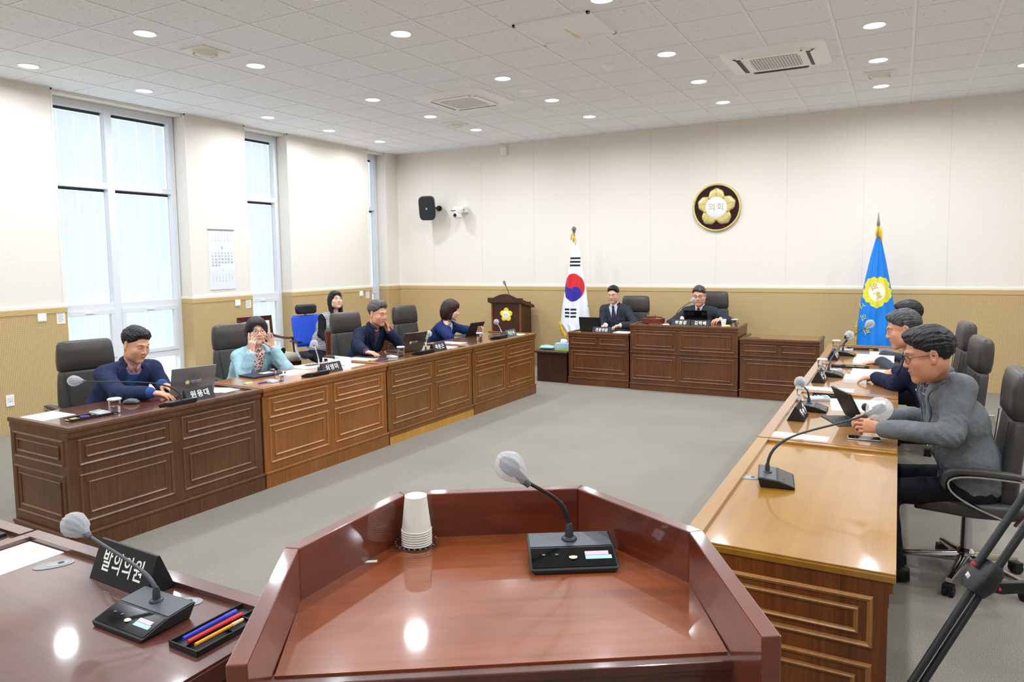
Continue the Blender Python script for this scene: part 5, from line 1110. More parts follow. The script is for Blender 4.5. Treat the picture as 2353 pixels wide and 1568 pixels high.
P10 = dict(label='dark-haired man mostly hidden, farthest of the three on the right', loc=(.30, 7.25, 0), rz=PI/2, head=gz(2086, 727, 1.235), hrot=(0, -12, 0), hs=1.04, hmat=HB, vol=.014, jacket=CL['slate'], shirt=CL['white'], collar=CL['white'], cres=.010, skin='#d39b7f', seed=4, bulk=.01,
  R=dict(w=(-.12, 7.45, .83), f=(-1, .1, -.15), u=(0, 0, 1), curl=.3, pole=(.6, -.2, -.8)), L=dict(w=(-.13, 7.0, .83), f=(-1, .05, -.12), u=(0, 0, 1), curl=.25, pole=(-.6, -.2, -.8)))
person(P10)
P9 = dict(label='man with greying hair leaning over documents, middle of the three on the right', loc=(.31, 5.80, 0), rz=PI/2+.05, head=gz(2076, 757, 1.235), hrot=(2, -16, 0), hs=1.08, hmat=HG2, vol=.013, quiff=.010, jacket=CL['navyd'], shirt=CL['white'], collar=CL['white'], cres=.009, skin='#c98d6f', brow='#2c2624', eye=.4, seed=6, jcuff=.93, bulk=.01,
  R=dict(w=gz(2060, 852, .84), f=(-.9, -.1, -.3), u=(.1, -.3, 1), curl=.55, pole=(.6, -.2, -.8)), L=dict(w=gz(2012, 868, .835), f=(-.99, .05, -.12), u=(0, 0, 1), curl=.35, pole=(-.6, -.3, -.6)))
person(P9)
P8 = dict(label='man in a grey tweed jacket and black glasses, nearest on the right', loc=(.37, 4.44, 0), rz=PI/2+.06, nk=(.178, 4.36, 1.125), head=gz(2133, 816, 1.262), hrot=(6, -16, 0), hs=1.09, hmat=HB, vol=.017, quiff=.02, curl=.003, jacket=CL['gtw'], shirt=CL['plaid'], collar=CL['plaid'], V=(.095, .42), cres=.0075, hres=.0024, fres=.0025, skin='#bd8468', lip='#8d564a', brow='#1d1715', eye=.35, glasses=blk_gl, lens=(.024, .02), gr=.0014, seed=11, jcuff=.95, cuff=.99, bulk=.012, sw=1.04, fold=.004, pin=1, pocket=-1,
  R=dict(w=gz(2018, 962, .875), f=(-.85, -.25, .1), u=(-.15, .6, .8), curl=(.55, .6, .6, .6), thumb=(.5, .5), s=(.235, 4.56, 1.07), e=(.20, 4.62, .85), pole=(.9, -.4, -.2)), L=dict(w=gz(2028, 986, .865), f=(-.97, .05, .12), u=(-.1, -.85, .5), curl=(.5, .6, .65, .7), thumb=(.35, .55), s=(.300, 4.27, 1.085), e=(.245, 4.15, .862)))
person(P8)
# ------------------------------------------------------------------ table-top things
TZ = .786                                    # writing surface of the rows
clear = mat('clear glass', '#ffffff', rough=.02, trans=1., ior=1.3); gauze = mat('white mesh cover', '#dfe2e6', rough=.8, trans=.0); nt, lk, b = nodes(gauze)
trn = N(nt, 'ShaderNodeBsdfTranslucent'); tp = N(nt, 'ShaderNodeBsdfTransparent'); m1 = N(nt, 'ShaderNodeMixShader'); m1.inputs[0].default_value = .4; m2 = N(nt, 'ShaderNodeMixShader'); m2.inputs[0].default_value = .50
lk.new(b.outputs[0], m1.inputs[1]); lk.new(trn.outputs[0], m1.inputs[2]); lk.new(m1.outputs[0], m2.inputs[1]); lk.new(tp.outputs[0], m2.inputs[2]); lk.new(m2.outputs[0], nt['Material Output'].inputs['Surface'])
foam = mat('grey foam', '#5c6068', rough=.9); dgrey = mat('dark grey plastic', '#34373c', rough=.45); mgrey = mat('mid grey plastic', '#4a4e55', rough=.4); gloss = mat('glossy black', '#0b0c0e', rough=.12)
pap = mat('white paper', '#f2f3f6', rough=.8); pap2 = mat('paper edge', '#cfd0dc', rough=.8); inkp = mat('printed grey lines', '#a3a5b5', rough=.8)
steel = mat('brushed steel', '#b0b2b5', rough=.3, metal=.9)
def wl(p): return (p.x, p.y, p.z)
def mic(base, yaw, head, label, w=.21, d=.15, lift=.16, bend=None, sticker=False, cover=.036, tab=False, ghost=None, arm=dgrey):
    x, y, z = base; r = empty('desk_microphone', base, yaw, label, 'microphone', 'gooseneck microphones')
    inv = (TR(*base) @ RZ(yaw)).inverted(); h = inv @ Vector(head)
    m = MB(); hw = w/2
    m.put([(-hw+.012, .0, 0), (hw-.012, .0, 0), (hw-.012, d*.92, 0), (-hw+.012, d*.92, 0), (-hw, .0, .012), (hw, .0, .012), (hw, d, .045), (-hw, d, .045), (-hw, d*.48, .037), (hw, d*.48, .037)], [(0, 3, 2, 1), (0, 1, 5, 4), (2, 3, 7, 6), (4, 5, 9, 8), (8, 9, 6, 7), (1, 2, 6, 9, 5), (3, 0, 4, 8, 7)])
    m.build('base', blk, r, bev=.003)
    m = MB(); m.put([(-hw+.006, d*.5, .0385), (hw-.006, d*.5, .0385), (hw-.006, d-.006, .0462), (-hw+.006, d-.006, .0462)], [(0, 1, 2, 3)]); m.build('top_plate', mgrey, r)
    m = MB(); S_ = lambda px, py: (px, py, .0125+.025*(py/(d*.48))+.0012); m.put([S_(-hw+.006, .006), S_(hw-.006, .006), S_(hw-.006, d*.45), S_(-hw+.006, d*.45)], [(0, 1, 2, 3)]); m.build('button_panel', gloss, r)
    for i_ in (-1, 1): m = MB(); m.lathe([(.0045, 0), (.0045, .0015), (0, .0015)], 12, Vector(S_(-.055+.016*i_, .045))); m.build('button', mgrey, r)
    if sticker:
        for k_, (c_, x0) in enumerate((('#e3b9c3', .03), ('#a9d3e4', .03))):
            m = MB(); y0 = .047-.013*k_; m.put([tuple(Vector(S_(a, b_))+Vector((0, 0, .0008))) for a, b_ in ((x0-.006*k_*0, y0-.006), (x0+.058+.006*k_, y0-.006), (x0+.058+.006*k_, y0+.006), (x0, y0+.006))], [(0, 1, 2, 3)]); m.build('sticker', mat('sticker %d' % k_, c_, rough=.5), r)
        m = MB(); m.lathe([(.010, 0), (.010, .0015), (0, .0015)], 20, Vector(S_(.0, .036))); o_ = m.build('round_badge', pap, r); m = MB(); m.lathe([(.006, 0.0012), (.006, .0022), (0, .0022)], 14, Vector(S_(.0, .036))); m.build('badge_centre', gold, o_)
    sb = Vector((0, d*.74, .043)); m = MB(); m.lathe([(.02, 0), (.018, .004), (.011, .006), (.010, .03), (.006, .04)], 16, sb); m.build('collar', dgrey, r, smooth='auto')
    P_ = bez([sb+Vector((0, 0, .02)), sb+Vector((0, 0, .02+lift)) if bend is None else sb+Vector(bend), sb.lerp(h, .6)+Vector((0, 0, lift*.3)), h], 16)
    m = MB(); m.tube(P_, [.0065]*6+[.0048]*11, 8); m.build('gooseneck', arm, r, smooth='auto')
    dd = (P_[-1]-P_[-2]).normalized(); R_ = dd.to_track_quat('Z', 'Y').to_matrix()
    m = MB(); m.lathe([(.0075, -.05), (.011, -.03), (.011, -.004), (.018, 0), (.021, .02), (.018, .04), (.006, .05), (0, .052)], 16, h, R_); m.build('capsule', foam if cover else blk, r, smooth='auto')
    if cover:
        s_ = Sculpt((-.06, -.06, -.045), (.06, .06, .09), .0035); s_.ell((0, 0, .022), (cover, cover, cover*1.05), .01); s_.cap((0, 0, -.028), (0, 0, .0), .013, .02, .02)
        rr, X = s_.sl((-.06, -.06, -.045), (.06, .06, .09), 0); an = np.arctan2(X[1]+0*X[2], X[0]+0*X[2]+1e-6); s_.D[rr] = s_.D[rr]+(.0016*np.sin(an*11+X[2]*90)+.0022*wav(X[0]+0*an, X[1]+0*an, X[2]+0*an, 70, 2)).astype(F32)
        P2_, F2_ = s_.mesh(); T_ = Matrix.Translation(h) @ R_.to_4x4(); np_obj('mesh_cover', [(xf(P2_, T_), F2_, 0)], [gauze], r)
    return r
def sheet(name, pts, z, label, cat='paper', th=.0012, lines=0, group=None, m_=None, T=None):
    """a sheet or pad through four ground points (x,y)"""
    c = sum((Vector(p) for p in pts), Vector((0, 0)))/4; e = Vector(pts[1])-Vector(pts[0]); a = math.atan2(e.y, e.x)
    r = empty(name, (c.x, c.y, z), a, label, cat, group); R2 = Matrix.Rotation(-a, 2); L = [R2 @ (Vector(p)-c) for p in pts]
    ar = sum(L[i].x*L[(i+1) % 4].y-L[(i+1) % 4].x*L[i].y for i in range(4))
    if ar < 0: L = L[::-1]
    m = MB(); m.prism([(p.x, p.y) for p in L], 0, th); m.build('sheet', m_ or pap, r)
    if lines:
        x0, x1 = min(p.x for p in L)*.82, max(p.x for p in L)*.82; y0, y1 = min(p.y for p in L)*.8, max(p.y for p in L)*.8; m = MB()
        for k in range(lines):
            y = y0+(y1-y0)*k/(lines-1); m.box((x0, y-.0012, th), (x0+(x1-x0)*(.6+.4*((k*7) % 5)/4), y+.0012, th+.0003))
        m.build('printed_lines', inkp, r)
    return r
def rect(cx, cy, w, d, a=0):
    c_, s_ = math.cos(a), math.sin(a); return [(cx+x*c_-y*s_, cy+x*s_+y*c_) for x, y in ((-w/2, -d/2), (w/2, -d/2), (w/2, d/2), (-w/2, d/2))]
def plate(loc, yaw, txt, label, w=.235, h=.085, dp=.085, both=True, face=None, tsz=.062, tm=None, sx=.95):
    """triangular name plate; front faces local -y"""
    r = empty('name_plate', loc, yaw, label, 'name plate', 'name plates'); m = MB(); m.prism([(-dp/2, 0), (dp/2, 0), (.004, h), (-.004, h)], -w/2, w/2, 'x'); m.build('plate_body', face or blk, r, bev=.0015)
    sl_ = math.atan2(h, dp/2-.004); L = math.hypot(h, dp/2-.004)
    for s_ in ((1, -1) if both else (1,)):
        T = RZ(0 if s_ == 1 else PI) @ TR(0, -dp/2, 0) @ RX(sl_) @ TR(0, L*.5, .0012)
        text('lettering', txt, tsz*.92, T, tm or mwht, r, .0004, bold=.0008, sx=sx)
    return r
def jar(loc, label, lid=True, water=True, group='water jars and glasses'):
    r = empty('lidded_glass', loc, 0, label, 'glass', group)
    m = MB(); m.lathe([(.033, 0), (.036, .004), (.037, .085), (.034, .085), (.033, .008), (0, .006)], 24); m.build('glass_body', clear, r, smooth='auto')
    if water: m = MB(); m.lathe([(.0, .0085), (.0322, .0085), (.0328, .045), (0, .045)], 24); m.build('water', mat('clear water', '#f4fafc', rough=.0, trans=1., ior=1.33), r, smooth='auto')
    if lid: m = MB(); m.lathe([(.0, .083), (.036, .085), (.043, .088), (.045, .094), (.04, .1), (.02, .101), (0, .101)], 28); m.build('lid', mat('frosted lid', '#dfe3e6', rough=.35, trans=.35), r, smooth='auto')
    return r
def pen(p0, p1, z, col, label, r0=.0045, tip='#1b1b1b', group=None, name='pen'):
    a, b_ = Vector((*p0, z+r0)), Vector((*p1, z+r0)); c = (a+b_)/2; d = (b_-a); r = empty(name, c, math.atan2(d.y, d.x), label, name, group); L = d.length/2
    m = MB(); m.tube([(-L, 0, 0), (L*.55, 0, 0)], r0, 8); m.build('barrel', mat('pen '+col, col, rough=.3), r, smooth='auto'); m = MB(); m.tube([(L*.5, 0, 0), (L*.55, 0, 0), (L*.95, 0, 0), (L, 0, 0)], [r0*1.12, r0*1.15, r0*1.05, r0*.4], 8); m.build('cap', mat('pen cap '+col, tip, rough=.3), r, smooth='auto'); return r
def notes(loc, yaw, label): 
    r = empty('sticky_notes', loc, yaw, label, 'sticky notes', 'sticky note pads'); m = MB(); m.box((-.035, -.02, 0), (.035, .02, .006)); m.build('pad', mat('yellow note', '#eef08a', rough=.8), r); m = MB(); m.box((-.035, -.0205, .0), (.035, .0205, .002)); m.build('pad_back', mat('orange note', '#f0a14c', rough=.8), r); return r
def calc(loc, yaw, label, big=1.):
    r = empty('calculator', loc, yaw, label, 'calculator', 'desk calculators'); m = MB(); m.put([(-.05*big, -.07*big, 0), (.05*big, -.07*big, 0), (.05*big, .07*big, 0), (-.05*big, .07*big, 0), (-.05*big, -.07*big, .010), (.05*big, -.07*big, .010), (.05*big, .07*big, .025), (-.05*big, .07*big, .025)], [(0, 3, 2, 1), (4, 5, 6, 7), (0, 1, 5, 4), (1, 2, 6, 5), (2, 3, 7, 6), (3, 0, 4, 7)]); m.build('case', mat('silver grey case', '#b9bcbf', rough=.4), r, bev=.003)
    m = MB(); m.cbox((0, .045*big, .0235), (.08*big, .025*big, .003), RX(.107).to_3x3()); m.build('display', mat('lcd green grey', '#8d9a90', rough=.3), r)
    m = MB()
    for i in range(5):
        for j in range(4): y = -.055*big+j*.021*big; m.cbox((-.036*big+i*.018*big, y, .0125+(y+.07*big)*.107), (.012*big, .012*big, .006))
    m.build('keys', mat('pale keys', '#dddfe0', rough=.5), r); return r
def tray(loc, yaw, label, w=.26, d=.09):
    r = empty('pen_tray', loc, yaw, label, 'pen tray', 'black pen trays'); m = MB()
    m.box((-w/2, -d/2, 0), (w/2, d/2, .003))
    for b_ in ((-w/2, -d/2, -w/2+.004, d/2), (w/2-.004, -d/2, w/2, d/2), (-w/2, -d/2, w/2, -d/2+.004), (-w/2, d/2-.004, w/2, d/2)): m.box((b_[0], b_[1], 0), (b_[2], b_[3], .016))
    m.build('tray_body', blk, r, bev=.0015); m = MB(); m.box((-w*.05, -d/2, .003), (-w*.04, d*.0, .012)); m.box((w*.2, -d/2, .003), (w*.21, d*.0, .012)); m.box((-w/2, -.001, .003), (w/2, .002, .012)); m.build('divider', blk, r); return r
def laptop(hinge, yaw, w, d, h, tilt, label, lid, base=None, logo=True, cat='laptop'):
    """hinge centre; the keyboard lies toward local -y, lid leans toward +y"""
    r = empty('laptop', hinge, yaw, label, cat); m = MB(); m.box((-w/2, -d, 0.002), (w/2, 0, .014)); b_ = m.build('keyboard_base', base or lid, r, bev=.003)
    m = MB(); m.box((-w/2+.02, -d+.09, .014), (w/2-.02, -.02, .0155)); m.build('keys', blk, b_)
    T = TR(0, .0, .012) @ RX(-tilt); m = MB(); m.T = T; m.box((-w/2, 0, 0), (w/2, .007, h)); s_ = m.build('screen_lid', lid, r, bev=.002); m = MB(); m.T = T; m.box((-w/2+.006, -.0008, .012), (w/2-.006, 0, h-.006)); m.build('display', gloss, r)
    if logo:
        e_ = bpy.data.objects.new('lid_logo', None); COL.objects.link(e_); e_.parent = r; e_.matrix_local = T @ TR(.045, .0075, h*.47) @ RZ(PI)
        flower(e_, .019, (mat('logo yellow green', '#c9cf4a', rough=.5), pap), .0006, txt=False)
        text('lettering', '원주시의회', .017, T @ TR(-.02, .0078, h*.50) @ RZ(PI) @ RX(PI/2), mwht, s_, .0002)
        text('lettering', 'WONJU CITY COUNCIL', .0058, T @ TR(-.02, .0078, h*.44) @ RZ(PI) @ RX(PI/2), mwht, s_, .0002)
    return r
EA = -PI/2     # sitters of the window side row face +x: local -y side toward +x is yaw +90
OUT = PI/2     # plate front (-y) turned toward +x
silver = mat('silver laptop shell', '#9a9a9c', rough=.3, metal=.7); bronze = mat('dark bronze laptop shell', '#5c4f49', rough=.25, metal=.6); dklid = mat('dark blue grey laptop', '#2c3040', rough=.35, metal=.2)
# --- desk 1
sheet('paper_sheet', [(-5.06, 2.50), (-4.80, 2.50), (-4.80, 2.71), (-5.06, 2.71)], TZ, 'white sheet of paper on the left end of the nearest window-side desk', lines=0)
tray((-4.63, 2.70, TZ), PI/2-.1, 'black pen tray on the nearest window-side desk', .26, .1)
notes((-4.65, 2.60, TZ+.003), PI/2, 'yellow sticky notes in the tray on the nearest window-side desk')
r = empty('correction_tape', (-4.62, 2.665, TZ+.003), .4, 'purple correction tape in the tray on the nearest window-side desk', 'correction tape'); m = MB(); m.loft([((0, 0, 0), (1, 0, 0), (0, 1, 0), .034, .02), ((0, 0, .014), (1, 0, 0), (0, 1, 0), .032, .018)], 16, 2.4); m.build('case', mat('violet plastic', '#4a38a8', rough=.35), r, smooth='auto')
calc((-4.64, 2.78, TZ+.003), PI/2+.15, 'calculator in the tray on the nearest window-side desk', .8)
jar((-4.61, 2.86, TZ), 'lidded water glass on the nearest window-side desk')
r = empty('computer_mouse', (-4.80, 3.10, TZ), PI/2+.5, 'grey computer mouse on the nearest window-side desk', 'mouse'); m = MB(); m.loft([((0, -.055, .012), (1, 0, 0), (0, 0, 1), .018, .010), ((0, -.03, .018), (1, 0, 0), (0, 0, 1), .030, .018), ((0, .01, .020), (1, 0, 0), (0, 0, 1), .031, .020), ((0, .045, .014), (1, 0, 0), (0, 0, 1), .025, .014), ((0, .055, .01), (1, 0, 0), (0, 0, 1), .012, .008)], 16, 2.3); m.build('shell', mat('slate mouse shell', '#596068', rough=.35), r, smooth=True); m = MB(); m.cbox((0, .03, .037), (.006, .016, .006)); m.build('wheel', blk, r)
mic((-4.50, 3.20, TZ), OUT+PI, gx(178, 876, -4.80), 'gooseneck microphone with white cover bent far to the left on the nearest window-side desk', bend=(.04, .0, .17), lift=.12)
laptop((-4.66, 3.49, TZ), OUT+PI-.25+PI*0, .33, .23, .225, .30, 'silver laptop with a yellow flower logo on the nearest window-side desk', silver)
plate((-4.50, 3.42, TZ), OUT, '원용대', 'black name plate in front of the silver laptop on the nearest desk')
sheet('paper_sheet', rect(-4.70, 3.72, .21, .2, .3), TZ, 'white papers right of the laptop on the nearest window-side desk'); sheet('paper_sheet', rect(-4.62, 3.74, .19, .16, .1), TZ+.0013, 'loose top sheet right of the laptop on the nearest window-side desk')
# --- desk 2
r = laptop((-4.86, 4.34, TZ), OUT+PI-.1, .33, .22, .22, 0, 'x', dklid, logo=False); 
for c_ in list(r.children):
    for g_ in list(c_.children): bpy.data.objects.remove(g_)
    bpy.data.objects.remove(c_)
bpy.data.objects.remove(r)
r = empty('closed_laptop', (-4.92, 4.40, TZ), PI/2-.1, 'closed dark laptop with a pink note before the woman in pale blue', 'laptop'); m = MB(); m.box((-.165, -.11, .002), (.165, .11, .018)); m.build('shell', dklid, r, bev=.004); m = MB(); m.box((-.02, -.05, .018), (.09, .03, .019)); m.build('pink_note', mat('pink note', '#e9b9cf', rough=.8), r)
notes((-4.70, 4.05, TZ), PI/2, 'yellow sticky notes on the second window-side desk'); pen((-4.60, 4.07), (-4.56, 4.2), TZ, '#2c2a8c', 'dark blue pen on the second window-side desk'); calc((-4.56, 4.17, TZ), PI/2, 'small calculator left of the glass on the second window-side desk', .7)
jar((-4.55, 4.25, TZ), 'water glass without a lid on the second window-side desk', lid=False)
mic((-4.52, 4.56, TZ), OUT+PI, gx(722, 792, -4.78), 'grey-armed gooseneck microphone in front of the woman in pale blue', arm=steel, bend=(-.0, .02, .12), lift=.10)
plate((-4.50, 4.80, TZ), OUT-.04, '심영미', 'black name plate on the second window-side desk')
sheet('paper_sheet', rect(-4.78, 4.62, .22, .28, .1), TZ, 'white papers behind the microphone on the second window-side desk'); sheet('paper_sheet', rect(-4.93, 4.98, .25, .3, -.2), TZ, 'white papers under the phone on the second window-side desk'); sheet('paper_sheet', rect(-4.60, 5.14, .21, .27, .05), TZ, 'white papers under the curled booklet on the second window-side desk')
r = empty('mobile_phone', (-4.93, 5.03, TZ+.0013), PI/2-.2, 'dark phone lying on papers on the second window-side desk', 'phone', 'phones'); m = MB(); m.box((-.075, -.037, 0), (.075, .037, .009)); m.build('case', mat('phone case', '#4b5464', rough=.4), r, bev=.003); m = MB(); m.box((-.07, -.033, .009), (.07, .033, .0097)); m.build('screen', gloss, r)
r = empty('curled_booklet', (-4.70, 5.14, TZ+.0013), -.1, 'white booklet curled open behind the name plate on the second window-side desk', 'booklet'); m = MB(); rows_ = []
for k in range(15): a_ = -.3+k/14*4.2; rows_.append([(-.11, .045*math.cos(a_+PI), .045+.045*math.sin(a_+PI)), (.11, .045*math.cos(a_+PI), .045+.045*math.sin(a_+PI))])
m.grid(rows_); o = m.build('curled_page', pap, r, smooth=True); so = o.modifiers.new('thick', 'SOLIDIFY'); so.thickness = .004; m = MB(); m.box((-.11, -.02, 0), (.11, .12, .006)); m.build('lower_pages', pap2, r)
# --- desk 3
sheet('mouse_pad', rect(-4.84, 5.74, .26, .22, .1), TZ, 'black mouse pad under the hand of the grey-haired man', 'mouse pad', .003, m_=blk)
r = empty('computer_mouse', (-4.84, 5.83, TZ+.003), -PI/2, 'small black mouse under the hand of the grey-haired man', 'mouse'); m = MB(); m.loft([((0, -.05, .01), (1, 0, 0), (0, 0, 1), .018, .010), ((0, 0, .016), (1, 0, 0), (0, 0, 1), .03, .016), ((0, .05, .01), (1, 0, 0), (0, 0, 1), .016, .008)], 14, 2.3); m.build('shell', blk, r, smooth=True); m = MB(); m.cbox((0, .03, .028), (.006, .014, .005)); m.build('wheel', mgrey, r)
sheet('paper_sheet', rect(-4.78, 5.54, .30, .17, .0), TZ, 'white paper left of the mouse pad on the third window-side desk'); notes((-4.62, 5.52, TZ+.0013), PI/2, 'yellow-green sticky notes on the third window-side desk'); pen((-4.56, 5.56), (-4.54, 5.68), TZ, '#3b2f9e', 'violet pen on the third window-side desk'); calc((-4.55, 5.76, TZ), PI/2, 'grey calculator on the third window-side desk', .7)
jar((-4.55, 5.90, TZ), 'lidded water glass on the third window-side desk')
laptop((-4.66, 6.22, TZ), OUT+PI-.2, .33, .23, .225, .42, 'dark bronze laptop with a flower logo on the third window-side desk', bronze)
mic((-4.50, 6.12, TZ), OUT+PI, gx(985, 768, -4.66), 'grey-armed gooseneck microphone in front of the bronze laptop', arm=steel, bend=(0, .0, .1), lift=.08)
plate((-4.44, 6.42, TZ), OUT-.04, '곽문근', 'dark name plate on the third window-side desk'); sheet('paper_sheet', rect(-4.52, 6.68, .22, .24, .0), TZ, 'white papers right of the name plate on the third window-side desk')
# --- desk 4
laptop((-4.84, 7.78, TZ), OUT+PI-.15, .28, .20, .20, .50, 'black tablet with keyboard cover held by the woman in navy', blk, mgrey, False, 'tablet')
jar((-4.50, 7.40, TZ), 'lidded water glass on the farthest window-side desk'); pen((-4.52, 7.16), (-4.5, 7.27), TZ, '#3b2f9e', 'violet pen on the farthest window-side desk'); notes((-4.54, 7.08, TZ), PI/2, 'sticky notes on the farthest window-side desk'); sheet('paper_sheet', rect(-4.68, 7.08, .3, .17, 0), TZ, 'white paper on the near end of the farthest window-side desk')
mic((-4.46, 7.68, TZ), OUT+PI, gx(1141, 741, -4.62), 'gooseneck microphone with white cover on the farthest window-side desk', arm=steel, bend=(0, .0, .08), lift=.06)
plate((-4.39, 7.97, TZ), OUT-.04, '차은숙', 'grey-faced name plate on the farthest window-side desk', face=mat('grey plate face', '#55595e', rough=.5)); sheet('paper_sheet', rect(-4.42, 8.20, .2, .2, 0), TZ, 'white papers at the far end of the farthest window-side desk')
# --- dais
laptop((-3.84, 9.36, .731), PI+.0, .33, .22, .20, .2, 'black laptop in front of the young man in a dark suit', blk, None, False)
for o_ in []: pass
plate((-3.62, 9.24, .731), 0, '전문위원', 'black name plate in front of the young man in a dark suit', .27, tsz=.058, sx=.85)
sheet('paper_sheet', rect(-3.34, 9.34, .25, .2, 0), .731, 'white document stack right of the name plate on the low dais desk', th=.012); notes((-3.98, 9.22, .731), 0, 'sticky notes at the left end of the low dais desk')
GB = .871
r = empty('gavel_block', (-2.93, 9.38, GB), 0, 'reddish wooden gavel box at the left of the tall dais desk', 'gavel block'); gwd = wood('gavel wood', '#4a1b12', '#63271a', '#783324', rough=.3, coat=.5)
m = MB(); m.box((-.13, -.1, .012), (.13, .1, .075)); m.build('box_body', gwd, r, bev=.004)
for a_ in (-.11, .11):
    for b_ in (-.08, .08): m = MB(); m.cbox((a_, b_, .006), (.025, .025, .014)); m.build('foot', gwd, r)
r = empty('wooden_gavel', (-2.93, 9.38, GB+.0755), 0, 'wooden gavel lying on its red-brown box', 'gavel'); m = MB(); m.lathe([(.0, -.06), (.022, -.058), (.026, -.045), (.02, -.04), (.024, -.02), (.024, .02), (.02, .04), (.026, .045), (.022, .058), (0, .06)], 18, (-.02, -.03, .026), RY(PI/2).to_3x3()); m.build('head', mat('gavel head', '#8a4a33', rough=.35), r, smooth='auto'); m = MB(); m.tube([(.04, -.02, .02), (.12, .01, .012)], [.008, .011], 10); m.build('handle', gwd, r, smooth='auto')
sheet('paper_sheet', rect(-2.68, 9.30, .2, .2, .2), GB, 'white papers right of the gavel box'); 
mic((-2.60, 9.36, GB), PI, gy(1591, 692, 9.52), 'gooseneck microphone reaching up to the man at the tall dais desk', w=.16, d=.13, arm=dgrey)
laptop((-2.36, 9.42, GB), PI, .31, .22, .19, .25, 'black laptop in front of the man with red glasses', gloss, blk, False)
plate((-2.50, 9.20, GB), 0, '위원장', 'black title plate, left one of the pair on the tall dais desk', .245, tsz=.06); plate((-2.245, 9.20, GB), 0, '김학배', 'black name plate, right one of the pair on the tall dais desk', .25, tsz=.06)
m = MB(); m.lathe([(.025, 0), (.036, .09), (.038, .092), (.034, .09), (.023, .003), (0, .003)], 22); o = place(m.build('paper_cup', pap, smooth='auto'), (-1.98, 9.32, GB)); tag(o, 'white paper cup on the right of the tall dais desk', 'cup')
jar((-1.84, 9.32, GB), 'lidded water glass on the right of the tall dais desk')
r = empty('snack_bag', (-1.92, 9.22, GB), .3, 'small yellow packet in front of the cup on the tall dais desk', 'packet'); m = MB(); m.loft([((-.05, 0, .012), (0, 1, 0), (0, 0, 1), .022, .004), ((-.03, 0, .016), (0, 1, 0), (0, 0, 1), .03, .014), ((.03, 0, .016), (0, 1, 0), (0, 0, 1), .028, .014), ((.05, 0, .012), (0, 1, 0), (0, 0, 1), .022, .004)], 12, 2); m.build('packet', mat('pale yellow wrap', '#ead98c', rough=.5), r, smooth=True)
r = empty('mobile_phone', (-1.60, 9.25, .741), 0, 'dark phone on the low desk right of the tall dais desk', 'phone', 'phones'); m = MB(); m.box((-.075, -.037, 0), (.075, .037, .01)); m.build('case', mat('phone case', '#4b5464', rough=.4), r, bev=.003); m = MB(); m.box((-.07, -.033, .01), (.07, .033, .0107)); m.build('screen', gloss, r)
# --- side stand: tissue box and wipes
r = empty('tissue_box', (-4.27, 9.37, .445), 0, 'blue and green tissue box with a white tissue on the dark side cabinet', 'tissue box'); m = MB(); m.box((-.115, -.06, .035), (.115, .06, .1)); m.build('box_top', mat('pale sky blue card', '#a9cfea', rough=.5), r); m = MB(); m.box((-.1155, -.0605, 0), (.1155, .0605, .036)); m.build('grass_band', noisemat('meadow green print', [(.4, '#8fbf52'), (.6, '#b4d377')], nscale=60, rough=.5), r)
m = MB(); m.loft([((0, 0, .1), (1, 0, 0), (0, 1, 0), .05, .012), ((.01, 0, .13), (1, 0, 0), (0, 1, 0), .06, .02), ((.0, .0, .16), (1, 0, 0), (0, 1, 0), .035, .006)], 14, 2); m.build('tissue', pap, r, smooth=True)
r = empty('wet_wipes', (-4.53, 9.36, .445), 0, 'mint green pack of wet wipes on the dark side cabinet', 'wet wipes'); m = MB(); m.loft([((-.11, 0, .025), (0, 1, 0), (0, 0, 1), .045, .004), ((-.085, 0, .03), (0, 1, 0), (0, 0, 1), .055, .026), ((.085, 0, .03), (0, 1, 0), (0, 0, 1), .055, .026), ((.11, 0, .025), (0, 1, 0), (0, 0, 1), .045, .004)], 16, 2.4); m.build('pack', mat('mint wrap', '#9fd8cf', rough=.4), r, smooth=True); m = MB(); m.box((-.04, -.025, .056), (.04, .025, .062)); m.build('flip_lid', mat('mint lid', '#b9e5de', rough=.4), r, bev=.002)
# --- right hand row (sitters face -x)
IN = -PI/2
def g2(u, v, z=TZ): p = gz(u, v, z); return (p.x, p.y)
m_r1 = mic((-.38, 3.24, TZ), PI/2+.15, gz(2010, 945, 1.10), 'large gooseneck microphone with white mesh cover on the honey-coloured desk', cover=.05, bend=(.0, .0, .2), lift=.05)
def clip_mic(p, label):
    r = empty('clip_microphone', p, 0, label, 'clip microphone', 'clip microphones'); s_ = Sculpt((-.03, -.03, -.03), (.03, .03, .035), .003); s_.ell((0, 0, .008), (.016, .016, .019), .005); P_, F_ = s_.mesh(); np_obj('foam_ball', [(P_, F_, 0)], [blk], r)
    m = MB(); m.tube([(0, 0, -.005), (0.004, 0, -.022), (.0, 0, -.034)], .004, 6); m.box((-.008, -.004, -.038), (.008, .004, -.03)); m.build('clip', blk, r); return r
clip_mic(gz(1988, 940, 1.082), 'black foam clip microphone attached beside the white cover on the honey desk microphone')
r = empty('cable_grommet', (-.575, 3.245, TZ), .1, 'grey oval cable hole cover on the honey-coloured desk', 'cable cover', 'cable hole covers')
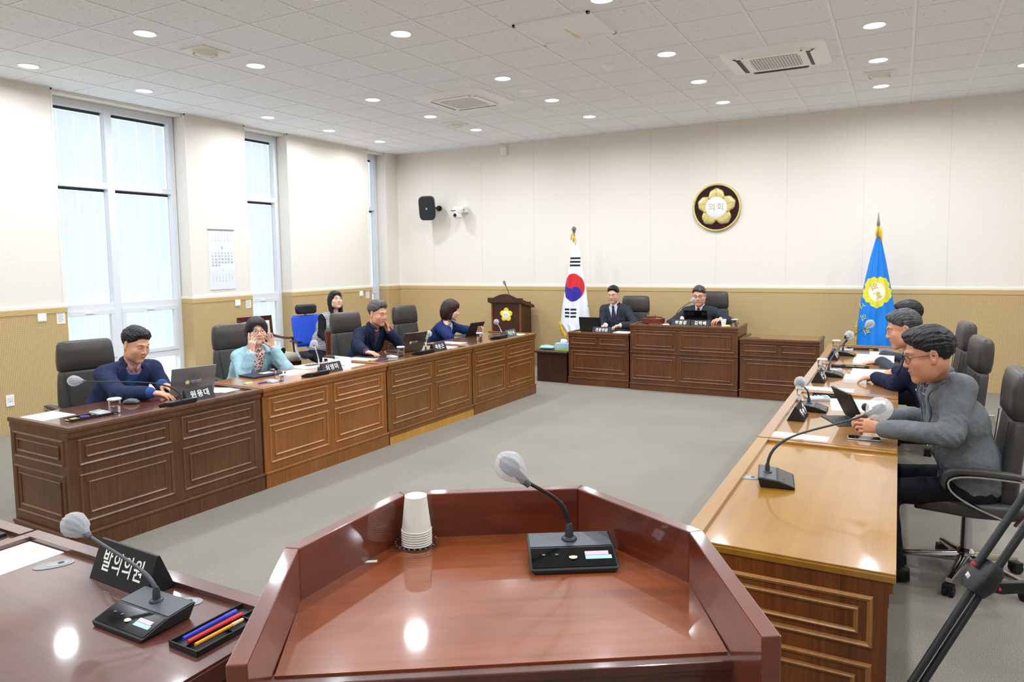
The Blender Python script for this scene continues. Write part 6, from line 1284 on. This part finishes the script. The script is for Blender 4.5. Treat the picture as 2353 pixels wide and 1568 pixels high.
def grommet(r, w=.05):
    m = MB(); m.loft([((0, 0, 0), (1, 0, 0), (0, 1, 0), w, .03), ((0, 0, .002), (1, 0, 0), (0, 1, 0), w, .03)], 24, 2.2); m.build('rim', mat('grey grommet', '#8f9092', rough=.45), r, smooth='auto'); m = MB(); m.loft([((.012, 0, .002), (1, 0, 0), (0, 1, 0), w*.55, .018), ((.012, 0, .0028), (1, 0, 0), (0, 1, 0), w*.55, .018)], 20, 2.2); m.build('cap', mat('grey grommet cap', '#9b9c9e', rough=.45), r, smooth='auto'); m = MB(); m.lathe([(.010, .0028), (.010, .0034), (0, .0034)], 14, (.02, .004, 0)); m.build('cable_hole', blk, r)
grommet(r)
# desk under the tablet
sheet('paper_sheet', rect(-.465, 4.085, .30, .17, -.05), TZ, 'white blank sheet at the near end of the desk under the black tablet')
sheet('paper_sheet', [(-.40, 5.30), (-.06, 5.36), (-.06, 4.95), (-.36, 4.90)], TZ, 'printed sheet behind the black tablet', lines=9)
mic((-.38, 4.86, TZ), PI/2, gz(1841, 882, .985), 'short gooseneck microphone with white cover beside the black tablet', w=.17, d=.15, cover=.036, bend=(0, 0, .1), lift=.05)
def r_plate(x, y, n_, label):
    r = empty('name_plate', (x, y, TZ), PI/2, label, 'name plate', 'name plates'); m = MB(); m.prism([(-.05, 0), (.05, 0), (.004, .09), (-.004, .09)], -.12, .12, 'x'); m.build('plate_body', blk, r, bev=.0015)
    rnd = random.Random(n_); L = math.hypot(.09, .046); T = TR(0, -.05, 0) @ RX(math.atan2(.09, .046)) @ TR(0, L*.5, .0015)
    for g in range(3):
        m = MB(); m.T = T
        for k in range(5):
            x0, y0 = -.07+.07*g+rnd.uniform(-.02, .02), rnd.uniform(-.025, .022); a = rnd.choice((0, PI/2, PI/2, .6)); l_ = rnd.uniform(.008, .018); m.tube([(x0-l_*math.cos(a), y0-l_*math.sin(a), 0), (x0, y0, .0008), (x0+l_*math.cos(a), y0+l_*math.sin(a), 0)], [.002, .003, .002], 6)
        m.build('brush_stroke', mwht, r, smooth=True)
    return r
r_plate(-.525, 4.60, 3, 'black name plate beside the microphone nearest the tablet')
r = empty('black_tablet', (-.195, 4.575, TZ), 0, 'black tablet in a folding cover held by the man in grey tweed', 'tablet'); a_ = math.radians(-62)
tb = [gz(1893, 965, TZ), gz(1950, 998, TZ), gz(1990, 975, TZ), gz(1935, 940, TZ)]; cb = sum(tb, Vector())/4; r.location = cb
ex = (tb[1]-tb[0]); r.rotation_euler = (0, 0, math.atan2(ex.y, ex.x)); wdt = .27
m = MB(); m.box((-wdt/2, -.09, 0), (wdt/2, .09, .006)); m.build('stand_flap', mat('charcoal folio', '#33363b', rough=.55), r, bev=.002)
TT_ = TR(0, .055, .008) @ RX(math.radians(27))
m = MB(); m.T = TT_; m.box((-wdt/2, -.0, 0), (wdt/2, .012, .20)); sc2 = m.build('tablet_body', mat('black folio back', '#1a1c1f', rough=.5), r, bev=.004)
m = MB(); m.T = TT_; m.box((-wdt/2+.012, .012, .012), (wdt/2-.012, .0128, .188)); m.build('tablet_screen', gloss, r); m = MB(); m.T = TT_; m.box((-wdt*.3, -.003, .172), (wdt*.3, 0, .182)); m.build('pen_slot', blk, r)
r = empty('mobile_phone', (-.145, 4.20, TZ), .08, 'black phone with a silver rim lying near the hands of the man in tweed', 'phone', 'phones'); m = MB(); m.box((-.08, -.037, 0), (.08, .037, .008)); m.build('metal_rim', steel, r, bev=.003); m = MB(); m.box((-.077, -.034, .008), (.077, .034, .0088)); m.build('screen', gloss, r)
jar((-.56, 5.13, TZ), 'lidded glass beside the calculator behind the short microphone'); calc((-.47, 5.23, TZ), IN+.3, 'silver calculator beside the lidded glass near the tablet', 1.0)
tray((-.40, 5.375, TZ), .05, 'black pen tray near the far edge of the desk under the tablet', .24, .07); pen((-.49, 5.36), (-.36, 5.37), TZ+.003, '#3a34b0', 'blue pen in the tray near the tablet')
r = empty('sticky_flags', (-.43, 5.395, TZ+.003), 0, 'pad of coloured page flags in the tray near the tablet', 'page flags'); 
for k, cc in enumerate(('#7fd0a0', '#7fc8ea', '#9a8fe0', '#e88fd0')): m = MB(); m.box((-.05+k*.022, -.012, 0), (-.03+k*.022, .012, .003)); m.build('flag_strip', mat('flag '+cc, cc, rough=.7), r)
# third desk: documents of the middle man
sheet('paper_sheet', rect(-.44, 5.67, .34, .13, .0), TZ, 'blank strip of paper in front of the man reading documents')
mic((-.38, 6.30, TZ), PI/2, gz(1950, 773, 1.06), 'tall gooseneck microphone in front of the man reading documents', w=.17, d=.15, cover=.04, bend=(0, 0, .12), lift=.05)
clip_mic(gz(1944, 777, 1.045), 'black foam clip microphone behind the white cover of the tall microphone')
r_plate(-.535, 6.03, 5, 'black name plate with pale notes at the middle right hand desk')
m = MB(); m.T = RX(.0); m.box((-.025, 0, 0), (.025, .003, .07)); o = place(m.build('photo_card', noisemat('pink brown card', [(.4, '#b9938a'), (.6, '#d8c3b8')], nscale=60, rough=.6)), (-.487, 6.06, TZ), PI/2-.2); tag(o, 'small pinkish card standing against the name plate of the middle desk', 'card'); o.rotation_euler = (-.25, 0, PI/2)
def book(pts, z, th, label, cover=None, lines=8): return sheet('open_document', pts, z, label, 'document', th, lines, 'thick document books')
book([(-.36, 6.02), (-.20, 6.02), (-.20, 6.26), (-.36, 6.26)], TZ, .03, 'closed stack of documents under the hand with a gold bracelet', lines=0)
book([(-.33, 6.30), (-.02, 6.30), (-.02, 6.66), (-.33, 6.66)], TZ, .022, 'open document book in front of the middle man on the right', lines=12)
jar((-.565, 6.60, TZ), 'lidded glass at the far left corner of the middle right hand desk'); calc((-.47, 6.55, TZ), IN+.2, 'silver calculator on the middle right hand desk', .9); tray((-.36, 6.84, TZ), .0, 'black pen tray on the middle right hand desk', .3, .07)
r = empty('correction_tape', (-.46, 6.845, TZ+.004), .1, 'violet correction tape in the tray of the middle right hand desk', 'correction tape'); m = MB(); m.loft([((0, 0, 0), (1, 0, 0), (0, 1, 0), .034, .02), ((0, 0, .014), (1, 0, 0), (0, 1, 0), .032, .018)], 16, 2.4); m.build('case', mat('violet plastic', '#4a38a8', rough=.35), r, smooth='auto'); notes((-.28, 6.85, TZ+.004), .1, 'yellow-green sticky notes in the tray of the middle right hand desk'); notes((-.36, 6.85, TZ+.004), .1, 'small sticky notes beside the violet tape on the middle right hand desk')
# fourth desk
mic((-.36, 7.66, TZ), PI/2, gz(1995, 748, 1.09), 'farthest gooseneck microphone in front of the blue flag', w=.17, d=.15, cover=.04, bend=(0, 0, .12), lift=.05)
r_plate(-.535, 7.36, 8, 'black name plate with a blue note on the farthest right hand desk')
m = MB(); m.box((-.03, 0, 0), (.03, .002, .05)); o = m.build('blue_note', mat('bright blue note', '#2f86d8', rough=.6)); place(o, (-.50, 7.42, TZ+.03), 0, (-.4, .3, PI/2)); tag(o, 'bright blue note stuck on the farthest right hand name plate', 'note')
book([(-.35, 7.05), (-.02, 7.05), (-.02, 7.33), (-.35, 7.33)], TZ, .03, 'lower document book in front of the farthest man on the right', lines=0); book([(-.33, 7.12), (-.02, 7.14), (-.02, 7.46), (-.33, 7.42)], TZ+.031, .02, 'open document book lying on the lower one, farthest right hand desk', lines=10)
sheet('clipboard', rect(-.3, 7.02, .5, .04, 0), TZ, 'white strip of paper along the near edge of the farthest right hand desk', 'paper')
jar((-.56, 8.10, TZ), 'lidded glass with violet inside on the farthest right hand desk'); calc((-.46, 8.0, TZ), IN, 'silver calculator on the farthest right hand desk', .9); tray((-.32, 8.18, TZ), 0, 'black tray with red items on the farthest right hand desk', .3, .08); pen((-.42, 8.18), (-.28, 8.17), TZ+.004, '#c33a2c', 'red pen in the tray of the farthest right hand desk'); notes((-.22, 8.16, TZ+.004), .1, 'yellow sticky notes in the farthest right hand tray')
sheet('paper_sheet', rect(-.12, 7.95, .24, .2, 0), TZ, 'white papers near the far end of the right hand row')
# --- foreground left desk
FG = .784
mic((-1.835, 1.105, FG), 0., gz(182, 1215, 1.0), 'black gooseneck microphone with white cover on the cherry desk at bottom left', w=.225, d=.165, sticker=True, cover=.036, bend=(.0, .0, .09), lift=.04, arm=mgrey)
plate((-2.10, 1.325, FG), -.04, '발의의원', 'large black tent plate with white brushed lettering on the cherry desk', w=.30, h=.115, dp=.10, tsz=.075, sx=.8)
r = empty('cable_grommet', (-2.455, 1.285, FG), 1.0, 'grey oval cable hole cover with a black hole on the cherry desk', 'cable cover', 'cable hole covers'); grommet(r, .06)
r = empty('cable_grommet', (-1.835, 1.305, FG), .6, 'grey oval cable cover behind the microphone on the cherry desk', 'cable cover', 'cable hole covers'); grommet(r, .06)
r = sheet('paper_sheet', [(-2.745, 1.36), (-2.53, 1.36), (-2.53, 1.06), (-2.745, 1.06)], FG, 'white printed sheet with a yellow crest on the cherry desk', lines=0); e_ = bpy.data.objects.new('crest', None); COL.objects.link(e_); e_.parent = r; e_.location = (0.0, .115, .0014); e_.rotation_euler = (-PI/2, 0, 0)
flower(e_, .012, (mat('crest yellow', '#e6cf52', rough=.6), pap), .0005, txt=False)
tr_ = [gz(393, 1468, FG), gz(465, 1497, FG), gz(590, 1395, FG), gz(545, 1383, FG)]; cx_ = sum(tr_, Vector())/4
tray((-1.595, 1.262, FG), PI/2-.02, 'black pen tray with pens on the cherry desk in the foreground', .26, .115)
pen((-1.625, 1.155), (-1.622, 1.325), FG+.012, '#3a3ac4', 'blue pen in the foreground tray', .0055, '#4a4ad8', 'pens in the foreground tray'); pen((-1.600, 1.150), (-1.593, 1.320), FG+.012, '#c62a2a', 'red pen in the foreground tray', .0055, '#d83030', 'pens in the foreground tray')
r = pen((-1.572, 1.150), (-1.567, 1.30), FG+.012, '#e09a20', 'yellow pencil in the foreground tray', .005, '#e3c59a', 'pens in the foreground tray', 'pencil')
sheet('dark_folder', rect(-2.98, 1.26, .2, .18, 0), FG, 'black tray edge on the desk at the far bottom left corner', 'tray', .012, m_=blk)
# --- podium things
pc_ = gz(956, 1255, surf)
r = empty('glass_saucer', (pc_.x, pc_.y+.004, surf), 0, 'clear cut glass saucer under the paper cups on the podium', 'saucer'); m = MB(); m.lathe([(.035, 0), (.05, .004), (.058, .012), (.056, .014), (.048, .008), (0, .005)], 36); m.build('dish', clear, r, smooth='auto')
m = MB()
for k in range(24): a_ = 2*PI*k/24; m.lathe([(0, -.003), (.0035, 0), (0, .003)], 6, (.055*math.cos(a_), .055*math.sin(a_), .011))
m.build('beaded_rim', mat('cut glass bead', '#c8cccf', rough=.05, trans=.6), r, smooth=True)
cupm = mat('ivory paper cup', '#ece9df', rough=.6); prof = [(.0395, 0), (.0405, .002), (.0395, .004), (.0385, .003), (.029, .088), (.029, .092), (.027, .089), (0, .089)]
for k in range(7):
    z_ = surf+.006+.0062*k if k < 6 else surf+.006+.0062*6
    m = MB(); m.lathe(prof, 32); o = m.build('paper_cup', cupm, smooth='auto') if k == 0 else o0.copy()
    if k == 0: o0 = o
    else: COL.objects.link(o)
    if k == 6:
        z_ += .0; 
    o.location = (pc_.x, pc_.y+.004, z_); tag(o, 'upside down ivory paper cup on the podium, '+['lowest', 'second from the bottom', 'third from the bottom', 'fourth from the bottom', 'fifth from the bottom', 'just under the top one', 'topmost with a printed drawing'][k], 'cup', 'paper cups stacked on the podium')
m = MB(); m.tube([(.0, 0, 0), (.004, .0, .008), (-.002, 0, .016), (.006, 0, .024), (.002, 0, .034)], .0005, 4); pr = m.build('printed_drawing', inkg, o, smooth=True); a_ = math.radians(-75); pr.matrix_local = RZ(a_+PI/2-.6) @ TR(0, -.0345, .03) @ RX(-.12)
pn = pod.rotation_euler.z
mic((gz(1322, 1320, surf).x, gz(1322, 1320, surf).y, surf), pn-.02, gz(1184, 1085, 1.25), 'black gooseneck microphone with white mesh cover on the podium', w=.215, d=.15, sticker=True, cover=.036, bend=(0, .02, .12), lift=.03, arm=blk)
q_ = gz(851, 1291, surf); m = MB(); m.box((-.017, -.006, 0), (.017, .006, .0008)); o = place(m.build('paper_label', mat('pale cyan label', '#dfeff2', rough=.5)), (q_.x, q_.y, surf), pn+.0); tag(o, 'tiny pale label stuck on the podium top left of the cups', 'label')
m = MB(); m.tube(bez([(-.05, .2, .86), (.0, .05, .93), (.08, .1, .95), (.13, .2, .86)], 10), .003, 6); o = m.build('white_cable', mwht, smooth=True); place(o, tuple((TR(c0.x, c0.y, 0) @ RZ(ang)) @ Vector((.1, .02, .0))), ang); tag(o, 'thin white cable hanging under the podium front edge', 'cable')
# lectern microphone
r = mic((-5.68, 10.36, 1.02), PI, gy(1160, 652, 10.25), 'thin microphone standing on the dark wooden lectern', w=.1, d=.06, cover=.022)
# --- flags
def flag(name, xs_l, xs_r, z0, z1, y0, classify, mats_, label, folds=4.5, seed=0, deep=.12):
    """draped flag hanging from a pole; xs_* = [(z,x)] outlines"""
    zl = sorted(xs_l); zr = sorted(xs_r); XLf = lambda z: float(np.interp(z, [a for a, _ in zl], [b_ for _, b_ in zl])); XRf = lambda z: float(np.interp(z, [a for a, _ in zr], [b_ for _, b_ in zr]))
    def Y(u, t): return y0-(.012+deep*t)*math.sin(PI*u)**.7+(.004+.016*t)*math.sin(u*2*PI*folds+t*2.1+seed)*math.sin(PI*u)**.3-.006*t*math.sin(t*17+u*9)
    nx, nz = 84, 300; m = MB(); rows_ = []
    for j in range(nz+1):
        t = j/nz; z = z1+(z0-z1)*t; a, b_ = XLf(z), XRf(z); rows_.append([(a+(b_-a)*i/nx, Y(i/nx, t), z-(.03*math.sin(i/nx*PI*1.1)*t if j > nz*.97 else 0)) for i in range(nx+1)])
    m.grid(rows_); nf = len(m.f); m.mi = [classify(*(sum(m.v[k_][c_] for k_ in f_)/4 for c_ in (0, 2))) for f_ in m.f]
    bk = [[r_[-1-4*i] for i in range(0, nx//4+1)] for r_ in rows_[::6]+[rows_[-1]]]; bk = [[(p[0], y0+.02+.03*math.sin(PI*i/(len(r_)-1))+(k_*.0), p[2]) for i, p in enumerate(r_)] for k_, r_ in enumerate(bk)]
    bk = [[(p[0] if 0 < i < len(r_)-1 else p[0], y0 if i in (0, len(r_)-1) else p[1], p[2]) for i, p in enumerate(r_)] for r_ in bk]; m.grid(bk)
    return m, Y, XLf, XRf
white_f = mat('white flag satin', '#eceef6', rough=.45); red_f = mat('flag red', '#d8232e', rough=.45); blue_f = mat('flag blue', '#2b2a9a', rough=.45); black_f = mat('flag black', '#16161a', rough=.5); gold_f = noisemat('gold fringe', [(.3, '#c99a12'), (.7, '#f0cf3c')], nscale=60, rough=.6, bump=.6, bdist=.006, bscale=130)
Y1 = 10.28
W = lambda u, v, y=Y1-.08: (gy(u, v, y).x, gy(u, v, y).z)
cx, cz = W(1317, 661); rx_ = abs(W(1341, 661)[0]-W(1293, 661)[0])/2; rz_ = abs(W(1317, 629)[1]-W(1317, 693)[1])/2
def cls1(x, z):
    a, b_ = (x-cx)/rx_, (z-cz)/rz_
    if a*a+b_*b_ < 1:
        p = a*.53-b_*.85; q = a*.85+b_*.53
        if (p+.5)**2+q*q < .25: return 1
        if (p-.5)**2+q*q < .25: return 2
        return 1 if q > 0 else 2
    for (u0, v0), (u1, v1), split in (((1306, 592), (1331, 613), False), ((1299, 709), (1326, 731), True)):
        x0, zt = W(u0, v0); x1, zb = W(u1, v1)
        if x0 < x < x1 and zb < z < zt:
            f_ = (zt-z)/(zt-zb); bar = (f_*2.9) % 1.1
            if bar < .62 and not (split and abs((x-x0)/(x1-x0)-.5) < .05): return 3
    x0, zt = W(1348, 690); x1, zb = W(1352, 705)
    return 3 if x0 < x and zb < z < zt else 0
fl = empty('national_flag', (0, 0, 0), 0, 'white national flag with a red and blue disc left of the dais', 'flag')
L_ = [(W(1313, 545)), W(1306, 600), W(1296, 655), W(1288, 710), W(1285, 745), W(1301, 768)]; R_ = [W(1323, 545), W(1333, 600), W(1343, 660), W(1350, 715), W(1354, 752), W(1354, 770)]
m, Yf, _, _ = flag('f', [(z, x) for x, z in L_], [(z, x) for x, z in R_], W(1310, 768)[1], W(1318, 545)[1], Y1-.02, cls1, None, '', 3.5); m.build('cloth', [white_f, red_f, blue_f, black_f], fl, smooth=True)
px_, pz_ = gy(1319, 530, Y1).x, 2.22
def pole(root, x, y, zt, ball, mt):
    m = MB(); m.lathe([(.0, 0), (.14, 0), (.14, .02), (.05, .05), (.02, .07), (.014, .09), (.0135, zt)], 20, (x, y, 0)); m.build('pole', mt, root, smooth='auto')
    m = MB()
    if ball: m.lathe([(.012, 0), (.03, .01), (.018, .02), (.028, .03), (.038, .05), (.036, .075), (.015, .095), (0, .1)], 20, (x, y, zt))
    else: m.lathe([(.014, 0), (.026, .01), (.014, .02), (.022, .04), (.014, .1), (.004, .19), (0, .2)], 12, (x, y, zt))
    m.build('finial', mt, root, smooth='auto')
pole(fl, px_, Y1, 2.17, True, mat('aged brass', '#9a917e', rough=.3, metal=.7))
def fringe(root, pts, w, name='fringe'):
    m = MB()
    for k in range(len(pts)-1):
        a, b_ = Vector(pts[k]), Vector(pts[k+1]); n_ = max(2, int((b_-a).length/.012))
        for j in range(n_):
            p = a.lerp(b_, j/n_); dx = random.uniform(-.006, .006); m.tube([p, p+Vector((dx-.01, random.uniform(-.01, .01), -w*.5)), p+Vector((dx*2-.01, random.uniform(-.015, .015), -w*random.uniform(.85, 1.1)))], [.006, .006, .004], 5)
    m.build(name, gold_f, root, smooth=True)
fringe(fl, [(W(1285, 738)[0], Y1-.05, W(1285, 738)[1]), (W(1292, 757)[0], Y1-.06, W(1292, 757)[1]), (W(1303, 770)[0], Y1-.09, W(1303, 770)[1])], .09); fringe(fl, [(px_-.02, Y1-.03, 2.17), (px_+.03, Y1-.04, 2.11), (px_+.06, Y1-.03, 2.05)], .10, 'tassel')
# blue council flag
W2 = lambda u, v, y=Y1-.08: (gy(u, v, y).x, gy(u, v, y).z)
ecx, ecz = W2(2015, 671); ex_ = abs(W2(2049, 671)[0]-W2(1981, 671)[0])/2; ez_ = abs(W2(2015, 634)[1]-W2(2015, 707)[1])/2
def cls2(x, z):
    a, b_ = (x-ecx)/ex_, (z-ecz)/ez_; r_ = math.hypot(a, b_)
    if r_ < .58: return 2
    if r_ < 1.05:
        th = math.atan2(b_, a)+.3; k = (th/(2*PI/5)) % 1; u = min(k, 1-k)
        lim = 1.0-.14*(2*u)**2+.03*math.cos(u*2*PI*3)
        if r_ < lim: return 1
    return 0
f2 = empty('council_flag', (0, 0, 0), 0, 'bright blue flag with a yellow flower emblem on a pole', 'flag')
L_ = [W2(2013, 545), W2(2000, 590), W2(1988, 640), W2(1978, 690), W2(1971, 740), W2(1967, 800)]; R_ = [W2(2025, 548), W2(2036, 600), W2(2047, 660), W2(2054, 700), W2(2061, 745), W2(2066, 800)]
m, Yf2, XL2, XR2 = flag('f', [(z, x) for x, z in L_], [(z, x) for x, z in R_], W2(2015, 800)[1], W2(2019, 545)[1], Y1-.02, cls2, None, '', 3.2, 1.2, .10)
blue2 = mat('vivid blue satin', '#1580e0', rough=.4); yel2 = mat('lemon satin', '#e8dc3a', rough=.5); cre2 = mat('pale cream satin', '#eef0d8', rough=.5); m.build('cloth', [blue2, yel2, cre2], f2, smooth=True)
zt2, zb2 = W2(2019, 545)[1], W2(2015, 800)[1]
def on_flag(txt, u, v, size, rot, mt):
    x, z = W2(u, v); me = text_mesh(txt, size, 0.); me.transform(TR(x, 0, z) @ RY(rot) @ Matrix.Diagonal((-1, 1, 1, 1)) @ RX(PI/2))
    for vv in me.vertices:
        t = (zt2-vv.co.z)/(zt2-zb2); uu = (vv.co.x-XL2(vv.co.z))/(XR2(vv.co.z)-XL2(vv.co.z)); uu = min(max(uu, 0.001), .999); vv.co.y = Yf2(uu, t)-.006
    me.materials.clear(); me.materials.append(mt); o = bpy.data.objects.new('lettering', me); COL.objects.link(o); o.parent = f2
ol = mat('olive gold thread', '#c2b23c', rough=.5)
on_flag('의', 2009, 660, .10, -.35, ol); on_flag('회', 2018, 680, .10, -.45, ol); on_flag('시', 1982, 704, .085, -.4, yel2); on_flag('의', 1985, 731, .085, -.4, yel2); on_flag('회', 1992, 762, .10, -.35, yel2)
pole(f2, gy(2018, 530, Y1).x, Y1, 2.11, False, mat('dull steel pole', '#8f8d88', rough=.35, metal=.6))
xx_ = gy(2018, 530, Y1).x; fringe(f2, [(xx_-.01, Y1-.02, 2.13), (xx_+.03, Y1-.03, 2.12), (xx_+.05, Y1-.03, 2.05)], .15, 'tassel'); fringe(f2, [(W2(1969, 740)[0], Y1-.03, W2(1969, 740)[1]), (W2(1966, 790)[0], Y1-.03, W2(1966, 790)[1])], .04)
# --- tripod at the right edge
k_ = 2.12
def dp(u, v, d=k_): return ray(u, v)*d+Vector((0, 0, CH))
tp_ = empty('camera_tripod', (0, 0, 0), 0, 'black camera tripod leg crossing the lower right corner', 'tripod'); carb = mat('matt black carbon tube', '#1d2023', rough=.5)
A1, B1 = dp(2250, 1290), dp(2353, 1140); A2, B2 = dp(2275, 1330), dp(2353, 1215); dv = (B1-A1).normalized(); apex = A1+dv*1.15
m = MB(); m.tube([A1-dv*.02, A1+dv*1.1], .0115, 12); m.build('upper_tube', carb, tp_, smooth='auto'); dv2 = dv; m = MB(); m.tube([A2-dv2*.04, A2+dv2*1.1], .0115, 12); m.build('upper_tube', carb, tp_, smooth='auto')
C1, D1_ = dp(2240, 1345), dp(2095, 1568); d3 = (D1_-C1).normalized(); e1 = C1+d3*((C1.z-.02)/-d3.z); m = MB(); m.tube([C1-d3*.04, e1], .0105, 12); m.build('lower_tube', carb, tp_, smooth='auto')
C2 = dp(2262, 1352); m = MB(); m.tube([C2-d3*.04, C2+d3*((C2.z-.02)/-d3.z)], .0105, 12); m.build('lower_tube', carb, tp_, smooth='auto')
cc = dp(2258, 1325); m = MB(); R_ = dv.to_track_quat('Z', 'Y').to_matrix(); m.loft([(cc-dv*.055, R_ @ Vector((1, 0, 0)), R_ @ Vector((0, 1, 0)), .03, .026), (cc-dv*.02, R_ @ Vector((1, 0, 0)), R_ @ Vector((0, 1, 0)), .045, .032), (cc+dv*.03, R_ @ Vector((1, 0, 0)), R_ @ Vector((0, 1, 0)), .042, .03), (cc+dv*.05, R_ @ Vector((1, 0, 0)), R_ @ Vector((0, 1, 0)), .03, .022)], 16, 4); m.build('leg_clamp', blk, tp_, smooth='auto')
q1, q2 = dp(2236, 1296, k_-.05), dp(2224, 1322, k_-.05); m = MB(); m.lathe([(0, -.008), (.008, 0), (0, .008)], 10, q1); m.build('red_dot', mat('red mark', '#d03040', rough=.4), tp_, smooth=True); m = MB(); m.lathe([(0, -.012), (.007, 0), (0, .012)], 8, q2); m.build('white_mark', mwht, tp_, smooth=True)
s1, s2 = dp(2278, 1352), dp(2420, 1346); m = MB(); m.loft([(s1, Vector((0, 0, 1)), _f, .012, .008), (s1.lerp(s2, .15), Vector((0, 0, 1)), _f, .019, .012), (s2, Vector((0, 0, 1)), _f, .017, .012)], 12, 5); sp__ = m.build('spreader_arm', blk, tp_, smooth='auto'); q3 = dp(2297, 1355, k_-.03); m = MB(); m.lathe([(0, -.007), (.006, 0), (0, .007)], 10, q3); m.build('red_dot', mat('red mark', '#d03040', rough=.4), tp_, smooth=True)
ap = A1+dv*1.1; m = MB(); m.lathe([(.05, -.08), (.06, -.02), (.045, .04), (.04, .08)], 20, ap); m.build('tripod_head', blk, tp_, smooth='auto')
for f_ in ((1.7, 1.9, 0), (1.35, 3.6, 0)): m = MB(); m.tube([ap, f_], .012, 10); m.build('leg', carb, tp_, smooth='auto')
# ------------------------------------------------------------------ view
vs = SC.view_settings; vs.view_transform = 'Standard'; vs.look = 'None'; vs.exposure = 0.10; vs.gamma = 1; vs.use_curve_mapping = False
